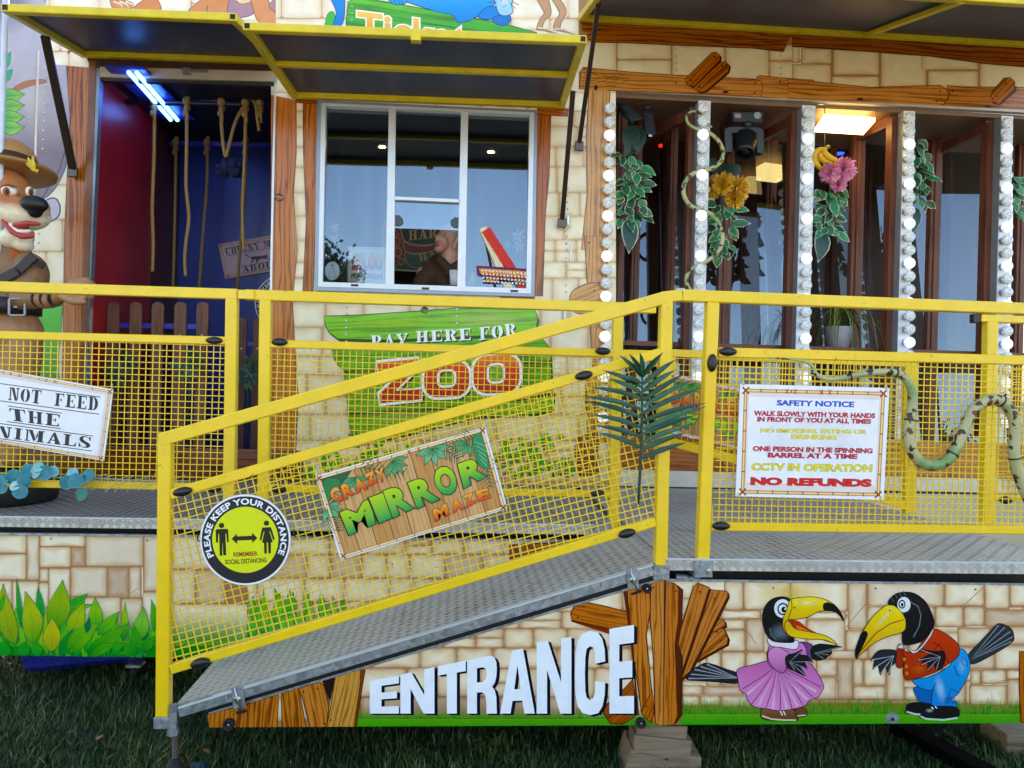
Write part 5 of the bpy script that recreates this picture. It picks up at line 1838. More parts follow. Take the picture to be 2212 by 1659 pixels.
# timber round the window
a.sh('P')
for pts, ax in (([(584, 205), (640, 218), (640, 330), (634, 420), (643, 540), (632, 650), (638, 760), (645, 860), (636, 1045), (575, 1045)], ((600, 1040), (615, 220))),
                ([(655, 212), (686, 222), (684, 420), (676, 640), (654, 640), (662, 480), (656, 330)], ((666, 640), (672, 220)))):
    a.plank(pts, ax, '#c4783c', '#5a2814', 1.6, 1.1, smooth=0)
a.glow(640, 500, 14, 120, hx('#e9c9a0'), 0.4)
a.plank([(1160, 240), (1190, 244), (1186, 380), (1178, 460), (1172, 640), (1150, 640)], ((1165, 630), (1174, 250)), '#b5652c', '#4a1c0c', 1.6, 1.1)
a.plank([(1160, 228), (1228, 236), (1226, 252), (1190, 250), (1160, 248)], ((1160, 238), (1226, 246)), '#b5652c', '#4a1c0c', 1.4, 0.9)
a.plank([(640, 205), (690, 212), (690, 226), (640, 222)], ((640, 212), (690, 220)), '#a85a28', '#4a1c0c', 1.4, 0.9)
a.plank([(1080, 636), (1156, 640), (1154, 650), (1080, 648)], ((1080, 642), (1156, 645)), '#b5754a', None, 1, 0.8)
a.plank([(1272, 190), (1317, 196), (1314, 330), (1312, 540), (1256, 540), (1268, 420), (1266, 300)], ((1290, 540), (1296, 200)), '#d3a26c', '#7a4526', 1.8, 0.8, smooth=0)
a.plank([(1262, 510), (1312, 512), (1310, 660), (1300, 800), (1280, 800), (1270, 640)], ((1285, 780), (1290, 520)), '#cf9a62', '#5a2c22', 1.8, 0.8, [(1272, 524), (1300, 523)])
a.plank([(1234, 632), (1262, 615), (1296, 612), (1306, 630), (1304, 668), (1250, 678), (1232, 660)], ((1236, 655), (1300, 630)), '#d6a066', '#3c1f2a', 1.8, 0.7, [(1283, 628)], smooth=3)
a.plank([(1262, 800), (1316, 800), (1316, 960), (1270, 960)], ((1290, 950), (1292, 800)), '#c48a56', '#5a2c22', 1.8, 0.9)
# green signboard
a.sh('D2')
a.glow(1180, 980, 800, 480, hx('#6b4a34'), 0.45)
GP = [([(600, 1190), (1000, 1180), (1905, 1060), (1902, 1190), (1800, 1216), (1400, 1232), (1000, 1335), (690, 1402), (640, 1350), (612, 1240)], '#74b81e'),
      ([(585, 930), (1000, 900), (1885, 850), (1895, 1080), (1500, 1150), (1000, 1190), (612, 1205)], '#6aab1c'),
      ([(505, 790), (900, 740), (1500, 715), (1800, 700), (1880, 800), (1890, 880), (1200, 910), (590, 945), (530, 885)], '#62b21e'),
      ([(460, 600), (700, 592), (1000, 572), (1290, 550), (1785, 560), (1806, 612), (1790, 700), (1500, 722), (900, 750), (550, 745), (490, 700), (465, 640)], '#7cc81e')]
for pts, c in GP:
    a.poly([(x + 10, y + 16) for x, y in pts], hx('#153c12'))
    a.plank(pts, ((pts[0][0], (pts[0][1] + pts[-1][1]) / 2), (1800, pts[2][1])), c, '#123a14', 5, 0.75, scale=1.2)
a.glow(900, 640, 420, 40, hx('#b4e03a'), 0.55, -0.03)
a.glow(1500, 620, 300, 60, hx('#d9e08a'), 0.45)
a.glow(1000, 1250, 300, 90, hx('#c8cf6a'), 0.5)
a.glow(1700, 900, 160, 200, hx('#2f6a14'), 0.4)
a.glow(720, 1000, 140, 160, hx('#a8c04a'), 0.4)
W1, D1_ = hx('#f7f6f0'), hx('#12200f')
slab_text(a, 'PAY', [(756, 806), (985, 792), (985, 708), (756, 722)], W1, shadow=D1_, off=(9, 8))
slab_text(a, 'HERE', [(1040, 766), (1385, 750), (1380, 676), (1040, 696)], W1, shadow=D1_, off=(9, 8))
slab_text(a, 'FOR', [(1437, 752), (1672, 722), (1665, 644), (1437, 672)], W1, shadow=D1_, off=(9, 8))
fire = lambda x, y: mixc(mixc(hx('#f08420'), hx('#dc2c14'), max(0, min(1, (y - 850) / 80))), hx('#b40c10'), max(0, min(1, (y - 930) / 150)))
def rrect(x0, y0, x1, y1, r, sk=0.0, n=5):
    o = []
    for cx, cy, a0 in ((x1 - r, y0 + r, -90), (x1 - r, y1 - r, 0), (x0 + r, y1 - r, 90), (x0 + r, y0 + r, 180)):
        for i in range(n + 1):
            t = R(a0 + 90 * i / n)
            x, y = cx + r * math.cos(t), cy + r * math.sin(t)
            o.append((x, y - sk * (x - x0)))
    return o
kz = lambda x, y: ((1050 + x * .66929 - 1000) / .63291, (1150 + y * .66929 - 880) / .63291)
Z = [kz(*p) for p in [(672, 434), (922, 410), (926, 474), (795, 606), (946, 592), (942, 666), (690, 692), (684, 622), (765, 545), (835, 488), (680, 500)]]
OO = [(rrect(1082, 885, 1382, 1125, 95, 0.05), rrect(1178, 945, 1285, 1045, 32, 0.05)), (rrect(1392, 845, 1698, 1100, 95, 0.05), rrect(1492, 905, 1592, 1020, 32, 0.05))]
for o_, h_ in [(Z, None)] + OO:
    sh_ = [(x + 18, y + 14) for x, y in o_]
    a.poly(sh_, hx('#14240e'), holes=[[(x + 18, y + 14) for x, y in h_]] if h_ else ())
for o_, h_ in [(Z, None)] + OO:
    a.poly(o_, fire, holes=[h_] if h_ else ())
    a.ribbon(o_, 17, W1, closed=True)
    if h_:
        a.ribbon(h_, 15, W1, closed=True)
a.rivets([(601, 540 + i * 44) for i in range(6)] + [(1297, 556 + i * 44) for i in range(4)] + [(265 + i * 57, 1360) for i in range(6)], '#d9d0b8', 7)
a.rivets([(1980, 60 + i * 43) for i in range(10)], '#d9cdb4', 6)
a.sh('C2')
a.rivets([(1722 - i * .8, 1220 + i * 44) for i in range(10)], '#d9cdb4', 7)
# painted ivy and stump at the foot
a.sh('G5')
rnd = random.Random(12)
for x0, x1, y0, y1, n in ((40, 330, 150, 400, 22), (340, 720, 70, 330, 40), (1310, 1880, 90, 360, 60)):
    for i in range(n):
        x, y = rnd.uniform(x0, x1), rnd.uniform(y0, y1)
        t = rnd.uniform(-2.6, -0.5)
        L = rnd.uniform(50, 95)
        a.leaf((x, y), (x + L * math.cos(t), y + L * math.sin(t)), L * 0.5, rnd.choice(('#0a6a1c', '#0f9a1c', '#12b31e')), rnd.choice(('#1fc42a', '#3fd43a', '#12a02a')), '#064a1c', 3, 2)
for x, y in ((1345, 215), (1370, 250), (1340, 290), (1375, 320), (1350, 345)):
    a.glow(x, y, 26, 22, hx('#8a5aa8'), 0.9)
a.plank([(1870, 60), (2010, 30), (2010, 330), (1880, 330), (1850, 200)], ((1940, 320), (1945, 50)), '#8f4f2e', '#43200f', 5, 1.1)
wl = a.mesh('painted_front', None, parent=bo)
mb = MB()
for pc in a.clips:
    mb.prism([at(x, y, PW + 0.021) for x, y in pc], 0.03)
mb.build('wall_board', MATS['panel_edge'], bo)


def plate(name, pts, Y, depth, mat, parent, sheet='P'):
    mb = MB()
    mb.prism([at(*S(sheet, x, y), Y) for x, y in pts] if sheet != 'P' else [at(x, y, Y) for x, y in pts], depth)
    return mb.build(name, mat, parent)


# ---- window: aluminium frame, mullions, glazing
ALU = simple('white_aluminium', '#d5dae3', 0.3, 0.25, 0.05)
ALG = simple('grey_aluminium', '#8f9bb0', 0.35, 0.4, 0.06)
wn = thing('ticket_window', at(918, 632, PW - 0.03), 'wide white three-pane ticket window with an open serving hatch in the middle', 'window')
OUTQ = [(685.5, 216), (1161, 238), (1154.5, 641), (679, 627)]
MIDQ = [(694, 222), (1154, 243), (1147, 634), (687, 619)]
INQ = [(703.5, 228.5), (1144.5, 248.5), (1137, 623), (697, 609)]
def ring(name, A_, B_, Y, depth, mat, parent):
    mb = MB()
    for i in range(4):
        j = (i + 1) % 4
        mb.prism([at(*A_[i], Y), at(*A_[j], Y), at(*B_[j], Y), at(*B_[i], Y)], depth)
    return mb.build(name, mat, parent)
ring('outer_frame', OUTQ, MIDQ, PW - 0.028, 0.06, ALG, wn)
ring('inner_frame', MIDQ, INQ, PW - 0.034, 0.06, ALU, wn)
plate('mullion', [(840, 234.5), (854.5, 235), (851, 614), (832.5, 613)], PW - 0.026, 0.04, ALU, wn)
plate('mullion', [(996, 242), (1011.5, 242.5), (1005, 619), (988, 618)], PW - 0.026, 0.04, ALU, wn)
plate('transom', [(853.5, 424.5), (993.5, 430.5), (993, 437), (853, 431)], PW - 0.026, 0.04, ALU, wn)


def glass_mat(name, refl, tint, trans=1.0, rough=0.005):
    """coated glazing: partly mirror, partly clear"""
    m, nt, b = new_mat(name)
    nt.nodes.remove(b)
    out = nt.nodes['Material Output']
    g = N(nt, 'BsdfGlossy')
    g.inputs['Color'].default_value = hx('#c9dcf2')
    g.inputs['Roughness'].default_value = rough
    t = N(nt, 'BsdfTransparent')
    t.inputs['Color'].default_value = hx(tint)
    lw = N(nt, 'LayerWeight')
    lw.inputs['Blend'].default_value = 0.25
    sm = N(nt, 'Mapping')                                   # faint vertical smears
    sm.inputs['Scale'].default_value = (9, 9, 1.2)
    nt.links.new(N(nt, 'TexCoord').outputs['Object'], sm.inputs['Vector'])
    f = MA(nt, 'MULTIPLY', MA(nt, 'MULTIPLY_ADD', lw.outputs['Fresnel'], 0.5, refl), MA(nt, 'MULTIPLY_ADD', noise(nt, 1.0, 5, 0.6, sm.outputs[0]), 0.36, 0.82))
    mx = N(nt, 'MixShader')
    nt.links.new(f, mx.inputs[0])
    nt.links.new(t.outputs[0], mx.inputs[1])
    nt.links.new(g.outputs[0], mx.inputs[2])
    nt.links.new(mx.outputs[0], out.inputs['Surface'])
    MATS[name] = m
    return m


GLASS = glass_mat('booth_glass', 0.20, '#cdd6dc')


def pane(name, pts, Y, lean, parent, mat=None, rotz=0.0):
    """glazing leaning back by 'lean' radians at the top"""
    q = [at(x, y, Y) for x, y in pts]
    zc = sum(p.z for p in q) / len(q)
    xc = sum(p.x for p in q) / len(q)
    q = [Vector((p.x, p.y + (p.z - zc) * math.tan(lean) + (p.x - xc) * math.tan(rotz), p.z)) for p in q]
    mb = MB()
    mb.add(q, [tuple(range(len(q)))])
    return mb.build(name, mat or GLASS, parent, recalc=False)


LEAN = R(2.2)
pane('pane', [(702, 226), (842, 232), (834, 615), (695, 611)], PW + 0.0, LEAN, wn)
pane('pane', [(853, 233), (997, 240), (994, 432), (852, 428)], PW + 0.0, LEAN, wn)
pane('pane', [(1010, 240), (1146, 247), (1138, 625), (1003, 621)], PW + 0.0, LEAN, wn)
pane('sliding_pane', [(852, 432), (995, 437), (992, 498), (851, 493)], PW + 0.004, LEAN, wn, glass_mat('hatch_glass', 0.28, '#cdd6dc'))
for pts in ([(854, 465), (862, 464.5), (870, 472), (871, 481), (864, 487), (853.5, 487)], [(991, 470), (982, 469), (973, 477), (973, 485), (980, 491), (990, 492)]):
    plate('corner_plate', pts, PW - 0.012, 0.008, simple('dark_grey_plastic', '#3a4250', 0.4), wn)
for x, y in ((766, 616), (919, 623), (1111, 628.5)):
    plate('drain_slot', [(x - 8, y - 2.5), (x + 8, y - 2), (x + 8, y + 2.8), (x - 8, y + 2.3)], PW - 0.0365, 0.004, BLK, wn)
# lily transfers and round sticker on the panes
a = Art(PW - 0.006, 'F2')
def lily(x, y, r, rot, al=0.4):
    for i in range(6):
        t = rot + i * math.pi / 3
        tip = (x + r * math.cos(t), y + r * math.sin(t))
        n = (-math.sin(t) * r * .2, math.cos(t) * r * .2)
        m_ = (x + r * .5 * math.cos(t), y + r * .5 * math.sin(t))
        a.poly([(x, y), (m_[0] + n[0], m_[1] + n[1]), tip, (m_[0] - n[0], m_[1] - n[1])], hx('#dfe6ea', al * (0.7 + 0.3 * (i % 2))))
lily(1985, 140, 80, .3, .42); lily(1990, 240, 70, .9, .36); lily(1880, 225, 45, .1, .42)
lily(225, 70, 60, .2, .34); lily(235, 190, 75, .8, .4)
a.mesh('lily_transfer', None, [MATS['print_paint']], wn)
a = Art(PW - 0.006, 'F2')
a.disc(202, 480, 72, hx('#f4f2f4'), 89, 32)
a.disc(202, 480, 68, hx('#b9aeb6'), 84, 32, r0=0.955)
HS = hx('#a79fae')
for i in range(5):
    w = 18 + i * 9
    y = 440 + i * 22
    a.ribbon([(202 - w, y + 14), (202 - w + 8, y), (202 + w - 8, y), (202 + w, y + 14)], 3, HS)
for x in (-30, -12, 12, 30):
    a.ribbon([(202 + x * .35, 430), (202 + x * 1.3, 545)], 2.5, HS)
a.poly([(182, 432), (202, 412), (222, 432)], HS)
a.text('Fun Fair', [(160, 552), (244, 552), (238, 532), (166, 532)], HS, bold=0.0)
tag(a.mesh('round_sticker', None, [MATS['print_paint']]), 'white oval sticker with a grey helter-skelter tower on the left glass pane', 'sticker')
# price sheet behind the left pane
PQ = [(752, 533), (833, 536), (832, 612.5), (751, 610)]
a = Art(PW + 0.03, 'F2')
a.poly([(352, 245), (716, 256), (714, 602), (350, 588)], hx('#d9cdbd'))
a.ribbon([(362, 258), (706, 268), (704, 590), (360, 577)], 7, hx('#b38a72'), closed=True)
a.glow(530, 540, 190, 60, hx('#d9c2a4'), 0.6)
pg = lambda v: mixc(hx('#c0260c'), hx('#e8a860'), max(0, min(1, (v - .25) * 1.5)))
a.text('\u00a33.00', [(388, 472), (684, 478), (682, 320), (386, 312)], pg, bold=0.05, outline=hx('#4a3a32'), ow=0.02)
a.text('PER PERSON', [(384, 552), (682, 558), (682, 508), (384, 502)], hx('#2f3420'), bold=0.035)
tag(a.mesh('price_sheet', PQ, [MATS['print_paint'], MATS['panel_edge']], thick=0.003), 'paper price sheet reading 3.00 pounds per person behind the left pane', 'price sheet')
# fasteners on the booth front
for sh_, x, y, r in (('D2', 1094, 562, 23), ('C1', 1810, 1281, 26)):
    c = at(*S(sh_, x, y), PW + 0.015)
    k = r * SHEETS[sh_][2] / SHEETS[sh_][3] * K / ppm(PW)
    mb = MB()
    mb.lathe([(0, 0), (k, 0), (k * .95, 0.008), (k * .8, 0.009), (k * .7, 0.003), (0, 0.003)], c, (0, -1, 0), 18)
    o = mb.build('catch_ring', BLK, bo)
    mb = MB()
    mb.bar(c + Vector((-k * 1.1, -0.011, 0.004)), c + Vector((k * 1.1, -0.011, -0.004)), 0.008, 0.006)
    mb.build('catch_lever', simple('brass', '#9a7a4a', 0.4, 0.6), o)
for sh_, (x, y), h_ in (('C2', (1727, 1430), 50), ('D2', (1972, 590), 34)):
    c = at(*S(sh_, x, y), PW + 0.012)
    k = SHEETS[sh_][2] / SHEETS[sh_][3] * K / ppm(PW)
    mb = MB()
    mb.box((c.x - 22 * k, c.y, c.z - h_ * k), (c.x + 22 * k, c.y + 0.004, c.z + h_ * k), 0.001)
    o = mb.build('catch_plate', simple('cream_plate', '#cdbf9f', 0.4, 0.2), bo)
    mb = MB()
    mb.bar(c + Vector((0, -0.01, 30 * k)), c + Vector((3 * k, -0.01, -30 * k)), 0.012, 0.012)
    mb.build('catch', SCREW, o)
for x, y in ((2014, 200), (2000, 880)):
    c = at(*S('D2', x, y), PW + 0.012)
    mb = MB()
    mb.bar(c + Vector((0.002, 0, 0.055)), c + Vector((-0.002, 0, -0.055)), 0.012, 0.012, (0, 1, 0), 0.002)
    mb.build('draw_latch', SCREW, bo)

# ------------------------------------------------------------------ painted beam over the mirror maze
clip = [(1250, -40), (2270, -40), (2270, 246), (1316, 196), (1250, 193)]
a = Art(PW + 0.012, 'P', clip=clip)
a.poly([(1240, -60), (2290, -60), (2290, 300), (1240, 300)], hx('#a8784e'))
a.sh('C3')
mortar_stones(a, [(-40, 400, 380, 700), (386, 400, 915, 580), (386, 586, 915, 760), (922, 430, 1435, 800), (1440, 440, 1860, 800), (1866, 440, 2260, 590), (1866, 597, 2300, 790)], 5, 5, 18, light='#eadbb4', mid='#dfcb9f', edge='#c29a66', tones=(0, .06))
a.sh('C4')
mortar_stones(a, [(-60, 420, 10, 610), (30, 470, 322, 622), (-60, 628, 318, 830), (340, 480, 788, 730), (328, 744, 785, 880), (800, 500, 1245, 860), (1190, 540, 1755, 680), (1260, 690, 1750, 860), (1765, 600, 2330, 900)], 6, 5, 18, light='#e6d6ac', mid='#d9c497', edge='#b98f5c', tones=(0, .06))
a.sh('C3')
P2 = '#b5733a'
a.plank([(40, 200), (300, 160), (2300, 280), (2300, 340), (2060, 360), (2000, 505), (1700, 470), (900, 440), (500, 420), (160, 412), (62, 350), (150, 320), (50, 300)], ((60, 330), (2000, 440)), '#a8622e', '#43200f', 7, 1.2)
a.ribbon([(2010, 500), (2055, 370), (1780, 345)], 5, DKB)
for k_ in range(4):
    a.ribbon(cr([(2040 - k_ * 12, 395 + k_ * 8), (1880 - k_ * 60, 400 + k_ * 4), (1810 - k_ * 55, 430), (1900 - k_ * 40, 455 + k_ * 6), (2010, 480 + k_ * 4)], False, 5), 4, hx('#5a2612', .8))
for pts, ax, nl in (([(1740, 750), (1770, 735), (2000, 760), (2300, 780), (2300, 985), (1790, 945)], ((1740, 840), (2300, 880)), [(1972, 795)]),
                    ([(35, 690), (60, 655), (160, 668), (500, 700), (930, 730), (1400, 752), (1720, 770), (1790, 790), (1800, 860), (1780, 945), (1400, 920), (300, 880), (200, 915), (60, 915), (20, 870)], ((40, 780), (1760, 860)), [(958, 808), (1730, 805), (1724, 905)])):
    a.plank(pts, ax, '#cc8e50', '#5a2612', 7, 0.95, nl)
for k_ in range(4):
    a.ribbon(cr([(60, 700 + k_ * 12), (130 + k_ * 70, 705 + k_ * 4), (210 + k_ * 95, 755 + k_ * 4), (130 + k_ * 70, 790 + k_ * 14), (50, 800 + k_ * 20)], False, 5), 4, hx('#7a3d18', .8))
a.disc(180, 855, 18, hx('#3d2016'), 28, 10)
a.disc(1440, 895, 32, hx('#4a2c1e'), 14, 10)
for pts, nl in (([(1045, 770), (1310, 512), (1350, 508), (1390, 545), (1385, 590), (1150, 830), (1105, 845), (1060, 820)], [(1335, 556), (1107, 787)]), ([(1120, 862), (1390, 605), (1440, 600), (1480, 640), (1465, 700), (1250, 885), (1190, 900)], [(1407, 640), (1187, 847)])):
    a.poly([(x + 14, y + 12) for x, y in pts], hx('#451a0e'))
    a.plank(pts, ((pts[0][0], pts[0][1]), (pts[1][0], pts[1][1])), '#b5692e', '#451a0e', 7, 1.1, nl)
a.sh('C4')
a.plank([(-60, 330), (800, 390), (2330, 470), (2330, 665), (1800, 620), (1300, 550), (700, 505), (-60, 455)], ((0, 400), (2200, 560)), '#96552a', '#43200f', 7, 1.2)
a.plank([(-100, 770), (100, 790), (700, 850), (1380, 830), (1440, 870), (1465, 930), (1430, 980), (1400, 1040), (800, 1010), (-100, 975)], ((0, 880), (1400, 940)), '#c98a4c', '#5a2612', 7, 1.0, [(1380, 890), (1340, 985)])
a.plank([(1440, 832), (1600, 845), (2330, 850), (2330, 1095), (1400, 1045), (1455, 960), (1470, 910)], ((1450, 930), (2300, 990)), '#bd7c42', '#5a2612', 7, 1.0, [(1497, 887)])
a.poly([(1880, 990), (1950, 1012), (2105, 870), (2110, 830), (2125, 850), (2115, 890), (1960, 1025), (1890, 1010)], hx('#451a0e'))
a.plank([(1870, 930), (1890, 880), (2000, 760), (2060, 755), (2105, 800), (2100, 860), (1960, 1005), (1900, 995)], ((1900, 960), (2060, 790)), '#bb7436', '#451a0e', 7, 1.0, [(2016, 817), (1930, 937)])
a.disc(600, 965, 34, hx('#4a2c1e'), 15, 10)
a.disc(1845, 1035, 34, hx('#4a2c1e'), 14, 10)
for x, ys in ((812, range(580, 850, 62)), (1772, range(650, 850, 60))):
    a.rivets([(x, y) for y in ys], '#d8c59c', 8)
a.sh('C3')
a.rivets([(958, 480 + i * 66) for i in range(5)] + [(1972, 540 + i * 60) for i in range(4)], '#d8c59c', 9)
tag(a.mesh('painted_beam', clip, thick=0.05), 'wide beam painted as stones and nailed planks above the light bulb columns', 'wall')
plate_ = MB()
plate_.hexa([at(1316, 197, PW + 0.0), at(2270, 247, PW + 0.0), at(2270, 247, PW + 0.0) + Vector((0, 0.3, 0.02)), at(1316, 197, PW) + Vector((0, 0.3, 0.02)),
             at(1316, 197, PW) + Vector((0, 0.062, 0.03)), at(2270, 247, PW) + Vector((0, 0.062, 0.03)), at(2270, 247, PW) + Vector((0, 0.3, 0.05)), at(1316, 197, PW) + Vector((0, 0.3, 0.05))])

# base boards of the right-hand front
clip = [(1318, 940), (2270, 962), (2270, 1036), (1314, 1012)]
a = Art(PW - 0.01, 'P', clip=clip)
a.poly([(1300, 900), (2300, 900), (2300, 1100), (1300, 1100)], hx('#5a2a18'))
for x0, x1, c in ((1310, 1560, '#a8663a'), (1562, 1850, '#b5763f'), (1852, 2300, '#c08648')):
    a.plank([(x0, 935), (x1, 940 + (x1 - 1310) * .023), (x1, 1012 + (x1 - 1310) * .025), (x0, 1012 + (x0 - 1310) * .025)], ((x0, 975), (x1, 985)), c, '#5a2612', 2.0, 1.0, [(x0 + 14, 970), (x1 - 14, 985)])
a.sh('G3')
a.plank([(150, 1440), (420, 1420), (520, 1510), (460, 1560), (240, 1640)], ((160, 1450), (480, 1540)), '#9c5f3a', '#3c1a10', 6, 0.9)
bb = a.mesh('base_board', clip, thick=0.02)
tag(bb, 'painted timber base board with white plinth under the bulb columns', 'board')
plate('plinth', [(1314, 1013), (2270, 1037), (2270, 1067), (1314, 1051)], PW - 0.005, 0.02, simple('cream_plinth', '#d8d2c4', 0.35), bb)
plate('gap_shade_strip', [(1314, 1050), (2270, 1066), (2270, 1071), (1314, 1055)], PW - 0.02, 0.02, VOIDBLK, bb)  # near-black strip stands in for the shaded gap below the plinth

# sill beam under the doorway
clip = [(120, 962), (655, 974), (655, 1040), (110, 1030)]
a = Art(PW - 0.012, 'P', clip=clip)
a.poly([(90, 940), (700, 940), (700, 1060), (90, 1060)], hx('#3a1c10'))
for y0, y1, c in ((962, 985, '#6b3620'), (986, 1010, '#7d4426'), (1011, 1042, '#743c22')):
    a.plank([(90, y0 - 1), (660, y0 + 11), (660, y1 + 9), (90, y1)], ((90, y0 + 10), (660, y0 + 20)), c, '#2b120a', 1.6, 1.1)
a.disc(466, 1012, 15, hx('#1c0d08'), 9, 12)
tag(a.mesh('sill_beam', clip, thick=0.02), 'dark brown painted beam along the floor below the doorway', 'beam')
# ------------------------------------------------------------------ flap canopies
def canopy(label, FL, FR, BR, BL, mids=(), bar=0.045, bracket=None, extra=None, mat=None):
    c = thing('flap_canopy', (FL + FR + BR + BL) / 4, label, 'canopy', 'navy flap canopies with yellow frames')
    m = mat or YELW
    for n_, a, b in (('front_bar', FL, FR), ('side_bar', FL, BL), ('side_bar', FR, BR), ('back_bar', BL, BR)):
        mb = MB()
        d = (b - a).normalized() * (bar * 0.5)
        if n_ == 'side_bar':
            a, b = a + d, b - d
        else:
            a, b = a - d, b + d
        mb.bar(a, b, bar, bar, (0, 0, 1), 0.004)
        mb.build(n_, m, c)
    for a, b in mids:
        mb = MB()
        mb.bar(a, b, bar * 0.9, bar * 0.7, (0, 0, 1), 0.004)
        mb.build('cross_bar', m, c)
    mb = MB()
    u = Vector((0, 0, bar * 0.30))
    t = Vector((0, 0, 0.006))
    mb.hexa([FL + u, FR + u, BR + u, BL + u, FL + u + t, FR + u + t, BR + u + t, BL + u + t])
    mb.build('sheet', NAVY, c)
    for p, sx in ((FL, -1), (FR, 1)):
        t = MB()
        t.box((p.x - 0.014, p.y - bar / 2 - 0.003, p.z - 0.014), (p.x + 0.014, p.y - bar / 2 + 0.002, p.z + 0.014))
        t.build('open_end', VOIDBLK, c)
    return c


YF1, YF2, YF3, YB = 4.45, 4.30, 4.72, PW - 0.03
c1 = canopy('left flap canopy with navy underside over the doorway', at(16, 20, YF1), at(505, 40, YF1), at(600, 131, YB), at(180, 116, YB))
FL, FR, BR, BL = at(536, 60, YF2), at(1258, 88, YF2), at(1214, 226, YB), at(636, 205, YB)
mL, mR = FL * 0.52 + BL * 0.48, FR * 0.52 + BR * 0.48
c2 = canopy('middle flap canopy with navy underside and a cross bar over the ticket window', FL, FR, BR, BL, [(mL, mR)])
mb = MB()
c = at(898, 75, YF2 - 0.028)
mb.box((c.x - 0.028, c.y, c.z - 0.03), (c.x + 0.028, c.y + 0.05, c.z + 0.026), 0.003)
mb.build('latch_lug', YELW, c2)
FL3, BL3 = at(1325, -52, 4.29), at(1257, 37, YB)
BR3 = at(2300, 100, YB)
FR3 = BR3 + (FL3 - BL3)
c3 = canopy('right flap canopy with navy underside over the bulb columns', FL3, FR3, BR3, BL3, [(at(1866, 78, YB) + (FL3 - BL3), at(1866, 78, YB))])


def strut(label, a, b, w=0.035):
    t = thing('canopy_strut', b, label, 'strut', 'brown canopy struts')
    mb = MB()
    mb.bar(a, b, w, 0.022, (0, 1, 0), 0.003)
    mb.build('rod', STRUT, t)
    mb = MB()
    mb.box((b.x - 0.03, b.y - 0.016, b.z - 0.045), (b.x + 0.03, b.y + 0.012, b.z + 0.02), 0.003)
    mb.build('bracket', MATS['dark_steel'], t)


strut('brown steel strut holding the left canopy, on the orange painted planks', at(97, 78, 4.80), at(158, 368, PW - 0.03), 0.05)
strut('short brown steel strut right of the ticket window', at(1238, 196, 4.95), at(1214, 478, PW - 0.03), 0.032)
strut('long thin black strut running up to the right canopy', at(1300, -45, 4.78), at(1251, 312, PW - 0.03), 0.03)

# ------------------------------------------------------------------ doorway and the room behind it
door = thing('doorway', at(400, 970, PW), 'open doorway into a red and blue rope room, with metal jambs', 'doorway')
JM = simple('jamb_timber', '#7a4324', 0.3, 0, 0.2, 8)
plate('jamb', [(192, 128), (208, 135), (188, 705), (176, 1040), (166, 1040), (176, 705)], PW - 0.006, 0.03, JM, door)
plate('jamb_strip', [(206, 143), (217, 143), (198, 560), (190, 705), (186, 1034), (176, 1034), (180, 705), (190, 500)], PW - 0.002, 0.05, simple('dull_metal', '#7d8796', 0.35, 0.5), door)
plate('jamb_strip', [(592.5, 170), (596.5, 170), (588.5, 560), (582, 1034), (577, 1034), (584, 553)], PW - 0.004, 0.05, ALU, door)
plate('head_board', [(186, 122), (600, 138), (598, 155), (196, 146)], PW - 0.004, 0.04, simple('dark_brown_board', '#3a1c14', 0.5), door)
hd = plate('header', [(216, 144), (597, 154), (597, 176), (216, 166)], PW - 0.008, 0.05, simple('beige_header', '#b5a690', 0.4, 0.0, 0.1, 6), door)
plate('header_lip', [(214, 167), (597, 177), (597, 186), (214, 174)], PW + 0.01, 0.04, simple('grey_lip', '#2b2a30', 0.5), door)
mb = MB()
p0, p1 = at(394, 153, PW - 0.012), at(450, 155, PW - 0.012)
mb.box((p0.x, PW - 0.02, p0.z - 0.028), (p0.x + 0.055, PW - 0.008, p0.z + 0.022), 0.003)
mb.bar(p0 + Vector((0.04, -0.014, 0)), p1 + Vector((0, -0.014, 0)), 0.018, 0.014, (0, 1, 0), 0.003)
mb.build('latch_handle', SCREW, door)

XL = at(214, 160, PW).x - 0.012
XR2 = -1.20
ZC = at(400, 172, PW).z + 0.03
YBK = 6.95
rm = thing('rope_room', (XL + 1, 6.2, DECK), 'red and blue painted room seen through the doorway', 'room')
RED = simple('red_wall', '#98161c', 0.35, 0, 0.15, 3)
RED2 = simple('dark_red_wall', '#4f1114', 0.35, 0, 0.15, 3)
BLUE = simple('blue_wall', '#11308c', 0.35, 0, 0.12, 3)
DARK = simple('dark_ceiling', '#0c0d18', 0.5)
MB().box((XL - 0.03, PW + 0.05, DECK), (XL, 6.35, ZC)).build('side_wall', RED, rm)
MB().box((XL - 0.03, 6.35, DECK), (XL + 0.012, YBK, ZC)).build('side_wall_dark', RED2, rm)  # far stretch of the side wall in a darker red
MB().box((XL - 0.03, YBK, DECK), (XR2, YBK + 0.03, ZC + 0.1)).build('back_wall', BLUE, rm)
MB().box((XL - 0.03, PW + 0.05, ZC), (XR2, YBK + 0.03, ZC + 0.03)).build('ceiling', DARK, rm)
MB().box((XR2, PW + 0.05, DECK), (XR2 + 0.03, YBK, ZC)).build('side_wall', BLUE, rm)

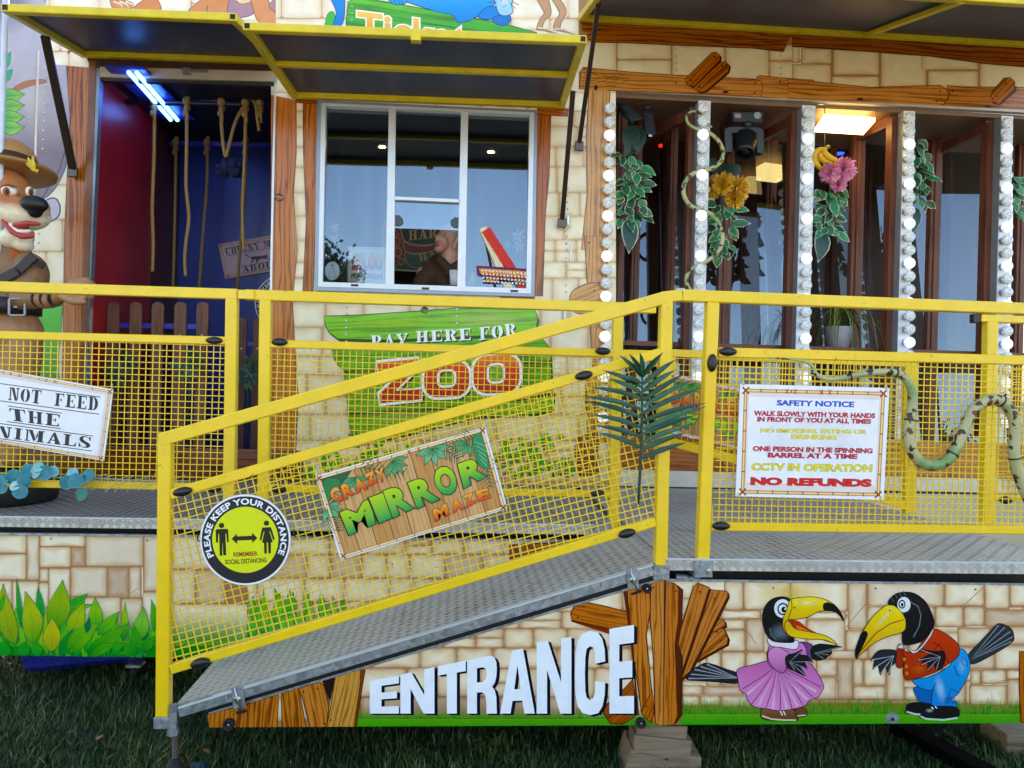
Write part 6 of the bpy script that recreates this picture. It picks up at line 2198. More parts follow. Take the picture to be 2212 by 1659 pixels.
UV = emit_mat('blue_tube_glow', '#4f90ff', 3.5)
lt = thing('fluorescent_light', at(330, 225, 5.9), 'glowing blue fluorescent tube fitting under the dark ceiling of the rope room', 'light')
za = ZC - 0.05
def ceil_pt(x, y, z):
    return atz(x, y, z)
p0, p1 = atz(303, 172, za), atz(376, 259, za)
mb = MB()
mb.smooth = True
for o_ in (-0.026, 0.026):
    mb.tube([p0 + Vector((o_, -0.12, 0)), p1 + Vector((o_, 0, 0))], 0.014, 10)
mb.build('tube', UV, lt)
mb = MB()
mb.box((p0.x - 0.19, p0.y - 0.1, za + 0.03), (p0.x + 0.07, p1.y + 0.08, za + 0.05))
mb.build('housing', simple('blue_housing', '#26348f', 0.4), lt)


def rail_bar(y_px, x0, x1, Y, label, mat, r=0.022):
    mb = MB()
    mb.smooth = True
    mb.tube([at(x0, y_px, Y), at(x1, y_px + (x1 - x0) * 0.02, Y)], r, 12)
    return tag(mb.build('rope_bar', mat), label, 'bar', 'bars the ropes hang from')


YR1, YR2 = 5.85, 6.7
rail_bar(219, 206, 640, YR1, 'near dark bar with tan ropes tied to it', simple('dark_bar', '#161a33', 0.35))
rail_bar(309, 300, 650, YR2, 'far blue bar with ropes tied to it, in front of the blue wall', simple('blue_bar', '#2c3aa8', 0.25))


def rope_mat():
    m, nt, b = new_mat('rope_fibre')
    w = N(nt, 'TexWave')
    w.bands_direction = 'DIAGONAL'
    w.inputs['Scale'].default_value = 60
    nt.links.new(N(nt, 'TexCoord').outputs['Object'], w.inputs['Vector'])
    nt.links.new(ramp(nt, w.outputs['Fac'], [(0.0, hx('#7d6030')), (0.6, hx('#b39452'))]), b.inputs['Base Color'])
    b.inputs['Roughness'].default_value = 0.85
    bump(nt, b, w.outputs['Fac'], 0.5, 0.004)
    return m


ROPE = rope_mat()


def rope(pts, Y, label, r=0.0125, knot=True, grp='ropes hanging in the doorway'):
    t = thing('hanging_rope', at(pts[-1][0], pts[-1][1], Y), label, 'rope', grp)
    q = [Vector(p) for p in cr([tuple(at(x, y, Y)) for x, y in pts], False, 6)]
    mb = MB()
    mb.smooth = True
    mb.tube(q, r, 8)
    mb.build('strand', ROPE, t)
    if knot:
        c = q[0]
        k = MB()
        k.smooth = True
        for i, (dx, dz, s) in enumerate(((0, 0.0, 1.0), (0.006, -0.05, .85), (-0.004, -0.09, .8), (0.008, 0.03, .7))):
            k.ball((c.x + dx, c.y - 0.012, c.z + dz), 0.03 * s, 10, (1, 1, 1.1))
        k.tube([(c.x + 0.012, c.y - 0.03, c.z - 0.05), (c.x + 0.02, c.y - 0.035, c.z - 0.16)], 0.009, 6)
        k.build('knot', ROPE, t)


rope([(255, 219), (256, 330), (252, 450), (251, 540), (256, 586)], YR1 - 0.01, 'leftmost tan rope on the near bar, in front of the red wall')
rope([(334, 220), (333, 330), (329, 450), (331, 530), (329, 587)], YR1 - 0.01, 'second tan rope from the left on the near bar')
rope([(404, 220), (403, 330), (402, 400), (408, 470), (402, 520), (399, 560), (401, 596)], YR1 - 0.01, 'wavy tan rope in the middle of the near bar')
rope([(479, 221), (478, 260), (482, 310), (487, 337), (492, 325), (508, 265), (530, 224)], YR1 - 0.012, 'tan rope looped up into a V on the near bar')
rope([(531, 222), (529, 330), (524, 440), (525, 500), (527, 541)], YR1 - 0.02, 'bright tan rope near the right jamb, ending above the monkey sign')
rope([(532, 218), (542, 213), (552, 226), (556, 255), (560, 283)], YR1 - 0.03, 'short tan rope end draped over the near bar at the right', knot=False)
rope([(563, 222), (566, 245)], YR1 - 0.012, 'small knotted tan rope stub at the far right of the near bar')
for x0, x1, y1, lb in ((325, 325, 620, 'leftmost rope on the far blue bar'), (380, 374, 620, 'second rope from the left on the far blue bar'), (448, 430, 622, 'third rope on the far blue bar, before the blue wall'), (531, 512, 626, 'rightmost rope on the far blue bar, crossing the monkey sign')):
    rope([(x0, 308), (x0 - 1, 400), ((x0 + x1) / 2, 500), (x1, y1)], YR2 - 0.02, lb)
# furry bundle hung on the V rope
mb = MB()
mb.smooth = True
rnd = random.Random(2)
c0 = at(495, 362, YR1 + 0.05)
for i in range(26):
    mb.ball((c0.x + rnd.uniform(-.07, .09), c0.y + rnd.uniform(-.03, .03), c0.z + rnd.uniform(-.05, .04)), rnd.uniform(.018, .035), 8, (1.1, .8, rnd.uniform(.8, 1.7)))
tag(mb.build('furry_bundle', simple('blue_fur', '#141a44', 0.9, 0, 0.3, 30, 0.8, 120)), 'dark blue furry bundle hung on the looped rope', 'soft toy')


def picket_fence(label, xs, ytop, ybot, w, Y, rail=None, railmat=None):
    t = thing('picket_fence', at(xs[0], ybot, Y), label, 'fence', 'small picket fences inside the doorway')
    for x in xs:
        a, b = at(x, ytop, Y), at(x - 4, ybot, Y)
        hw = w / 2 / ppm(Y)
        pts = [(a.x - hw, Y, a.z - hw * .8)] + [(a.x - hw * math.cos(R(k)), Y, a.z - hw * .8 + hw * .8 * math.sin(R(k))) for k in (30, 60, 90, 120, 150)] + [(a.x + hw, Y, a.z - hw * .8), (a.x + hw, Y, DECK), (a.x - hw, Y, DECK)]
        mb = MB()
        mb.prism([Vector(p) for p in pts], 0.02)
        o = mb.build('picket', PICKET, t)
        s_ = MB()
        s_.lathe([(0, 0), (0.008, 0), (0.006, 0.004), (0, 0.005)], (a.x, Y - 0.001, a.z - 0.24), (0, -1, 0), 8)
        s_.build('screw_head', SCREW, o)
    if rail:
        mb = MB()
        mb.bar(at(rail[0], rail[2], Y + 0.035), at(rail[1], rail[3], Y + 0.035), 0.035, 0.03, (0, 1, 0))
        mb.build('rail', railmat, t)


BLUR = simple('blue_rail', '#1f2fa0', 0.35)
picket_fence('brown picket fence with rounded tops on a blue rail, just inside the doorway', (202, 245, 294, 341, 390, 438), 652, 970, 24, 5.62, (190, 452, 702, 706), BLUR)
picket_fence('narrow brown pickets further inside the doorway, behind the rail posts', (523, 558, 592), 686, 990, 19, 6.05, (505, 640, 742, 746), BLUR)

# ------------------------------------------------------------------ inside the ticket booth
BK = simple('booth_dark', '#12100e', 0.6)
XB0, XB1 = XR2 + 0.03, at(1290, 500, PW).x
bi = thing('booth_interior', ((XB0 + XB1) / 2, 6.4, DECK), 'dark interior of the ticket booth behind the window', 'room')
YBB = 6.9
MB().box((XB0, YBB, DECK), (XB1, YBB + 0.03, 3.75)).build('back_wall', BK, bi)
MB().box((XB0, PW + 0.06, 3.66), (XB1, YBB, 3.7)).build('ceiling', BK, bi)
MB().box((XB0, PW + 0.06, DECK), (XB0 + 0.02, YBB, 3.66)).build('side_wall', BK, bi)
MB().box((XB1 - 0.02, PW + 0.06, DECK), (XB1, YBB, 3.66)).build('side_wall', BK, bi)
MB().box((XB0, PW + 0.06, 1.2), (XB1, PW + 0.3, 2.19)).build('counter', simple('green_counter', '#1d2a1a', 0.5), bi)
WARM = emit_mat('warm_spot_glow', '#ffb060', 26.0)
for x, y, lb in ((825.6, 318, 'small warm ceiling spotlight seen through the left window pane'), (1060.6, 329, 'small warm ceiling spotlight seen through the right window pane')):
    p = at(x, y, 6.35)
    t = thing('ceiling_spotlight', p, lb, 'light', 'warm spotlights in the booth')
    mb = MB()
    mb.lathe([(0, 0), (0.027, 0), (0.027, 0.012), (0, 0.012)], p, (0, 0, 1), 16)
    mb.build('lamp', WARM, t)
    mb = MB()
    mb.lathe([(0.037, 0.002), (0.055, 0.002), (0.055, 0.03), (0.037, 0.03)], p, (0, 0, 1), 16)
    mb.build('trim_ring', SCREW, t)
# showman's painted board behind the attendant
a = Art(6.55, 'F2')
a.poly([(700, -60), (1520, -60), (1520, 470), (700, 470)], hx('#103a30'))
a.shape([(700, 40), (830, 60), (880, 160), (860, 300), (800, 460), (700, 460)], hx('#5a1a12'), hx('#c98a3a'), 5)
for x, y, r in ((820, 200, 40), (850, 150, 26), (830, 300, 46), (860, 390, 34), (810, 120, 26)):
    a.disc(x, y, r, hx('#b5702e'), r * 1.15, 18, r0=0.62)
    a.disc(x - 4, y + 4, r * .5, hx('#8f3a1e'), r * .5, 14, r0=0.4)
a.shape([(860, 60), (900, 60), (1260, 70), (1260, 190), (1100, 232), (960, 218), (890, 180)], hx('#0c3226'), hx('#c9a77a'), 6)
a.shape([(890, 200), (960, 235), (1120, 238), (1260, 200), (1260, 250), (1120, 300), (960, 310), (900, 280)], hx('#6b2a18'), hx('#caa090'), 6)
a.shape([(900, 300), (980, 318), (1120, 300), (1260, 250), (1260, 440), (1000, 450), (915, 400)], hx('#1d5a44'), hx('#c9a77a'), 6)
GOLD = hx('#b89a66')
slab_text(a, 'HAR', [(936, 188), (1205, 160), (1205, 70), (934, 92)], GOLD, shadow=hx('#3a200c'), off=(5, 5))
slab_text(a, 'HA', [(1040, 390), (1205, 360), (1190, 290), (1024, 322)], GOLD, shadow=hx('#3a200c'), off=(5, 5))
st = []
for i in range(10):
    rr__ = 28 if i % 2 == 0 else 11
    st.append((955 + rr__ * math.sin(i * math.pi / 5), 378 - rr__ * math.cos(i * math.pi / 5)))
a.poly(st, hx('#0d2a20'))
a.poly([(700, 455), (1010, 472), (1010, 490), (700, 470)], hx('#9a948e'))
bq = SS('F2', [(700, -60), (1520, -60), (1520, 500), (700, 470)])
tag(a.mesh('showman_board', bq, [MATS['print_paint'], MATS['panel_edge']], thick=0.01), 'dark green fairground board with gold scrolls and lettering behind the attendant', 'sign board')

# ------------------------------------------------------------------ columns of bulbs
BULB, nt, b = new_mat('clear_bulb')
vo = N(nt, 'TexVoronoi')
vo.inputs['Scale'].default_value = 90
nt.links.new(N(nt, 'TexCoord').outputs['Object'], vo.inputs['Vector'])
sp_ = N(nt, 'SeparateColor')
nt.links.new(vo.outputs['Color'], sp_.inputs[0])
nt.links.new(ramp(nt, sp_.outputs[0], [(0.1, hx('#c4c9d0')), (0.5, hx('#f2f4f7')), (0.85, hx('#ffffff'))]), b.inputs['Base Color'])
b.inputs['Metallic'].default_value = 0.0
b.inputs['Coat Weight'].default_value = 0.6
b.inputs['Roughness'].default_value = 0.12
bump(nt, b, vo.outputs['Distance'], 0.6, 0.01)
LITB = emit_mat('lit_bulb', '#f4faff', 1.0)
_lt = LITB.node_tree
_lb = _lt.nodes['Principled BSDF']
_v = N(_lt, 'TexVoronoi')
_v.inputs['Scale'].default_value = 90
_lt.links.new(N(_lt, 'TexCoord').outputs['Object'], _v.inputs['Vector'])
_lt.links.new(MA(_lt, 'MULTIPLY_ADD', _v.outputs['Distance'], -0.22, 0.25), _lb.inputs['Emission Strength'])
WHB = simple('white_bulb_board', '#e2e7f0', 0.35, 0.0, 0.05)
GRB = simple('grey_board_side', '#7f858e', 0.4)
cm = MB()
cm.lathe([(0.0, 0.0), (0.017, 0.0), (0.02, 0.018), (0.034, 0.03), (0.0415, 0.047), (0.038, 0.062), (0.027, 0.072), (0.013, 0.077), (0.0, 0.077)], (0, 0, 0), (0, -1, 0), 12)
tmp = cm.build('bulb', BULB)
bulb_mesh = tmp.data
for v in bulb_mesh.vertices:
    v.co += Vector(tmp.location)
bpy.data.objects.remove(tmp)
lit_mesh = bulb_mesh.copy()
lit_mesh.materials.clear()
lit_mesh.materials.append(LITB)
cm = MB()
cm.lathe([(0.0, 0.002), (0.026, 0.002), (0.024, -0.014), (0.0, -0.014)], (0, 0, 0), (0, 1, 0), 14)
tmp = cm.build('socket', ALG)
sock_mesh = tmp.data
for v in sock_mesh.vertices:
    v.co += Vector(tmp.location)
bpy.data.objects.remove(tmp)
YC = PW - 0.03
COLS = [(None, (1320.6, 230), (1310.5, 668), None, 'half hidden bulb column beside the timber post at the left of the maze'),
        ((1503, 1529), (1520.7, 233.6), (1512, 669.8), (1484, 1504), 'bulb column with a rubber snake wound round it'),
        ((1726, 1755), (1747, 244), (1742, 731.7), (1704, 1727), 'bulb column right of the yellow flowers, left of the bananas'),
        ((1946, 1970), (1966.7, 256), (1966.7, 740), (1921, 1947), 'bulb column right of the pink flowers and spider plant'),
        ((2157, 2182), (2177.7, 266.7), (2177.7, 743.7), (2129, 2158), 'bulb column at the right edge of the picture')]
for ci, (bx, b0, b1, wx, lab) in enumerate(COLS):
    top = at(b0[0], b0[1] - 16, YC)
    t = thing('light_column', (at(b0[0], 900, YC).x, YC, DECK + 0.3), lab, 'light column', 'columns of light bulbs')
    zb = at(b0[0], 948, YC).z
    yy = (b0[1] + b1[1]) / 2
    if bx:
        xa, xb = at(bx[0], yy, YC).x, at(bx[1], yy, YC).x
        MB().box((xa, YC, zb), (xb, YC + 0.006, top.z)).build('board', WHB, t)
        MB().box((xa + 0.001, YC + 0.006, zb), (xb - 0.002, YC + 0.08, top.z - 0.001)).build('board_side', GRB, t)
        MB().box((at(wx[0], yy, YC + 0.08).x, YC + 0.081, zb), (xb - 0.004, YC + 0.16, top.z - 0.02)).build('timber_strip', STAIN, t)
    else:
        p = at(1312, yy, YC)
        MB().box((p.x - 0.03, YC + 0.05, zb), (p.x + 0.03, YC + 0.056, top.z)).build('board', WHB, t)
    n = 17 if ci >= 3 else (17 if ci == 2 else 15)
    n = round(math.hypot(b1[0] - b0[0], b1[1] - b0[1]) / 28.6)
    nmax = int(n * (935 - b0[1]) / (b1[1] - b0[1]))
    base_t = Vector(t.location)
    for i in range(nmax + 1):
        f = i / n
        p = at(b0[0] + (b1[0] - b0[0]) * f, b0[1] + (b1[1] - b0[1]) * f, YC - 0.045)
        p.y = YC - 0.004 if bx else YC + 0.045
        if bx:
            p.x -= 0.02 * (p.x / 5.4)
        o = bpy.data.objects.new('bulb', lit_mesh if i % 3 == 2 else bulb_mesh)
        o.location = p - base_t
        o.parent = t
        o.rotation_euler = (0, (i * 0.7) % 1.0, 0)
        COL.objects.link(o)
        s_ = bpy.data.objects.new('socket', sock_mesh)
        s_.parent = o
        COL.objects.link(s_)

# ------------------------------------------------------------------ the mirror maze behind the columns
mz = thing('mirror_maze', at(1780, 945, 6.3), 'mirror maze interior with brown posts, glass panels and a dark brown ceiling', 'mirror maze')
ZM = at(1400, 214, PW + 0.06).z
CEI = simple('brown_ceiling', '#7a5c46', 0.45, 0, 0.1, 4)
MIR = glass_mat('maze_mirror', 0.145, '#bdb6b0')
X0, X1 = XB1 + 0.01, at(2420, 500, 6.0).x
MB().box((X0, PW + 0.06, ZM), (X1, 8.2, ZM + 0.03)).build('ceiling', CEI, mz)
MB().box((X0, 7.6, DECK), (X1, 7.63, ZM)).build('back_wall', simple('maze_back', '#4a2f22', 0.4), mz)
MB().box((X0 - 0.005, PW + 0.06, DECK), (X0 + 0.02, 7.6, ZM)).build('side_wall', STAIN, mz)
MB().box((X0, PW + 0.06, DECK + 0.004), (X1, 7.6, DECK + 0.03)).build('floor', simple('maze_floor', '#2b221d', 0.5), mz)
for (x0, y0, Ya), (x1, y1, Yb_) in (((1490, 250, PW + 0.1), (1395, 292, 6.05)), ((1712, 262, PW + 0.1), (1640, 300, 6.0)), ((1928, 262, PW + 0.1), (1850, 297, 6.0)), ((2136, 272, PW + 0.1), (1975, 352, 6.4))):
    mb = MB()
    mb.bar(at(x0, y0, Ya), at(x1, y1, Yb_), 0.05, 0.075, (0, 0, 1))
    mb.build('ceiling_beam', STAIN, mz)
posts = [(1337, 22, 5.75), (1372, 18, 6.0), (1432, 12, 6.2), (1450, 16, 5.95), (1566, 30, 5.9), (1600, 16, 6.4), (1662, 24, 6.2), (1795, 14, 6.3), (1850, 28, 5.95), (1872, 14, 6.3), (2018, 26, 6.0), (2046, 16, 6.3), (2205, 22, 6.0), (1345, 8, 6.3)]
for x, w, Y in posts:
    p = at(x, 600, Y)
    hw = w / 2 / ppm(Y)
    MB().box((p.x - hw, Y, DECK + 0.03), (p.x + hw, Y + 0.06, ZM - 0.001), 0.004).build('post', STAIN, mz)
    MB().box((p.x - hw * .35, Y - 0.012, DECK + 0.03), (p.x + hw * .15, Y, ZM - 0.002), 0.003).build('bead', STAIN, mz)
for i, (xa, xb, Y, ln, rz) in enumerate(((1318, 1372, 6.08, 4.6, .1), (1372, 1448, 6.05, 4.9, -.02), (1440, 1566, 6.12, 4.2, .22), (1566, 1662, 6.15, 4.6, .10), (1662, 1850, 6.2, 4.4, .18), (1850, 2018, 6.1, 5.0, .10), (2018, 2205, 6.15, 5.4, -.05), (2205, 2330, 6.1, 4.6, .1), (1640, 1700, 6.0, 4.4, .12))):
    pane('mirror_pane', [(xa, 300), (xb, 303), (xb, 1000), (xa, 1000)], Y, R(ln), mz, MIR, rz)
# ceiling lamps of the maze
def spot(x, y, col, e, lab):
    p = atz(x, y, ZM - 0.004)
    t = thing('ceiling_downlight', p, lab, 'light', 'coloured downlights in the maze')
    mb = MB()
    mb.lathe([(0, 0), (0.045, 0), (0.045, 0.006), (0, 0.006)], p - Vector((0, 0, 0.006)), (0, 0, 1), 18)
    mb.build('lamp', emit_mat('glow_' + col[1:], col, e), t)
    mb = MB()
    mb.lathe([(0.046, 0), (0.07, 0), (0.07, 0.004), (0.046, 0.004)], p - Vector((0, 0, 0.002)), (0, 0, 1), 18)
    mb.build('trim_ring', STRUT, t)


spot(1434, 314, '#ff1a10', 2.0, 'red glowing downlight in the maze ceiling')
spot(1812, 331, '#2a4aff', 2.0, 'blue glowing downlight in the maze ceiling')
fl = thing('floodlight', at(1827, 268, 5.75), 'glowing yellow-white flat lamp hanging from the maze ceiling', 'light')
q = [atz(*S('C4', x, y), ZM - 0.075) for x, y in ((163, 1282), (632, 1312), (748, 1182), (258, 1148))]
mb = MB()
u = Vector((0, 0, 0.03))
mb.hexa([q[0], q[1], q[2], q[3], q[0] + u, q[1] + u, q[2] + u, q[3] + u])
mb.build('lamp_panel', emit_mat('warm_panel_glow', '#ffd27a', 2.2), fl)
mb = MB()
for (x, y) in ((258, 1150), (740, 1185)):
    p = atz(*S('C4', x, y), ZM - 0.075) + Vector((0, 0, 0.03))
    mb.tube([p, p + Vector((0, 0, 0.07)), p + Vector((-0.06 if x < 500 else 0.06, 0, 0.07))], 0.005, 6)
mb.build('hanger', SCREW, fl)

mb = MB()
mb.box((at(-200, 0, PW).x, PW + 0.06, at(900, -38, PW).z + 0.02), (X1 + 0.2, PW + 0.12, 5.2))  # unseen boards added above and at the left to shade the front
mb.box((at(-200, 0, PW).x - 0.1, PW + 0.12, DECK), (at(-200, 0, PW).x, 8.2, 5.2))
tag(mb.build('sun_block_facade', simple('sun_block_board', '#c9b08c', 0.3)), 'unseen upper facade board added above the canopies to keep the sun off the front', 'wall')
# ------------------------------------------------------------------ signs tied to the rails
def bamboo(a, q, n_top=8, n_side=5, c0='#e0a860', wid=8.0):
    """bamboo frame printed on a sign; q = bl, br, tr, tl of the frame centre line in sheet units"""
    c = [Vector(p) for p in q]
    for (p0, p1, n) in ((c[0], c[1], n_top), (c[3], c[2], n_top), (c[0], c[3], n_side), (c[1], c[2], n_side)):
        a.ribbon([tuple(p0), tuple(p1)], wid * 1.15, hx('#7a3f1c'))
        a.ribbon([tuple(p0), tuple(p1)], wid * 0.9, hx(c0))
        a.ribbon([tuple(p0), tuple(p1)], wid * 0.35, hx('#f6dda4'))
        t = (p1 - p0).normalized()
        nn = Vector((-t.y, t.x))
        a.n += 1
        for i in range(1, n):
            m = p0 + (p1 - p0) * (i / n)
            a.n -= 1
            a.ribbon([tuple(m - nn * wid * .62), tuple(m + nn * wid * .62)], wid * .32, hx('#6b3216'))
    for p in c:
        for s in (1, -1):
            a.ribbon([(p.x - wid * 1.1, p.y - s * wid * 1.1), (p.x + wid * 1.1, p.y + s * wid * 1.1)], wid * .55, hx('#96401c'))
    for f in (0.30, 0.36, 0.55, 0.61):
        m = c[3] + (c[2] - c[3]) * f
        for s in (1, -1):
            a.ribbon([(m.x - wid * .5, m.y - s * wid * .8), (m.x + wid * .5, m.y + s * wid * .8)], wid * .28, hx('#96401c'))


PP = None


def sign(a, name, slab, label, thick=0.004, cat='sign', group=None):
    o = a.mesh(name, slab, [MATS['print_paint'], MATS['panel_edge']], thick=thick)
    return tag(o, label, cat, group)


def ties(pts, Y, o, mat):
    for x, y in pts:
        c = at(x, y, Y)
        mb = MB()
        mb.smooth = True
        mb.tube([c + Vector((0.004, 0.004, -0.006)), c + Vector((0, -0.006, 0.0)), c + Vector((-0.002, 0.0, 0.014)), c + Vector((-0.004, 0.012, 0.02))], 0.003, 6)
        mb.build('cable_tie', mat, o)


YTIE = simple('pale_yellow_tie', '#d8d27a', 0.4)
BTIE = BLK
# safety notice
YS = PA - 0.012
sq = SS('E3', [(783, 1028), (1516, 1046), (1546, 492), (806, 472)])
a = Art(YS, 'E3', lift=0.0008)
a.poly([(783, 1028), (1516, 1046), (1546, 492), (806, 472)], hx('#eef0f8'))
a.poly([(812, 1010), (1490, 1026), (1517, 518), (832, 500)], hx('#e6dcdc'))
a.poly([(838, 960), (1475, 975), (1495, 552), (850, 535)], hx('#f0f1f8'))
a.glow(1160, 740, 330, 190, hx('#f4f5fb'), 0.9)
bamboo(a, [(818, 1006), (1490, 1020), (1515, 520), (834, 504)], 9, 5, '#dfa55c', 15)
def tx(s, x0, y0, x1, y1, h, c, o=None, b=0.04):
    h *= 0.93
    a.text(s, [(x0, y0), (x1, y1), (x1 + 2, y1 - h), (x0 + 2, y0 - h)], c, bold=b, outline=o, ow=0.016 if o else 0)
tx('SAFETY NOTICE', 986, 579, 1370, 588, 31, hx('#1550c8'), None, 0.045)
NV = hx('#1c1c50')
tx('WALK SLOWLY WITH YOUR HANDS', 873, 629, 1473, 642, 27, hx('#c01c38'), NV)
tx('IN FRONT OF YOU AT ALL TIMES', 890, 658, 1453, 670, 26, hx('#c01c38'), NV)
YO = hx('#e2d838')
tx('NO SMOKING, EATING OR', 906, 716, 1432, 724, 27, YO, hx('#77762c'))
tx('DRINKING', 1058, 744, 1282, 749, 25, YO, hx('#77762c'))
tx('ONE PERSON IN THE SPINNING', 868, 804, 1460, 816, 27, hx('#c01c38'), NV)
tx('BARREL AT A TIME', 942, 836, 1385, 843, 26, hx('#c01c38'), NV)
tx('CCTV IN OPERATION', 862, 900, 1458, 908, 40, YO, hx('#4a4e3a'))
tx('NO REFUNDS', 857, 972, 1455, 982, 42, hx('#d41a20'), NV, 0.06)
o = sign(a, 'safety_notice', sq, 'white safety notice with bamboo border and NO REFUNDS in red, tied to the mesh')
ties(SS('E3', [(822, 470), (1530, 492), (798, 1028), (1502, 1046)]), YS - 0.002, o, YTIE)

# mirror maze sign
YS = PA - 0.012
F_ = [(355, 872), (1274, 590), (1152, 140), (220, 410)]
a = Art(YS, 'E2', lift=0.0008)
a.poly(F_, hx('#eef0f8'))
IN_ = [(372, 848), (1258, 578), (1142, 160), (240, 424)]
u_ = Vector((IN_[1][0] - IN_[0][0], IN_[1][1] - IN_[0][1])).normalized()
random.seed(21)
def bil(u, v, Q=IN_):
    return ((Q[0][0] * (1 - u) + Q[1][0] * u) * (1 - v) + (Q[3][0] * (1 - u) + Q[2][0] * u) * v, (Q[0][1] * (1 - u) + Q[1][1] * u) * (1 - v) + (Q[3][1] * (1 - u) + Q[2][1] * u) * v)
cuts = [0, .1, .21, .32, .43, .55, .66, .77, .88, 1]
for i in range(9):
    u0, u1 = cuts[i], cuts[i + 1]
    a.plank([bil(u0, 0), bil(u1, 0), bil(u1, 1), bil(u0, 1)], (bil(u0, 0), bil(u0, 1)), ('#cfa06c', '#d8ad7a', '#c8965f')[i % 3], '#5a2c14', 4, 0.45)
def jl(cx, cy, r, rot, n=5, spread=2.4, c='#2f7f4f', c2='#5fae74', w=.34, fn=None):
    for i in range(n):
        t = rot + spread * (i / (n - 1) - .5)
        b_ = (cx, cy)
        a.leaf(b_, (cx + r * math.cos(t), cy + r * math.sin(t)), r * w, c, c2, '#0e3a24', 2.5, 0)
def fern(p0, p1, n=9, L=46, c='#2c5f40'):
    p0, p1 = Vector(p0), Vector(p1)
    d = (p1 - p0).normalized()
    nn = Vector((-d.y, d.x))
    for i in range(n):
        f = i / n
        q = p0 + (p1 - p0) * f
        for s in (1, -1):
            e = q + (d * .7 + nn * s) * L * (1 - .55 * f)
            a.ribbon([tuple(q), tuple(e)], 8, hx(c), w1=2)
    a.ribbon([tuple(p0), tuple(p1)], 4, hx('#1f4a30'), w1=1.5)
a.poly([(250, 425), (420, 375), (380, 440), (330, 480), (280, 540)], hx('#1f5a38'))
fern((300, 430), (330, 640), 9, 60); fern((460, 360), (720, 400), 10, 70); fern((900, 240), (1010, 320), 8, 60); fern((1100, 190), (960, 260), 9, 70); fern((1150, 300), (1180, 480), 9, 50, '#47684a'); fern((300, 620), (350, 720), 7, 50)
a.shape([(1085, 200), (1130, 175), (1165, 300), (1170, 370), (1120, 350), (1090, 280)], hx('#2f8a58'), hx('#0e3a24'), 3)
for k_ in range(5):
    a.ribbon([(1095 + k_ * 8, 220 + k_ * 24), (1160, 250 + k_ * 26)], 3, hx('#8fd0a0'))
jl(860, 262, 100, 1.3, 5, 2.9, '#2f7f4f', '#7cc294', .36); jl(640, 330, 90, .8, 5, 2.2); jl(430, 420, 80, 1.4, 5, 2.6); jl(290, 590, 80, .7, 5, 2.6, '#2f8a55', '#7cc294', .4); jl(1050, 230, 80, 2.2, 4, 2.0)
a.shape([(262, 440), (330, 420), (360, 450), (320, 500), (280, 560)], hx('#2a7a48'), hx('#0e3a24'), 3)
bamboo(a, [(372, 850), (1252, 582), (1136, 158), (238, 422)], 9, 6, '#ecc79a', 13)
gm = lambda v: mixc(hx('#1f9a50'), hx('#b4d83a'), max(0, min(1, v * 1.15 - .05)))
om = lambda v: mixc(hx('#d8341c'), hx('#f6b45a'), max(0, min(1, v)))
def letters(s, quads, col, ow=0.028, b=0.055):
    for ch_, q in zip(s, quads):
        a.text(ch_, q, col, bold=b, outline=hx('#141a10'), ow=ow)
letters('MIRROR', [[(402, 736), (548, 672), (516, 536), (352, 612)], [(570, 668), (638, 640), (588, 502), (512, 530)], [(644, 640), (760, 586), (712, 450), (590, 492)],
                   [(778, 588), (900, 538), (848, 398), (726, 448)], [(905, 530), (1014, 490), (962, 340), (853, 380)], [(1035, 478), (1160, 412), (1130, 292), (1000, 345)]], gm)
letters('CRAZY', [[(322, 558), (372, 545), (340, 464), (288, 490)], [(382, 540), (436, 508), (404, 438), (356, 462)], [(446, 506), (506, 480), (462, 414), (434, 430)], [(504, 470), (562, 442), (538, 378), (484, 404)], [(570, 452), (600, 432), (592, 360), (542, 380)]], om, 0.022)
letters('MAZE', [[(876, 660), (958, 622), (938, 558), (862, 596)], [(974, 614), (1040, 590), (1006, 530), (966, 548)], [(1046, 586), (1108, 552), (1082, 498), (1028, 520)], [(1116, 550), (1184, 528), (1166, 476), (1096, 492)]], om, 0.022)
o = sign(a, 'maze_sign', SS('E2', F_), 'tilted jungle sign reading CRAZY MIRROR MAZE on wood planks, tied to the ramp rail')
ties(SS('E2', [(224, 408), (1146, 142), (364, 878), (1270, 600)]), YS - 0.002, o, YTIE)

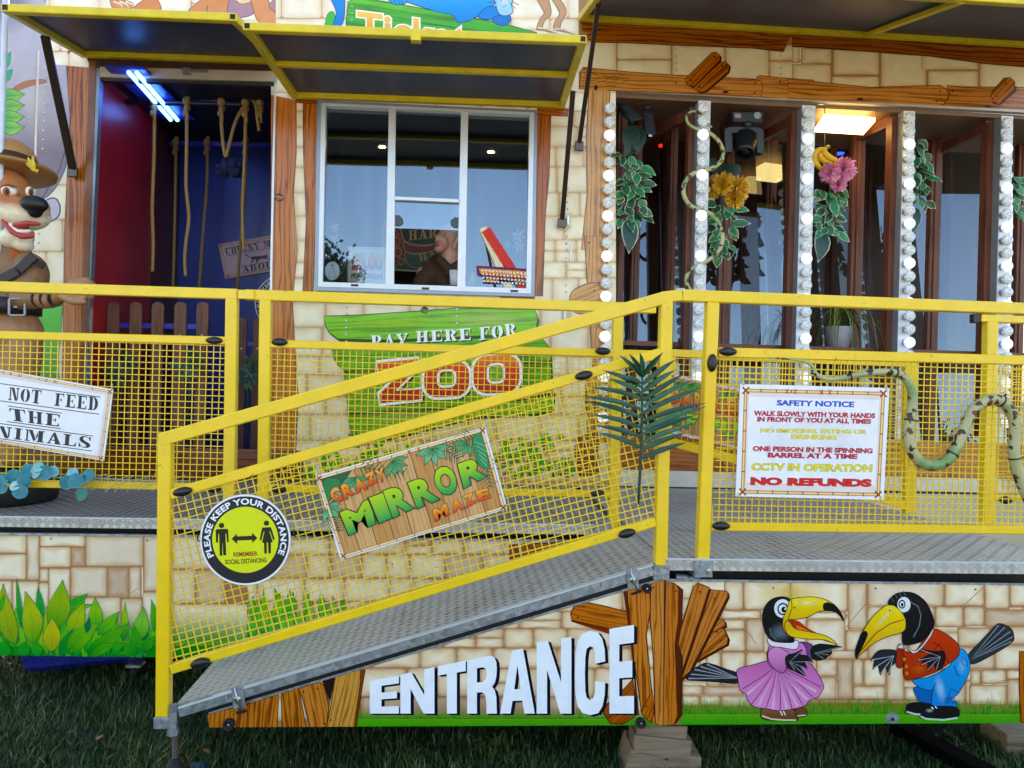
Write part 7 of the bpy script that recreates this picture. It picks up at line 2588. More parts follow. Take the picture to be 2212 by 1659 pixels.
# round distance sign
def round_sign(Y, cx, cy, r, label, name='distance_sign', cut=None):
    k = r / 411.0
    a = Art(Y, 'P', lift=0.0008, clip=cut)
    f = lambda x, y: (cx + (x - 540) * k, cy + (y - 481) * k)
    rr_ = lambda rad: [f(540 + rad * math.cos(2 * math.pi * i / 56), 481 + rad * math.sin(2 * math.pi * i / 56)) for i in range(56)]
    a.poly(rr_(409), hx('#eceef4'))
    a.poly(rr_(392), hx('#1d1e26'))
    a.poly(rr_(298), hx('#dbe23f'))
    KD = hx('#15160f')
    def pp(pts, c=KD):
        a.poly([f(*p) for p in pts], c)
    for hx_, hy in ((326, 352), (731, 331)):
        a.poly([f(hx_ + 25 * math.cos(2 * math.pi * i / 20), hy + 24 * math.sin(2 * math.pi * i / 20)) for i in range(20)], KD)
    pp([(272, 392), (290, 384), (372, 382), (386, 390), (392, 500), (376, 504), (368, 425), (362, 426), (368, 620), (342, 622), (336, 510), (334, 510), (334, 622), (310, 624), (304, 428), (298, 428), (294, 506), (276, 506)])
    pp([(696, 370), (766, 366), (778, 384), (806, 478), (790, 486), (764, 404), (758, 405), (788, 502), (772, 504), (770, 602), (748, 604), (744, 506), (734, 506), (734, 604), (712, 606), (708, 508), (690, 506), (712, 408), (706, 408), (684, 488), (668, 484), (688, 386)])
    pp([(416, 472), (464, 424), (464, 450), (600, 444), (598, 416), (650, 464), (602, 510), (602, 482), (466, 488), (468, 520)])
    a.text('REMEMBER', [f(434, 634), f(652, 624), f(650, 584), f(432, 594)], hx('#9c2a1c'), bold=0.03)
    a.text('SOCIAL DISTANCING', [f(360, 704), f(734, 684), f(732, 642), f(356, 660)], hx('#1f3a14'), bold=0.03)
    def arc(s, t0, t1, r0, r1):
        def w(u, v):
            t = R(t0 + (t1 - t0) * u)
            rad = r0 + (r1 - r0) * v
            return f(540 + rad * math.sin(t), 481 - rad * math.cos(t))
        a.text(s, None, hx('#eef1fb'), bold=0.035, spacing=1.08, warp=w)
    arc('PLEASE KEEP YOUR DISTANCE', -117, 113, 316, 374)
    slab = rr_(411)
    if cut:
        slab = None
    return sign(a, name, slab, label, group='round distance signs')


o = round_sign(PA - 0.014, 530, 1166, 98.5, 'black and yellow round PLEASE KEEP YOUR DISTANCE sign on the ramp mesh')
ties(SS('I4', [(112, 480), (980, 435)]), PA - 0.02, o, BTIE)
o = round_sign(YBK - 0.02, 612, 655, 62, 'round distance sign on the blue wall, half hidden by the door edge')

# animals sign
F_ = SS('I3', [(-260, 650), (790, 832), (860, 288), (-260, 92)])
a = Art(PB - 0.014, 'I3', lift=0.0008)
Q4 = [(-260, 650), (790, 832), (860, 288), (-260, 92)]
a.poly(Q4, hx('#eef0f8'))
a.poly([(-240, 640), (776, 815), (843, 302), (-240, 112)], hx('#e2d6da'))
a.poly([(-240, 630), (740, 790), (800, 330), (-240, 150)], hx('#eff1f8'))
bamboo(a, [(-240, 642), (766, 812), (836, 306), (-240, 112)], 8, 5, '#e6bd84', 15)
INK, LNE = hx('#242a33'), hx('#25324e')
sl_ = 0.155
for x0, y0, x1 in ((-200, 217, 762), (-200, 348, 753), (62, 414, 472), (52, 532, 462), (-200, 520, 705), (-200, 635, 696)):
    a.ribbon([(x0, y0), (x1, y0 + (x1 - x0) * (0.135))], 6, LNE)
slab_text(a, 'DO', [(-160, 340), (-15, 359), (-5, 261), (-150, 242)], INK)
slab_text(a, 'NOT', [(66, 368), (308, 400), (318, 296), (74, 272)], INK)
slab_text(a, 'FEED', [(412, 412), (745, 452), (750, 348), (422, 316)], INK)
slab_text(a, 'THE', [(84, 524), (448, 572), (458, 480), (70, 430)], INK)
slab_text(a, 'ANIMALS', [(-160, 634), (688, 736), (694, 650), (-150, 548)], INK)
o = sign(a, 'animals_sign', F_, 'tilted white sign in black stencil lettering, NOT FEED THE ANIMALS, on the left rail')
ties(SS('I3', [(852, 280), (782, 836)]), PB - 0.018, o, YTIE)

# monkeys sign on the blue wall
Q4 = [(1805, 425), (2560, 300), (2500, 20), (1750, 148)]
a = Art(YBK - 0.02, 'D1', lift=0.0008)
a.poly(Q4, hx('#c3a6b4'))
bamboo(a, [(1822, 405), (2535, 292), (2480, 40), (1770, 160)], 8, 4, '#a8664a', 12)
INK = hx('#141216')
slab_text(a, 'CHEEKY MONKEYS', [(1812, 232), (2450, 118), (2440, 66), (1802, 182)], INK)
slab_text(a, 'ABOUT', [(1945, 372), (2250, 322), (2246, 272), (1938, 326)], INK)
a.ribbon([(1795, 184), (2450, 60)], 4, INK); a.ribbon([(1810, 242), (2450, 126)], 4, INK); a.ribbon([(1935, 326), (2260, 268)], 4, INK); a.ribbon([(1945, 380), (2260, 326)], 4, INK)
a.shape([(2010, 250), (2040, 244), (2110, 240), (2130, 232), (2150, 244), (2130, 258), (2180, 262), (2175, 270), (2110, 264), (2080, 268), (2062, 292), (2050, 300), (2054, 276), (2036, 270), (2024, 292), (2008, 296), (2020, 272)], INK, None, smooth=3)
a.ribbon(cr([(2015, 256), (1990, 244), (1968, 238), (1972, 232), (1990, 236)], False, 5), 7, INK, w1=4)
o = sign(a, 'monkeys_sign', SS('D1', Q4), 'tilted pale sign with a black monkey reading CHEEKY MONKEYS ABOUT on the blue wall')

# barrel sign on the low barrier
YS = YB5 - 0.012
Q4 = [(466, 1030), (1560, 1290), (1620, 640), (484, 388)]
a = Art(YS, 'G3', lift=0.0008)
a.poly(Q4, hx('#e8eaf2'))
IN_ = [(480, 1000), (1540, 1262), (1600, 668), (500, 420)]
for i in range(9):
    u0, u1 = cuts[i], cuts[i + 1]
    a.plank([bil(u0, 0, IN_), bil(u1, 0, IN_), bil(u1, 1, IN_), bil(u0, 1, IN_)], (bil(u0, 0, IN_), bil(u0, 1, IN_)), ('#bf925e', '#c89e6c')[i % 2], '#5a2c14', 6, 0.5)
for cx, cy, r in ((560, 480, 120), (700, 500, 140), (1100, 590, 120), (900, 560, 90)):
    for i in range(5):
        t = .3 + .6 * i
        a.leaf((cx, cy), (cx + r * math.cos(t), cy + r * math.sin(t)), r * .32, '#1f6a30', '#7cc04a', '#0e3a24', 5, 0)
bamboo(a, [(480, 1005), (1545, 1270), (1605, 660), (498, 412)], 9, 5, '#e0b070', 18)
om2 = lambda v: mixc(hx('#cf3420'), hx('#e8b45a'), max(0, min(1, v)))
letters('BARREL', [[(468, 720), (570, 705), (575, 560), (490, 545)], [(580, 735), (700, 760), (690, 580), (640, 570)], [(720, 765), (820, 790), (830, 600), (740, 585)], [(880, 800), (1040, 815), (1045, 640), (900, 620)], [(1085, 820), (1190, 845), (1195, 660), (1090, 645)], [(1205, 860), (1330, 880), (1330, 690), (1210, 665)]], om2, 0.03)
letters('OF', [[(470, 950), (600, 960), (610, 775), (480, 770)], [(640, 990), (705, 1000), (785, 840), (650, 825)]], gm, 0.03)
letters('FUN', [[(960, 1020), (1000, 1030), (1025, 890), (965, 885)], [(1050, 1090), (1195, 1095), (1220, 920), (1035, 895)], [(1240, 1130), (1400, 1160), (1420, 960), (1250, 925)]], gm, 0.03)
o = sign(a, 'barrel_sign', SS('G3', Q4), 'sloping jungle sign reading BARREL OF FUN on the lower barrier behind the palm leaf')

# ------------------------------------------------------------------ leaves, flowers, fruit
LEAFM, nt, b = new_mat('leaf_two_tone')
at_ = N(nt, 'Attribute', attribute_name='paint')
mxl = N(nt, 'MixRGB', blend_type='MULTIPLY')
mxl.inputs[0].default_value = 1.0
nt.links.new(at_.outputs['Color'], mxl.inputs[1])
nt.links.new(ramp(nt, noise(nt, 40, 4), [(0.3, (0.7, 0.72, 0.7, 1)), (0.7, (1.15, 1.15, 1.1, 1))]), mxl.inputs[2])
nt.links.new(mxl.outputs[0], b.inputs['Base Color'])
b.inputs['Roughness'].default_value = 0.42


class Leafy:
    def __init__(s):
        s.v, s.f, s.c = [], [], []

    def blade(s, base, tip, w, nrm, c_in, c_rim, rim=0.78, fold=0.12, prof=((0.0, 0.1), (0.15, .7), (0.35, 1.0), (0.6, .85), (0.82, .45), (1.0, 0.0)), sag=0.0):
        """one leaf: rim in one colour, middle in another, folded along the midrib, sagging"""
        b_, t_ = Vector(base), Vector(tip)
        d = t_ - b_
        L = d.length
        if L < 1e-5:
            return
        d.normalize()
        n = Vector(nrm)
        n = (n - d * n.dot(d))
        n = n.normalized() if n.length > 1e-4 else Vector((0, -1, 0))
        q = d.cross(n)
        mid = lambda u: b_ + d * L * u + Vector((0, 0, -sag * L * u * u)) + n * 0.06 * L * math.sin(math.pi * u)
        o = len(s.v)
        rows = []
        for u, r in prof:
            m_ = mid(u)
            e = [m_ + q * w / 2 * r + n * fold * w * r, m_ + q * w / 2 * r * rim + n * fold * w * r * rim, m_, m_ - q * w / 2 * r * rim + n * fold * w * r * rim, m_ - q * w / 2 * r + n * fold * w * r]
            rows.append(e)
        for i, e in enumerate(rows):
            end = i == len(rows) - 1
            for j, p in enumerate(e):
                s.v.append(tuple(p))
                s.c.append(c_rim if j in (0, 4) or (end and rim < 1) else c_in)
        for i in range(len(rows) - 1):
            for j in range(4):
                A_ = o + i * 5 + j
                s.f.append((A_, A_ + 1, A_ + 6, A_ + 5))

    def build(s, name, parent=None, mat=None):
        mb = MB()
        mb.smooth = True
        mb.add(s.v, s.f)
        ob = mb.build(name, mat or LEAFM, parent, recalc=False)
        ob.data.attributes.new('paint', 'FLOAT_COLOR', 'POINT').data.foreach_set('color', [x for c in s.c for x in c])
        return ob


def garland(label, top, bot, Y, spread, seed, hosta=None, n=46, dark=None):
    """hanging strand of small white-edged leaves, with a large white-edged leaf at its end"""
    rnd = random.Random(seed)
    t = thing('leaf_garland', at(bot[0], bot[1], Y), label, 'artificial plant', 'leaf garlands in the maze front')
    lf = Leafy()
    k = 1 / ppm(Y)
    for i in range(n):
        f = i / n
        x, y = top[0] + (bot[0] - top[0]) * f, top[1] + (bot[1] - top[1]) * f
        sx = rnd.uniform(-1, 1)
        p = at(x + sx * spread * .35, y, Y + rnd.uniform(-.03, .03))
        ang = rnd.uniform(-0.9, 0.9) + sx * 0.7
        L = rnd.uniform(28, 42) * k
        tip = p + Vector((math.sin(ang) * L, rnd.uniform(-.5, .15) * L, -math.cos(ang) * L * rnd.uniform(.5, 1)))
        g = rnd.choice(('#1a5230', '#226540', '#287848', '#17462c', '#2f8a56'))
        lf.blade(p, tip, L * rnd.uniform(.5, .62), (rnd.uniform(-.5, .5), -1, rnd.uniform(-.1, .7)), hx(g), hx('#e2e4c8'), rnd.uniform(.72, .86))
    lf.build('ivy_leaves', t)
    mb = MB()
    mb.smooth = True
    mb.tube([at(top[0], top[1] - 20, Y), at(*top, Y), at((top[0] + bot[0]) / 2, (top[1] + bot[1]) / 2, Y + .01), at(*bot, Y)], 0.004, 6)
    mb.build('stem', simple('plant_stem', '#2a3a1c', 0.6), t)
    if hosta:
        lf = Leafy()
        (x0, y0), (x1, y1), w = hosta
        lf.blade(at(x0, y0, Y - .02), at(x1, y1, Y - .05), w * k, (0.1, -1, 0), hx('#173f38'), hx('#c9d2c0'), .8, 0.06, prof=((0, .35), (.12, .8), (.3, 1), (.55, .9), (.75, .55), (.9, .2), (1, 0)))
        lf.blade(at(x0 - 24, y0 - 10, Y + .06), at(x1 - 44, y1 + 6, Y + .06), w * k * .55, (0.5, -1, 0), hx('#23332c'), hx('#6b7468'), .8)
        lf.build('large_leaf', t)
    if dark:
        lf = Leafy()
        for (x0, y0), (x1, y1), w in dark:
            lf.blade(at(x0, y0, Y + .05), at(x1, y1, Y + .03), w * k, (rnd.uniform(-.4, .4), -1, 0.2), hx('#10301f'), hx('#173f28'), .8)
        lf.build('dark_leaves', t)


YG = PW + 0.06
h3 = lambda *p: S('H3', *p)
h4 = lambda *p: S('H4', *p)
garland('leaf garland with white edges and a large drooping leaf, left of the snake column', h3(230, 420), h3(215, 950), YG, 62, 31, (h3(210, 930), h3(205, 1195), 40), 52, [(h3(240, 190), h3(200, 430), 40), (h3(290, 210), h3(270, 420), 34), (h3(250, 330), h3(170, 440), 30)])
garland('white-edged leaf garland hanging below the yellow flowers', h3(930, 780), h3(950, 1200), YG, 62, 32, None, 40, [(h3(960, 500), h3(1040, 640), 50), (h3(900, 470), h3(850, 560), 40)])
garland('leaf garland with a large leaf hanging below the pink flowers', h4(260, 540), h4(240, 850), YG, 62, 33, (h4(215, 830), h4(192, 1018), 40), 42)
garland('leaf garland right of the third full bulb column, against dark glass', h4(815, 250), h4(830, 650), YG, 46, 34, (h4(810, 680), h4(790, 835), 24), 30)
garland('small leaf sprig peeping out behind the right-hand bulb column', h4(1415, 480), h4(1420, 750), YG, 40, 35, None, 12)


def mum(c, r, cols, seed):
    """pompon flower of many curled petals"""
    rnd = random.Random(seed)
    lf = Leafy()
    for i in range(300):
        z = rnd.uniform(-.75, 1)
        th = rnd.uniform(0, 2 * math.pi)
        q = math.sqrt(max(0, 1 - z * z))
        d = Vector((q * math.cos(th), -z, q * math.sin(th)))
        p = Vector(c) + d * r * .25
        e = Vector(c) + d * r * rnd.uniform(.82, 1.05) + Vector((0, 0, rnd.uniform(-.1, .12) * r))
        cc = rnd.choice(cols)
        lf.blade(p, e, r * rnd.uniform(.11, .17), d.cross(Vector((0.3, .2, 1))), hx(cc), mixc(hx(cc), hx('#ffffff'), .12), .7, .2, prof=((0, .6), (.4, .8), (.75, 1), (.92, .8), (1, .1)))
    return lf


yf = thing('flower_bunch', at(*h3(1000, 720), YG), 'bunch of yellow pompon flowers beside the snake column', 'flowers', 'artificial flower bunches')
for i, (x, y, r) in enumerate(((945, 655, 22), (1040, 690, 25), (1030, 770, 18), (835, 690, 22))):
    p = at(*h3(x, y), YG - .03 + (.08 if i == 3 else 0))
    mum(p, r / ppm(YG) * 1.25, ('#ecb416', '#dda010', '#f4c524', '#eeb614'), 50 + i).build('flower_head', yf)
pf = thing('flower_bunch', at(*h4(310, 500), YG), 'bunch of pink pompon flowers below the bananas', 'flowers', 'artificial flower bunches')
for i, (x, y, r) in enumerate(((265, 455, 20), (345, 437, 24), (318, 530, 15))):
    mum(at(*h4(x, y), YG - .04), r / ppm(YG) * 1.25, ('#ffa8c8', '#f59acc', '#ffb8cc', '#f08ccc'), 60 + i).build('flower_head', pf)
bn = thing('banana_bunch', at(*h4(230, 400), YG), 'bunch of yellow bananas hanging beside the bulb column above pink flowers', 'fruit')
BAN = simple('banana_skin', '#d9ab10', 0.4, 0, 0.12, 30)
for i, pts in enumerate(([(235, 305), (195, 330), (170, 370), (190, 415), (225, 440)], [(235, 305), (205, 325), (200, 355), (235, 385), (290, 398)], [(240, 305), (225, 318), (240, 345), (280, 370), (318, 385)], [(230, 305), (180, 320), (160, 360), (172, 400), (200, 420)])):
    q = cr([tuple(at(*h4(x, y), YG - .03 - .015 * i)) for x, y in pts], False, 5)
    m_ = len(q)
    mb = MB()
    mb.smooth = True
    mb.tube(q, .02, 8, True, [(.006 + .018 * math.sin(math.pi * min(1, max(0, (j / (m_ - 1)) * .92 + .05))) ** .7) for j in range(m_)])
    mb.build('banana', BAN, bn)
mb = MB()
mb.smooth = True
mb.tube([at(*h4(x, y), YG - .04) for x, y in ((232, 312), (238, 296), (260, 292))], .014, 8)
mb.tube([at(*h4(232, 296), YG - .04), at(*h4(230, 210), YG + .05)], .0015, 5)
mb.build('stalk', simple('banana_stalk', '#8f8a1c', 0.5), bn)

# spider plant in a white pot
YPOT = 5.62
sp = thing('potted_plant', at(*h4(317, 1560), YPOT), 'spider plant with arching green-brown leaves in a white pot', 'potted plant')
pc = at(*h4(318, 1560), YPOT + .1)
mb = MB()
mb.smooth = True
mb.lathe([(0, 0), (.075, 0), (.1, .155), (.104, .16), (.098, .165), (.09, .15), (0, .15)], pc, (0, 0, 1), 24)
mb.build('pot', simple('white_pot', '#c9cddb', 0.4), sp)
lf = Leafy()
rnd = random.Random(77)
for i in range(110):
    th = rnd.uniform(0, 2 * math.pi)
    out = Vector((math.cos(th), math.sin(th) * .8, 0))
    if i > 70:
        out = Vector((abs(out.x) * .8 + .3, out.y - .1, 0))
    p0 = pc + Vector((rnd.uniform(-.04, .04), rnd.uniform(-.04, .04), .15))
    r_, h_, dr = rnd.uniform(.1, .3), rnd.uniform(.06, .26), rnd.uniform(.0, .32)
    pts = cr([tuple(p0), tuple(p0 + out * r_ * .4 + Vector((0, 0, h_))), tuple(p0 + out * r_ + Vector((0, 0, h_ * .8 - dr * .2))), tuple(p0 + out * r_ * 1.25 + Vector((0, 0, h_ * .4 - dr)))], False, 4)
    c0 = hx(rnd.choice(('#4d6a2a', '#6b7a34', '#7d6a34', '#8a6f3c', '#3f5a26', '#5f7a3a')))
    w = rnd.uniform(.005, .009)
    sd = out.cross(Vector((0, 0, 1))).normalized()
    o_ = len(lf.v)
    m_ = len(pts)
    for j, p in enumerate(pts):
        ww = w * (1 - (j / (m_ - 1)) ** 2 * .85)
        lf.v += [tuple(Vector(p) - sd * ww), tuple(Vector(p) + sd * ww)]
        lf.c += [c0, mixc(c0, hx('#a8a05a'), .3)]
    lf.f += [(o_ + 2 * j, o_ + 2 * j + 1, o_ + 2 * j + 3, o_ + 2 * j + 2) for j in range(m_ - 1)]
lf.build('leaves', sp)
MB().box((at(1320, 760, YPOT).x, YPOT - .06, pc.z - .035), (X1, YPOT + .3, pc.z - .001)).build('ledge', STAIN, mz)

# snakes
SNK, nt, b = new_mat('snake_skin')
tc = N(nt, 'TexCoord')
vo = N(nt, 'TexVoronoi')
vo.inputs['Scale'].default_value = 22
vo.inputs['Randomness'].default_value = 0.8
nz = N(nt, 'TexNoise')
nz.inputs['Scale'].default_value = 30
nt.links.new(tc.outputs['Object'], nz.inputs['Vector'])
mv = N(nt, 'MixRGB')
mv.inputs[0].default_value = 0.06
nt.links.new(tc.outputs['Object'], mv.inputs[1])
nt.links.new(nz.outputs['Color'], mv.inputs[2])
nt.links.new(mv.outputs[0], vo.inputs['Vector'])
base = ramp(nt, noise(nt, 6, 3), [(0.35, hx('#76985a')), (0.5, hx('#aeae7c')), (0.75, hx('#c0b98c'))])
blot = ramp(nt, vo.outputs['Distance'], [(0.0, (1, 1, 1, 1)), (0.30, (1, 1, 1, 1)), (0.36, (0, 0, 0, 1))])
dk_ = ramp(nt, nz.outputs['Fac'], [(0.45, hx('#1f2420')), (0.6, hx('#6b3428'))])
mx = N(nt, 'MixRGB')
nt.links.new(blot, mx.inputs[0])
nt.links.new(base, mx.inputs[1])
nt.links.new(dk_, mx.inputs[2])
nt.links.new(mx.outputs[0], b.inputs['Base Color'])
b.inputs['Roughness'].default_value = 0.35
v2 = N(nt, 'TexVoronoi')
v2.inputs['Scale'].default_value = 260
nt.links.new(tc.outputs['Object'], v2.inputs['Vector'])
bump(nt, b, v2.outputs['Distance'], 0.35, 0.002)


def snake(sheet, pts, Y, r0, r1, r2, label, tie=()):
    t = thing('rubber_snake', at(*S(sheet, *pts[0]), Y), label, 'rubber snake', 'rubber snakes')
    q = cr([tuple(at(*S(sheet, x, y), Y)) for x, y in pts], False, 8)
    m_ = len(q)
    rr_ = []
    for j in range(m_):
        f = j / (m_ - 1)
        rr_.append(r0 + (r1 - r0) * min(1, f * 2.2) if f < .45 else r1 + (r2 - r1) * (f - .45) / .55)
    mb = MB()
    mb.smooth = True
    mb.tube(q, r1, 14, True, rr_)
    mb.build('body', SNK, t)
    for f in tie:
        j = int(f * (m_ - 1))
        p, d = Vector(q[j]), (Vector(q[min(j + 1, m_ - 1)]) - Vector(q[j - 1])).normalized()
        k = MB()
        k.lathe([(rr_[j] + .0005, -.003), (rr_[j] + .003, -.003), (rr_[j] + .003, .003), (rr_[j] + .0005, .003)], p, d, 16)
        sd = d.cross(Vector((0, 1, 0))).normalized()
        k.bar(p + sd * rr_[j] + Vector((0, -.004, 0)), p + sd * (rr_[j] + .012) + Vector((0, -.008, 0)), .006, .006)
        k.build('cable_tie', BLK, t)


snake('H3', [(852, 208), (830, 190), (785, 120), (745, 92), (690, 88), (655, 130), (672, 185), (735, 222), (800, 240), (865, 275), (922, 345), (940, 425), (905, 492), (830, 535), (725, 560), (655, 615), (630, 690), (645, 765), (690, 820), (770, 852), (840, 882), (900, 945), (932, 1030), (930, 1110), (890, 1190), (800, 1258), (715, 1295), (665, 1345), (652, 1400), (668, 1450), (695, 1485)], YC - .035, .006, .0165, .013, 'yellow-green spotted rubber snake wound round a bulb column')
snake('E3', [(950, 343), (1060, 350), (1130, 362), (1170, 390), (1185, 425), (1240, 448), (1320, 440), (1400, 425), (1470, 415), (1560, 415), (1618, 440), (1652, 490), (1660, 560), (1650, 640), (1640, 720), (1655, 800), (1700, 858), (1765, 876), (1832, 850), (1880, 780), (1920, 680), (1960, 605), (2020, 558), (2080, 550), (2130, 582), (2163, 650), (2168, 720), (2163, 800), (2175, 880), (2200, 960), (2240, 1050)], PA - .025, .003, .023, .024, 'long green and cream spotted rubber snake looping along the front rail mesh', (.215, .31, .44, .62, .78, .92))

# palm leaf
pl = thing('palm_leaf', at(*S('E3', 305, 1060), PA - .03), 'dark green artificial palm leaf tied to the mesh at the top of the ramp', 'artificial plant')
mb = MB()
mb.smooth = True
mb.tube([at(*S('E3', x, y), PA - .03) for x, y in ((322, 400), (321, 560), (318, 720), (312, 880), (306, 1000), (303, 1068))], .006, 8, True, [.003, .0045, .006, .0065, .006, .004])
mb.build('stalk', simple('palm_stalk', '#1f3a24', 0.5), pl)
lf = Leafy()
for i, (tx_, ty_, by) in enumerate(((212, 325, 440), (258, 318, 430), (310, 312, 424), (420, 310, 438), (480, 345, 478), (135, 398, 490), (480, 395, 515), (190, 428, 470), (80, 482, 545), (518, 415, 560), (560, 442, 590), (36, 522, 600), (48, 548, 640), (622, 556, 660), (622, 573, 700), (78, 615, 690), (575, 618, 725), (106, 672, 735), (562, 662, 765), (112, 705, 790), (523, 708, 800), (530, 755, 842), (160, 440, 520), (600, 480, 622))):
    p = at(*S('E3', 320 - (by - 424) * .015, by), PA - .034 - .003 * (i % 3))
    e = at(*S('E3', 320 + (tx_ - 320) * 1.07, ty_ - 4), PA - .075 - .02 * (i % 4))
    c0 = ('#215640', '#184634', '#2a6448', '#1d4e3a')[i % 4]
    lf.blade(p, e, 12.5 / ppm(PA), (0, -1, .45), hx(c0), hx('#1a4a36'), .6, .16, prof=((0, .35), (.15, .8), (.45, 1), (.75, .7), (1, 0)), sag=.04)
lf.build('leaflets', pl)

# eucalyptus on the left rail, black planter behind it
eu = thing('eucalyptus_garland', at(*S('E1', 250, 440), PB - .03), 'teal round-leaved eucalyptus garland on the bottom bar of the left rail', 'artificial plant')
lf = Leafy()
for i, (x, y, r, t, lt_) in enumerate(((90, 325, 48, 1.2, 0), (185, 285, 42, -.4, 0), (235, 295, 40, .9, 1), (290, 300, 50, .3, 0), (345, 290, 36, -.8, 1), (160, 345, 46, 2.0, 0), (100, 385, 34, .2, 2), (132, 420, 46, 2.4, 0), (20, 350, 40, 1.0, 0), (15, 400, 34, .4, 0), (435, 362, 46, .6, 0), (495, 350, 48, -.3, 0), (470, 302, 36, .1, 1), (575, 318, 42, .5, 0), (530, 440, 42, .8, 3), (250, 262, 34, .1, 1))):
    c = at(*S('E1', x, y), PB - .045 - .006 * (i % 4))
    k = r / 3 / ppm(PB)
    d = Vector((math.cos(t), 0, math.sin(t)))
    cc = ('#1f7f92', '#7fb8c0', '#b0cdd2', '#22746c')[lt_]
    lf.blade(c - d * k, c + d * k, 2 * k * .95, (random.uniform(-.3, .3), -1, random.uniform(0, .6)), hx(cc), mixc(hx(cc), hx('#5fb0bc'), .3), .8, .05, prof=((0, .2), (.08, .55), (.25, .9), (.5, 1), (.75, .9), (.92, .55), (1, .15)))
lf.build('leaves', eu)
mb = MB()
rnd = random.Random(6)
mb.tube([at(*S('E1', x, y), PB - .03) for x, y in ((0, 370), (150, 350), (320, 330), (560, 330), (800, 345), (1000, 352), (1200, 352))], .0035, 6)
for x in range(560, 1190, 42):
    for s_ in (-1, 1):
        p = at(*S('E1', x, 342 + (x - 560) * .015), PB - .03)
        mb.tube([p, p + Vector((rnd.uniform(.02, .08) * (1 if s_ > 0 else -1), -rnd.uniform(0, .02), s_ * rnd.uniform(.01, .05) - .012))], .002, 5)
mb.build('twigs', simple('pale_twig', '#a8a67c', 0.6), eu)
pt = at(101, 1075, 4.35)
mb = MB()
mb.smooth = True
pr = .33
z0 = DECK + .002
mb.lathe([(0, z0), (pr - .01, z0), (pr, z0 + .012), (pr, z0 + .13), (pr - .012, z0 + .15), (pr - .03, z0 + .13), (0, z0 + .12)], (pt.x - pr, 4.40, 0), (0, 0, 1), 40)
tag(mb.build('planter', simple('black_planter', '#131318', 0.5, 0, .1, 20, .2, 90)), 'low round black planter on the left walkway behind the rail', 'planter')


def monstera(label, cx, cy, r, Y, seed):
    rnd = random.Random(seed)
    t = thing('monstera_plant', at(cx, cy + r, Y), label, 'artificial plant', 'dark leafy plants behind the pickets')
    lf = Leafy()
    k = 1 / ppm(Y)
    c = at(cx, cy, Y)
    for i in range(5):
        th = rnd.uniform(0, 6.28)
        b_ = c + Vector((math.cos(th), 0, math.sin(th))) * r * .3 * k
        for j in range(9):
            f = -1.7 + 3.4 * j / 8
            e = b_ + Vector((math.sin(th + f), rnd.uniform(-.3, 0), math.cos(th + f))) * r * k * rnd.uniform(.6, .9)
            lf.blade(b_, e, r * k * .3, (rnd.uniform(-.3, .3), -1, .3), hx('#16402c'), hx('#1c5236'), .8)
    lf.build('leaves', t)
    mb = MB()
    mb.smooth = True
    mb.tube([c, at(cx - 4, cy + r * 1.6, Y + .02), Vector((c.x - .02, Y + .03, DECK))], .006, 6)
    mb.build('stem', MATS['plant_stem'], t)


monstera('dark monstera leaves behind the rail mesh in front of the red wall', 265, 795, 42, 5.55, 3)
monstera('dark monstera leaves in front of the rightmost picket of the fence', 412, 792, 42, 5.55, 4)
monstera('dark monstera leaves between the two middle rail posts', 540, 806, 36, 5.75, 5)
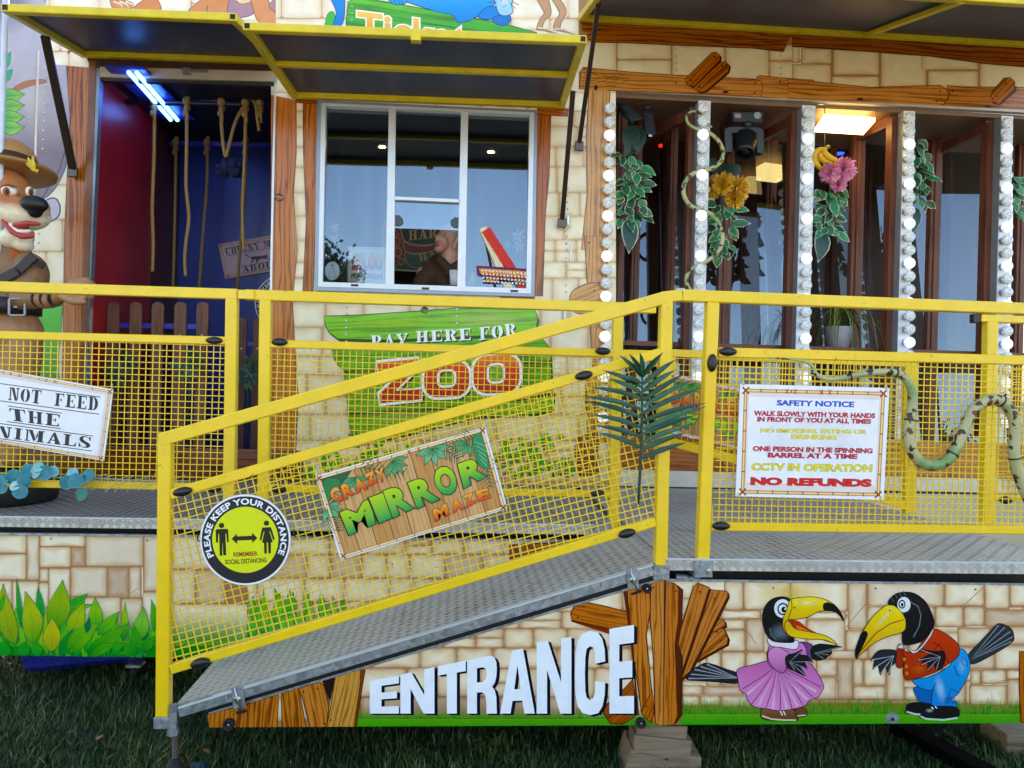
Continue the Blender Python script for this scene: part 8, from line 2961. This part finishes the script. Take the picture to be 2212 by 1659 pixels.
# ------------------------------------------------------------------ sculpted figures: rounded masses fused into one skin
def sculpt(name, prims, voxel, parent, color, rough=0.5, smooth=6, mat=None):
    """prims: ('e', centre, radii, rotY) ellipsoids and ('c', p0, p1, r0, r1) tapered limbs, fused by a voxel remesh; color(p) paints each vertex"""
    mb = MB()
    for p in prims:
        if p[0] == 'e':
            _, c, r, rot = p
            q = MB()
            q.ball((0, 0, 0), 1.0, 20)
            ct, st = math.cos(rot), math.sin(rot)
            vs = [(c[0] + x * r[0] * ct - z * r[2] * st, c[1] + y * r[1], c[2] + x * r[0] * st + z * r[2] * ct) for x, y, z in q.v]
            mb.add(vs, q.f)
        else:
            _, a, b_, r0, r1 = p
            a, b_ = Vector(a), Vector(b_)
            n = 9
            path, rr_ = [], []
            d = (b_ - a)
            L = max(d.length, 1e-5)
            d /= L
            for i in range(5):
                t = i / 4
                path.append(a - d * r0 * math.cos(t * math.pi / 2))
                rr_.append(max(.001, r0 * math.sin(t * math.pi / 2)))
            for i in range(1, n):
                path.append(a + (b_ - a) * i / n)
                rr_.append(r0 + (r1 - r0) * i / n)
            for i in range(5):
                t = i / 4
                path.append(b_ + d * r1 * math.sin(t * math.pi / 2))
                rr_.append(max(.001, r1 * math.cos(t * math.pi / 2)))
            mb.tube(path, .1, 14, True, rr_)
    me = bpy.data.meshes.new(name)
    me.from_pydata(mb.v, [], mb.f)
    bm = bmesh.new()
    bm.from_mesh(me)
    bmesh.ops.recalc_face_normals(bm, faces=bm.faces)
    bm.to_mesh(me)
    bm.free()
    ob = bpy.data.objects.new(name, me)
    COL.objects.link(ob)
    m1 = ob.modifiers.new('fuse', 'REMESH')
    m1.mode = 'VOXEL'
    m1.voxel_size = voxel
    m2 = ob.modifiers.new('soften', 'SMOOTH')
    m2.factor = 0.5
    m2.iterations = smooth
    dg = bpy.context.evaluated_depsgraph_get()
    out = bpy.data.meshes.new_from_object(ob.evaluated_get(dg))
    bpy.data.objects.remove(ob)
    bpy.data.meshes.remove(me)
    out.name = name
    O = origin_of(parent)
    cols = [c for v in out.vertices for c in color(v.co)]
    out.attributes.new('paint', 'FLOAT_COLOR', 'POINT').data.foreach_set('color', cols)
    for v in out.vertices:
        v.co -= O
    for p in out.polygons:
        p.use_smooth = True
    out.materials.clear()
    out.materials.append(mat or FIG)
    return link(bpy.data.objects.new(name, out), parent)


FIG, nt, b = new_mat('figure_paint')
at_ = N(nt, 'Attribute', attribute_name='paint')
mxl = N(nt, 'MixRGB', blend_type='MULTIPLY')
mxl.inputs[0].default_value = 1.0
nt.links.new(at_.outputs['Color'], mxl.inputs[1])
nt.links.new(ramp(nt, noise(nt, 26, 5), [(0.3, (0.84, 0.83, 0.82, 1)), (0.7, (1.08, 1.08, 1.07, 1))]), mxl.inputs[2])
nt.links.new(mxl.outputs[0], b.inputs['Base Color'])
b.inputs['Roughness'].default_value = 0.45
bump(nt, b, noise(nt, 140, 3), 0.08, 0.003)
flat = lambda h: (lambda p: hx(h))

# ---- ranger dog statue at the left
YD = 4.72
kd = 1 / ppm(YD)
D = lambda x, y, dy=0.0: at(x, y, YD + dy)
e = lambda x, y, dy, rx, ry, rz, rot=0.0: ('e', D(x, y, dy), (rx * kd, ry * kd, rz * kd), rot)
cap = lambda a, b_, r0, r1: ('c', D(*a), D(*b_), r0 * kd, r1 * kd)
st = thing('ranger_dog_statue', (D(20, 1000).x, YD, DECK), 'cartoon dog ranger statue in a brown hat and khaki uniform at the left edge', 'statue')
def head_col(p):
    x, y = px_of(p)
    org, crm = hx('#bf7a4a'), hx('#f0e6cc')
    f = (y - (436 + (x - 20) * .12)) / 22
    c = mixc(org, crm, max(0, min(1, f)))
    return c
sculpt('head', [e(4, 420, 0, 56, 56, 58), e(2, 470, .0, 46, 50, 44), e(52, 462, -.09, 50, 46, 33, -.1), e(30, 452, -.06, 44, 44, 30), e(78, 450, -.13, 26, 26, 22), e(34, 515, -.05, 34, 36, 24, .25), e(52, 530, -.07, 18, 22, 14), e(-6, 500, 0, 40, 40, 40)], .009, st, head_col)
sculpt('nose', [e(74, 441, -.205, 27, 18, 17, -.08), e(76, 456, -.195, 14, 14, 14)], .007, st, flat('#0c0c0f'))
sculpt('lips', [cap((2, 452, -.13), (8, 478, -.16), 3, 5), cap((8, 478, -.16), (26, 500, -.185), 5, 6), cap((26, 500, -.185), (48, 511, -.2), 6, 6), cap((48, 511, -.2), (69, 510, -.2), 6, 5), cap((69, 510, -.2), (71, 503, -.2), 5, 4),
                cap((30, 486, -.2), (58, 482, -.225), 4, 6), cap((58, 482, -.225), (84, 484, -.215), 6, 4), cap((58, 487, -.222), (44, 489, -.21), 4, 4)], .006, st, flat('#b0303c'))
sculpt('teeth', [cap((22, 484, -.178), (40, 500, -.19), 4, 5), cap((40, 500, -.19), (64, 499, -.195), 5, 4)], .006, st, flat('#efe9da'))
sculpt('tongue', [cap((34, 490, -.178), (58, 494, -.19), 7, 6)], .007, st, flat('#8f1a1c'))
for (x, y, dy, rx, rz, px_, nm) in ((20, 412, -.125, 16, 12.5, 14, 'left'), (66, 414, -.135, 9, 11, 66, 'right')):
    sculpt('eye', [e(x, y, dy, rx, 12, rz)], .006, st, flat('#efe8de'))
    sculpt('iris', [e(px_ + (1 if x > 40 else 0), y + 1, dy - .028, 7.5 if x < 40 else 5, 5, 9)], .005, st, (lambda p, cx=px_, cy=y + 1: hx('#0c0806') if math.hypot(px_of(p)[0] - cx - 1, (px_of(p)[1] - cy) * .7) < 4 else hx('#a8541c')))
sculpt('brow', [cap((60, 402, -.15), (74, 408, -.15), 3, 2)], .006, st, flat('#8a421c'))
sculpt('brow', [cap((2, 405, -.135), (16, 399, -.155), 3, 3.5), cap((16, 399, -.155), (36, 404, -.15), 3.5, 2.5)], .006, st, flat('#8a421c'))
sculpt('ear', [cap((62, 352, .02), (73, 338, .02), 9, 5)], .007, st, flat('#b98a68'))
# hat
mb = MB()
mb.smooth = True
hc = D(10, 372, .02)
hr = 95 * kd
mb.lathe([(0, .0), (hr * .92, .0), (hr, .006), (hr * 1.01, .02), (hr * .94, .022), (hr * .7, .018), (hr * .66, .03), (hr * .64, .055), (0.0, .056)], hc - Vector((0, 0, .012)), (-.06, .10, 1), 40)
hat = mb.build('hat', simple('hat_felt', '#a5763f', 0.6, 0, .12, 12), st)
mb = MB()
mb.smooth = True
mb.lathe([(hr * .655, .028), (hr * .66, .03), (hr * .645, .085), (hr * .63, .09)], hc - Vector((0, 0, .012)), (-.06, .10, 1), 40)
mb.build('hat_band', simple('hat_band', '#3b2418', 0.6), hat)
mb = MB()
mb.smooth = True
mb.lathe([(hr * .62, .086), (hr * .60, .12), (hr * .53, .155), (hr * .4, .185), (hr * .2, .2), (0, .204)], hc - Vector((0, 0, .012)), (-.06, .10, 1), 40)
mb.build('hat_crown', simple('hat_crown', '#b5864a', 0.55, 0, .1, 10), hat)
lf = Leafy()
for (x0, y0), (x1, y1), w in (((72, 370), (60, 338), 9), ((74, 370), (70, 336), 8), ((76, 371), (84, 366), 7), ((64, 362), (56, 344), 7)):
    lf.blade(D(x0, y0, -.13), D(x1, y1, -.14), w * kd, (0.3, -1, 0), hx('#d9b80c'), hx('#c99f08'), .7)
lf.build('hat_flower', hat)
def body_col(p):
    x, y = px_of(p)
    sh = hx('#8a6644')
    if y > 682:
        return hx('#a87a52')
    if y < 590 and abs(x - (40 - (y - 520) * .15)) < 9 + (590 - y) * .06 and y < 575:
        return hx('#b5542a') if y < 560 else sh
    return sh
sculpt('body', [e(10, 590, 0, 70, 58, 66), e(66, 595, -.03, 34, 40, 46), e(-20, 600, 0, 60, 50, 60), e(16, 650, 0, 56, 50, 46), e(20, 720, 0, 66, 56, 60), e(-10, 800, 0, 60, 52, 80),
                cap((44, 750, -.02), (30, 985, -.02), 42, 26), cap((-40, 740, 0), (-60, 985, 0), 44, 28), cap((20, 540, 0), (20, 560, 0), 40, 46)], .011, st, body_col)
sculpt('arm', [cap((60, 575, -.06), (48, 645, -.12), 30, 24), cap((48, 645, -.12), (110, 648, -.22), 23, 17), cap((110, 648, -.22), (140, 632, -.24), 16, 15)], .009, st, lambda p: hx('#8a6644') if px_of(p)[0] < 70 else hx('#a0714a'))
hd_ = D(150, 625, -.25)
HC = lambda p: hx('#a87a50')
sculpt('hand', [cap((138, 634, -.24), (166, 622, -.26), 17, 17), cap((160, 612, -.27), (186, 608, -.28), 11, 9), cap((186, 608, -.28), (204, 620, -.275), 9, 7), cap((165, 618, -.285), (192, 616, -.295), 10, 8), cap((192, 616, -.295), (202, 630, -.29), 8, 6.5),
                cap((164, 628, -.29), (188, 628, -.305), 10, 8), cap((188, 628, -.305), (196, 640, -.3), 8, 6), cap((160, 634, -.285), (180, 640, -.3), 9, 7), cap((138, 640, -.27), (160, 650, -.31), 10, 9), cap((160, 650, -.31), (180, 652, -.315), 9, 6)], .006, st, HC, smooth=3)
BELT = simple('dark_leather', '#2b2320', 0.5)
mb = MB()
mb.smooth = True
bc = D(14, 663)
mb.lathe([(62 * kd, -.045), (64 * kd, -.045), (64 * kd, .045), (62 * kd, .045)], bc, (0, 0, 1), 36)
blt = mb.build('belt', BELT, st)
for v in blt.data.vertices:
    pass
mb = MB()
A_, B_ = D(20, 645, -.195), D(54, 681, -.195)
for p0, p1 in (((20, 645), (54, 645)), ((54, 645), (54, 681)), ((54, 681), (20, 681)), ((20, 681), (20, 645))):
    mb.bar(D(p0[0], p0[1], -.195), D(p1[0], p1[1], -.195), .014, .012, (0, 1, 0), .003)
mb.bar(D(30, 663, -.195), D(38, 663, -.195), .008, .008)
mb.build('buckle', simple('pewter', '#7d828c', 0.35, .7), blt)
mb = MB()
for p0, p1 in (((-10, 612), (40, 585)), ((40, 585), (74, 552))):
    mb.bar(D(p0[0], p0[1], -.19), D(p1[0], p1[1], -.17), 20 * kd, .02, (0, 1, 0), .004)
mb.bar(D(64, 556, -.165), D(96, 576, -.13), 14 * kd, .02, (0, 1, 0), .004)
mb.build('strap', BELT, st)
mb = MB()
for x in (88, 104, 120):
    c = D(x, 646 - (x - 70) * .06, -.165 - (x - 70) * .0015)
    mb.lathe([(21 * kd * (1 - (x - 70) / 260), -.003), (22.3 * kd * (1 - (x - 70) / 260), -.003), (22.3 * kd * (1 - (x - 70) / 260), .003), (21 * kd * (1 - (x - 70) / 260), .005)], c, (.85, -.5, .02), 20)
mb.build('wrist_band', BLK, st)
mb = MB()
c = D(20, 1000)
mb.box((c.x - .35, YD - .2, DECK + .002), (c.x + .22, YD + .25, DECK + .06), .01)
mb.build('base', BLK, st)

# ---- attendant in the serving hatch
YP = 5.95
kp = 1 / ppm(YP)
Dp = lambda x, y, dy=0.0: at(x, y, YP + dy)
f2 = lambda x, y: S('F2', x, y)
def E2_(x, y, dy, rx, ry, rz, rot=0.0):
    k = .2255 * kp
    return ('e', Dp(*f2(x, y), dy), (rx * k, ry * k, rz * k), rot)
def C2_(a_, b_, r0, r1):
    k = .2255 * kp
    return ('c', Dp(*f2(a_[0], a_[1]), a_[2]), Dp(*f2(b_[0], b_[1]), b_[2]), r0 * k, r1 * k)
pn = thing('person', Dp(970, 625), 'person in a brown hooded top looking up to the left from the serving hatch', 'person')
def skin_col(p):
    x, y = px_of(p)
    u, v = (x - 672.3) / .2255, (y - 477.1) / .2255
    c = hx('#eab29c')
    if math.hypot(u - 1208, (v - 238) * 1.6) < 17:
        c = hx('#b0605a')
    elif math.hypot(u - 1268, (v - 152) * 1.4) < 11:
        c = hx('#3a2a28')
    elif math.hypot(u - 1240, (v - 215) * .8) < 26:
        c = hx('#e0907c')
    return c
sculpt('body', [E2_(1318, 150, 0, 100, 112, 112), E2_(1256, 200, -.05, 66, 80, 88, .35), E2_(1232, 262, -.06, 56, 62, 44, .4), E2_(1216, 170, -.10, 22, 26, 34, .5), E2_(1204, 190, -.11, 18, 22, 15, .3), E2_(1214, 236, -.10, 22, 26, 14, .3),
                E2_(1262, 128, -.10, 34, 26, 14, .4), E2_(1378, 235, -.10, 22, 20, 44, -.2), C2_((1340, 260, 0), (1330, 420, .02), 88, 100), E2_(1330, 560, .02, 260, 130, 150), E2_(1090, 540, .0, 90, 90, 110)], .0055, pn, skin_col, smooth=4)
sculpt('hair', [E2_(1340, 120, .015, 100, 118, 96), E2_(1392, 190, .02, 62, 96, 96)], .006, pn, flat('#d2c8b8'), smooth=2)
sculpt('eye', [E2_(1269, 152, -.118, 13, 8, 9)], .002, pn, lambda p: hx('#e6ddd6') if px_of(p)[0] > f2(1264, 0)[0] else hx('#2a2422'), smooth=1)
BR_ = lambda p: hx('#553c2b')
CLOTH = FIG.copy()
CLOTH.node_tree.nodes['Principled BSDF'].inputs['Roughness'].default_value = 0.9
sculpt('hooded_top', [C2_((1140, 520, -.02), (1060, 620, -.05), 105, 95), E2_(1140, 470, .0, 90, 90, 70, -.3), E2_(1300, 560, .03, 190, 150, 160), C2_((1230, 370, -.07), (1330, 490, -.14), 40, 55), C2_((1330, 490, -.14), (1420, 430, -.1), 55, 60), C2_((1190, 380, .06), (1250, 400, -.05), 60, 50), E2_(1420, 520, .0, 120, 130, 150),
                       C2_((1080, 560, -.06), (1030, 660, -.08), 90, 80), C2_((1260, 560, -.16), (1270, 680, -.16), 22, 24), C2_((1180, 640, -.12), (1300, 640, -.16), 40, 40)], .008, pn, BR_, smooth=4, mat=CLOTH)
cp = at(*S('F2', 1376, 620), 5.62)
mb = MB()
mb.smooth = True
mb.lathe([(0, 0), (.035, 0), (.043, .11), (.04, .11), (.033, .01), (0, .01)], cp, (0, 0, 1), 20)
tag(mb.build('paper_cup', simple('white_paper', '#e6e4e8', 0.5)), 'small white cup on the counter at the right of the serving hatch', 'cup')

# pair of cameras and the moving-head lamp under the maze ceiling
GRY = simple('camera_grey', '#2f343b', 0.4, 0, .1, 20)
def cctv(label, mount, c0, c1, r, Y, front):
    t = thing('security_camera', at(*h3(*mount), Y), label, 'camera', 'security cameras')
    p, q = at(*h3(*c0), Y - .02), at(*h3(*c1), Y - .09)
    m_ = at(*h3(*mount), Y)
    d = (q - p).normalized()
    mb = MB()
    mb.smooth = True
    k = r * .2778 / ppm(Y)
    L = (q - p).length
    mb.lathe([(0, 0), (k * .9, 0), (k, .01), (k, L), (k * .9, L + .004), (0, L + .004)], p, d, 18)
    o = mb.build('barrel', GRY, t)
    mb = MB()
    mb.lathe([(0, L + .004), (k * .7, L + .004), (k * .6, L + .006), (0, L + .007)], p, d, 16)
    mb.build('lens', simple('lens_glass', '#0a0a0f', .1, 0, 0, 5, 0, 60, .8), o)
    mb = MB()
    u = d.cross(Vector((1, 0, 0))).normalized()
    if u.z < 0:
        u = -u
    mb.bar(p + u * k * 1.15 - d * .02, q + u * k * 1.15 + d * .03, k * 2.1, .008, tuple(u), .002)
    mb.build('sun_shield', GRY, t)
    mb = MB()
    mb.smooth = True
    mb.lathe([(0, 0), (.035, 0), (.03, -.018), (0, -.02)], m_, (0, 0, 1), 16)
    mb.tube([m_, m_ + Vector((0, 0, -.05)), (p + q) / 2 + u * k], .01, 8)
    mb.build('mount', GRY, t)
    if front:
        mb = MB()
        s_ = q + Vector((0, -k - .001, -.01))
        mb.bar(s_ + Vector((-.012, 0, 0)), s_ + Vector((.012, 0, 0)), .024, .001, (0, 1, 0))
        mb.build('label', simple('white_label', '#d8dade', .5), o)
cctv('grey security camera aimed right, nearest the timber post', (135, 15), (170, 80), (255, 165), 34, YG + .12, False)
cctv('grey security camera hanging with its lens down, right of the other', (345, 55), (352, 150), (364, 270), 36, YG + .12, True)
mh = thing('moving_head_lamp', at(*h3(1120, 520), YG + .1), 'black moving-head stage lamp hanging from the maze ceiling', 'stage lamp')
YM = YG + .08
g3 = lambda x, y, dy=0: at(*h3(x, y), YM + dy)
mb = MB()
c = [g3(1020, 168), g3(1242, 172), g3(1255, 90), g3(1008, 85)]
d_ = Vector((0, .14, 0))
mb.hexa([c[0], c[1], c[1] + d_, c[0] + d_, c[3], c[2], c[2] + d_, c[3] + d_], .006)
bs = mb.build('base', GRY, mh)
mb = MB()
mb.prism([g3(x, y, -.003) for x, y in ((1030, 102), (1078, 104), (1078, 136), (1030, 134))], .003)
mb.build('display', simple('pink_display', '#a88aa8', .4), bs)
mb = MB()
mb.lathe([(.016, 0), (.026, 0), (.026, .004), (.016, .004)], g3(1205, 117, -.001), (0, -1, 0), 16)
mb.build('fan_grille', SCREW, bs)
mb = MB()
for pts in ([(955, 225), (990, 205), (1215, 210), (1250, 228), (1255, 252), (950, 250)], [(950, 250), (1006, 252), (1010, 400), (960, 400)], [(1198, 255), (1256, 252), (1252, 410), (1205, 405)]):
    mb.prism([g3(x, y, .0) for x, y in pts], .08)
mb.build('yoke', GRY, mh)
mb = MB()
mb.smooth = True
hc_, hd2 = g3(1108, 300, .03), (g3(1105, 500, -.10) - g3(1108, 300, .03)).normalized()
L = .19
mb.lathe([(0, -.06), (.05, -.055), (.082, -.02), (.088, .04), (.08, .09), (.07, .11), (.072, .16), (.062, .165), (.055, .15), (0, .15)], hc_, hd2, 24)
hdm = mb.build('head', simple('lamp_black', '#15171b', .35), mh)
mb = MB()
mb.smooth = True
mb.lathe([(0, .151), (.054, .151), (.04, .158), (0, .162)], hc_, hd2, 20)
mb.build('lens', MATS['lens_glass'], hdm)
mb = MB()
mb.smooth = True
mb.tube([g3(1130, 168), g3(1130, 210)], .03, 12)
mb.build('swivel', GRY, mh)
# ------------------------------------------------------------------ what stands behind the viewer and shows as reflections in the glass
def refl(x, y, dist, lean=LEAN, Y=PW):
    d = (at(x, y, Y) - EYE).normalized()
    n = Vector((0, -math.cos(lean), math.sin(lean)))
    return at(x, y, Y) + (d - 2 * d.dot(n) * n) * dist


rd = thing('ride_boom', refl(*S('F2', 1880, 640), 30), 'tall white and red ride booms reflected in the right window pane', 'funfair ride')
for nm, p, q, w, m_ in (('white_boom', (1640, 70), (1885, 640), .34, simple('cream_boom', '#e9e2b8', .4)), ('red_boom', (1668, 90), (2025, 640), .42, simple('red_boom', '#d8281c', .4)), ('lattice', (1650, 80), (1760, 640), .12, STRUT)):
    mb = MB()
    a_, b_ = refl(*S('F2', *p), 30), refl(*S('F2', *q), 30)
    b_ = b_ + (b_ - a_) * .6
    mb.bar(a_, b_, w, w)
    mb.build(nm, m_, rd)
fs_ = thing('fairground_sign', refl(*S('F2', 1840, 620), 22), 'purple and yellow studded ride sign reflected at the bottom of the right window pane', 'sign')
for nm, pts, off, m_ in (('board', [(1580, 430), (2090, 462), (2090, 625), (1930, 612), (1930, 590), (1820, 584), (1815, 608), (1640, 600), (1650, 545), (1590, 520)], 0, simple('purple_board', '#6a1f6a', .4)), ('face', [(1605, 455), (2090, 488), (2090, 598), (1950, 590), (1945, 565), (1800, 555), (1795, 592), (1670, 582), (1676, 540), (1622, 505)], .2, simple('orange_face', '#f2a41c', .4)),
                        ('stripe', [(1640, 500), (2080, 536), (2080, 556), (1660, 522)], .3, simple('red_stripe', '#c8321c', .4))):
    mb = MB()
    q = [refl(*S('F2', *p), 22 - off) for p in pts]
    mb.prism(q, -.08)
    mb.build(nm, m_, fs_)
mb = MB()
for i in range(13):
    for j in range(4):
        c = refl(*S('F2', 1640 + i * 34 + j * 6, 478 + i * 2.6 + j * 34), 21.5)
        mb.ball(c, .045, 6)
ob = mb.build('stud_lamps', simple('pale_studs', '#e8ecff', .3), fs_)
LGM = simple('tree_leaf', '#1d3014', 0.6, 0, .35, 2)
BRK = simple('tree_bark', '#3a2c20', .8)
def back_tree(x, y, h, r, seed):
    rnd = random.Random(seed)
    t = thing('broadleaf_tree', (x, y, 0), ('tallest broad green tree behind the viewer, reflected in the left window pane', 'round green tree behind the viewer, second in the row', 'low wide green tree behind the viewer, in the middle of the row', 'dark green tree behind the viewer, reflected in the maze mirrors', 'slim green tree at the right end of the row behind the viewer')[seed], 'tree', 'trees behind the viewer')
    mb = MB()
    mb.tube([(x, y, 0), (x + .1, y, h * .4), (x, y + .1, h * .75)], .2, 8, True, [.28, .2, .06])
    mb.build('trunk', BRK, t)
    mb = MB()
    cl = [(rnd.gauss(0, .45), rnd.gauss(0, .45), rnd.uniform(.3, 1)) for _ in range(26)]
    for i in range(9000 if seed == 0 else 2600):
        c = rnd.choice(cl)
        p = Vector((x + (c[0] + rnd.gauss(0, .2)) * r, y + (c[1] + rnd.gauss(0, .2)) * r, h * (c[2] * .8 + .12 + rnd.gauss(0, .06))))
        u = Vector((rnd.gauss(0, 1), rnd.gauss(0, 1), rnd.gauss(0, 1))).normalized() * (.15 if seed == 0 else .2)
        v = u.cross(Vector((rnd.gauss(0, 1), rnd.gauss(0, 1), rnd.gauss(0, 1)))).normalized() * (.1 if seed == 0 else .13)
        mb.add([p - u, p + v, p + u, p - v], [(0, 1, 2, 3)])
    mb.build('crown', LGM, t, recalc=False)


_t0, _t1 = refl(722, 600, 36), refl(735, 556, 36)
for i, (x, y, h, r) in enumerate(((_t0.x, _t0.y, _t1.z, 1.6), (-3, -34, 6.0, 3.0), (5, -36, 5.0, 4.0), (13, -30, 7.0, 3.6), (24, -34, 7.5, 3.0))):
    back_tree(x, y, h, r, i)
st2 = thing('fair_stall', (11, -22, 0), 'red fairground stall with a white roof behind the viewer, reflected in the maze mirrors', 'stall')
MB().box((8, -23, 0), (12, -20, 2.4)).build('stall_front', simple('stall_red', '#b8201c', .4), st2)
mb = MB()
mb.hexa([Vector(p) for p in ((7.7, -19.6, 2.4), (12.3, -19.6, 2.4), (12.3, -23.4, 2.4), (7.7, -23.4, 2.4), (9, -21, 3.6), (11, -21, 3.6), (11, -22, 3.6), (9, -22, 3.6))])
mb.build('roof', simple('stall_roof', '#d8d4c8', .5), st2)

rs = thing('fairground_sign', refl(1408, 650, 24, R(4.9), 6.05), 'red ride sign studded with pale bulbs, reflected in the left mirror of the maze', 'sign')
q = [refl(x, y, 24, R(4.9), 6.05) for x, y in ((1368, 596), (1400, 582), (1420, 566), (1452, 556), (1452, 645), (1420, 652), (1368, 655))]
mb = MB()
mb.prism(q, -.1)
mb.build('board', simple('sign_red', '#d22a2a', .4), rs)
mb = MB()
for i in range(40):
    p = refl(1372 + (i % 8) * 10 + (i * 37 % 5), 604 + (i // 8) * 11 - (i % 8) * 3, 23.8, R(4.9), 6.05)
    mb.ball(p, .05, 6)
mb.build('stud_lamps', MATS['pale_studs'], rs)
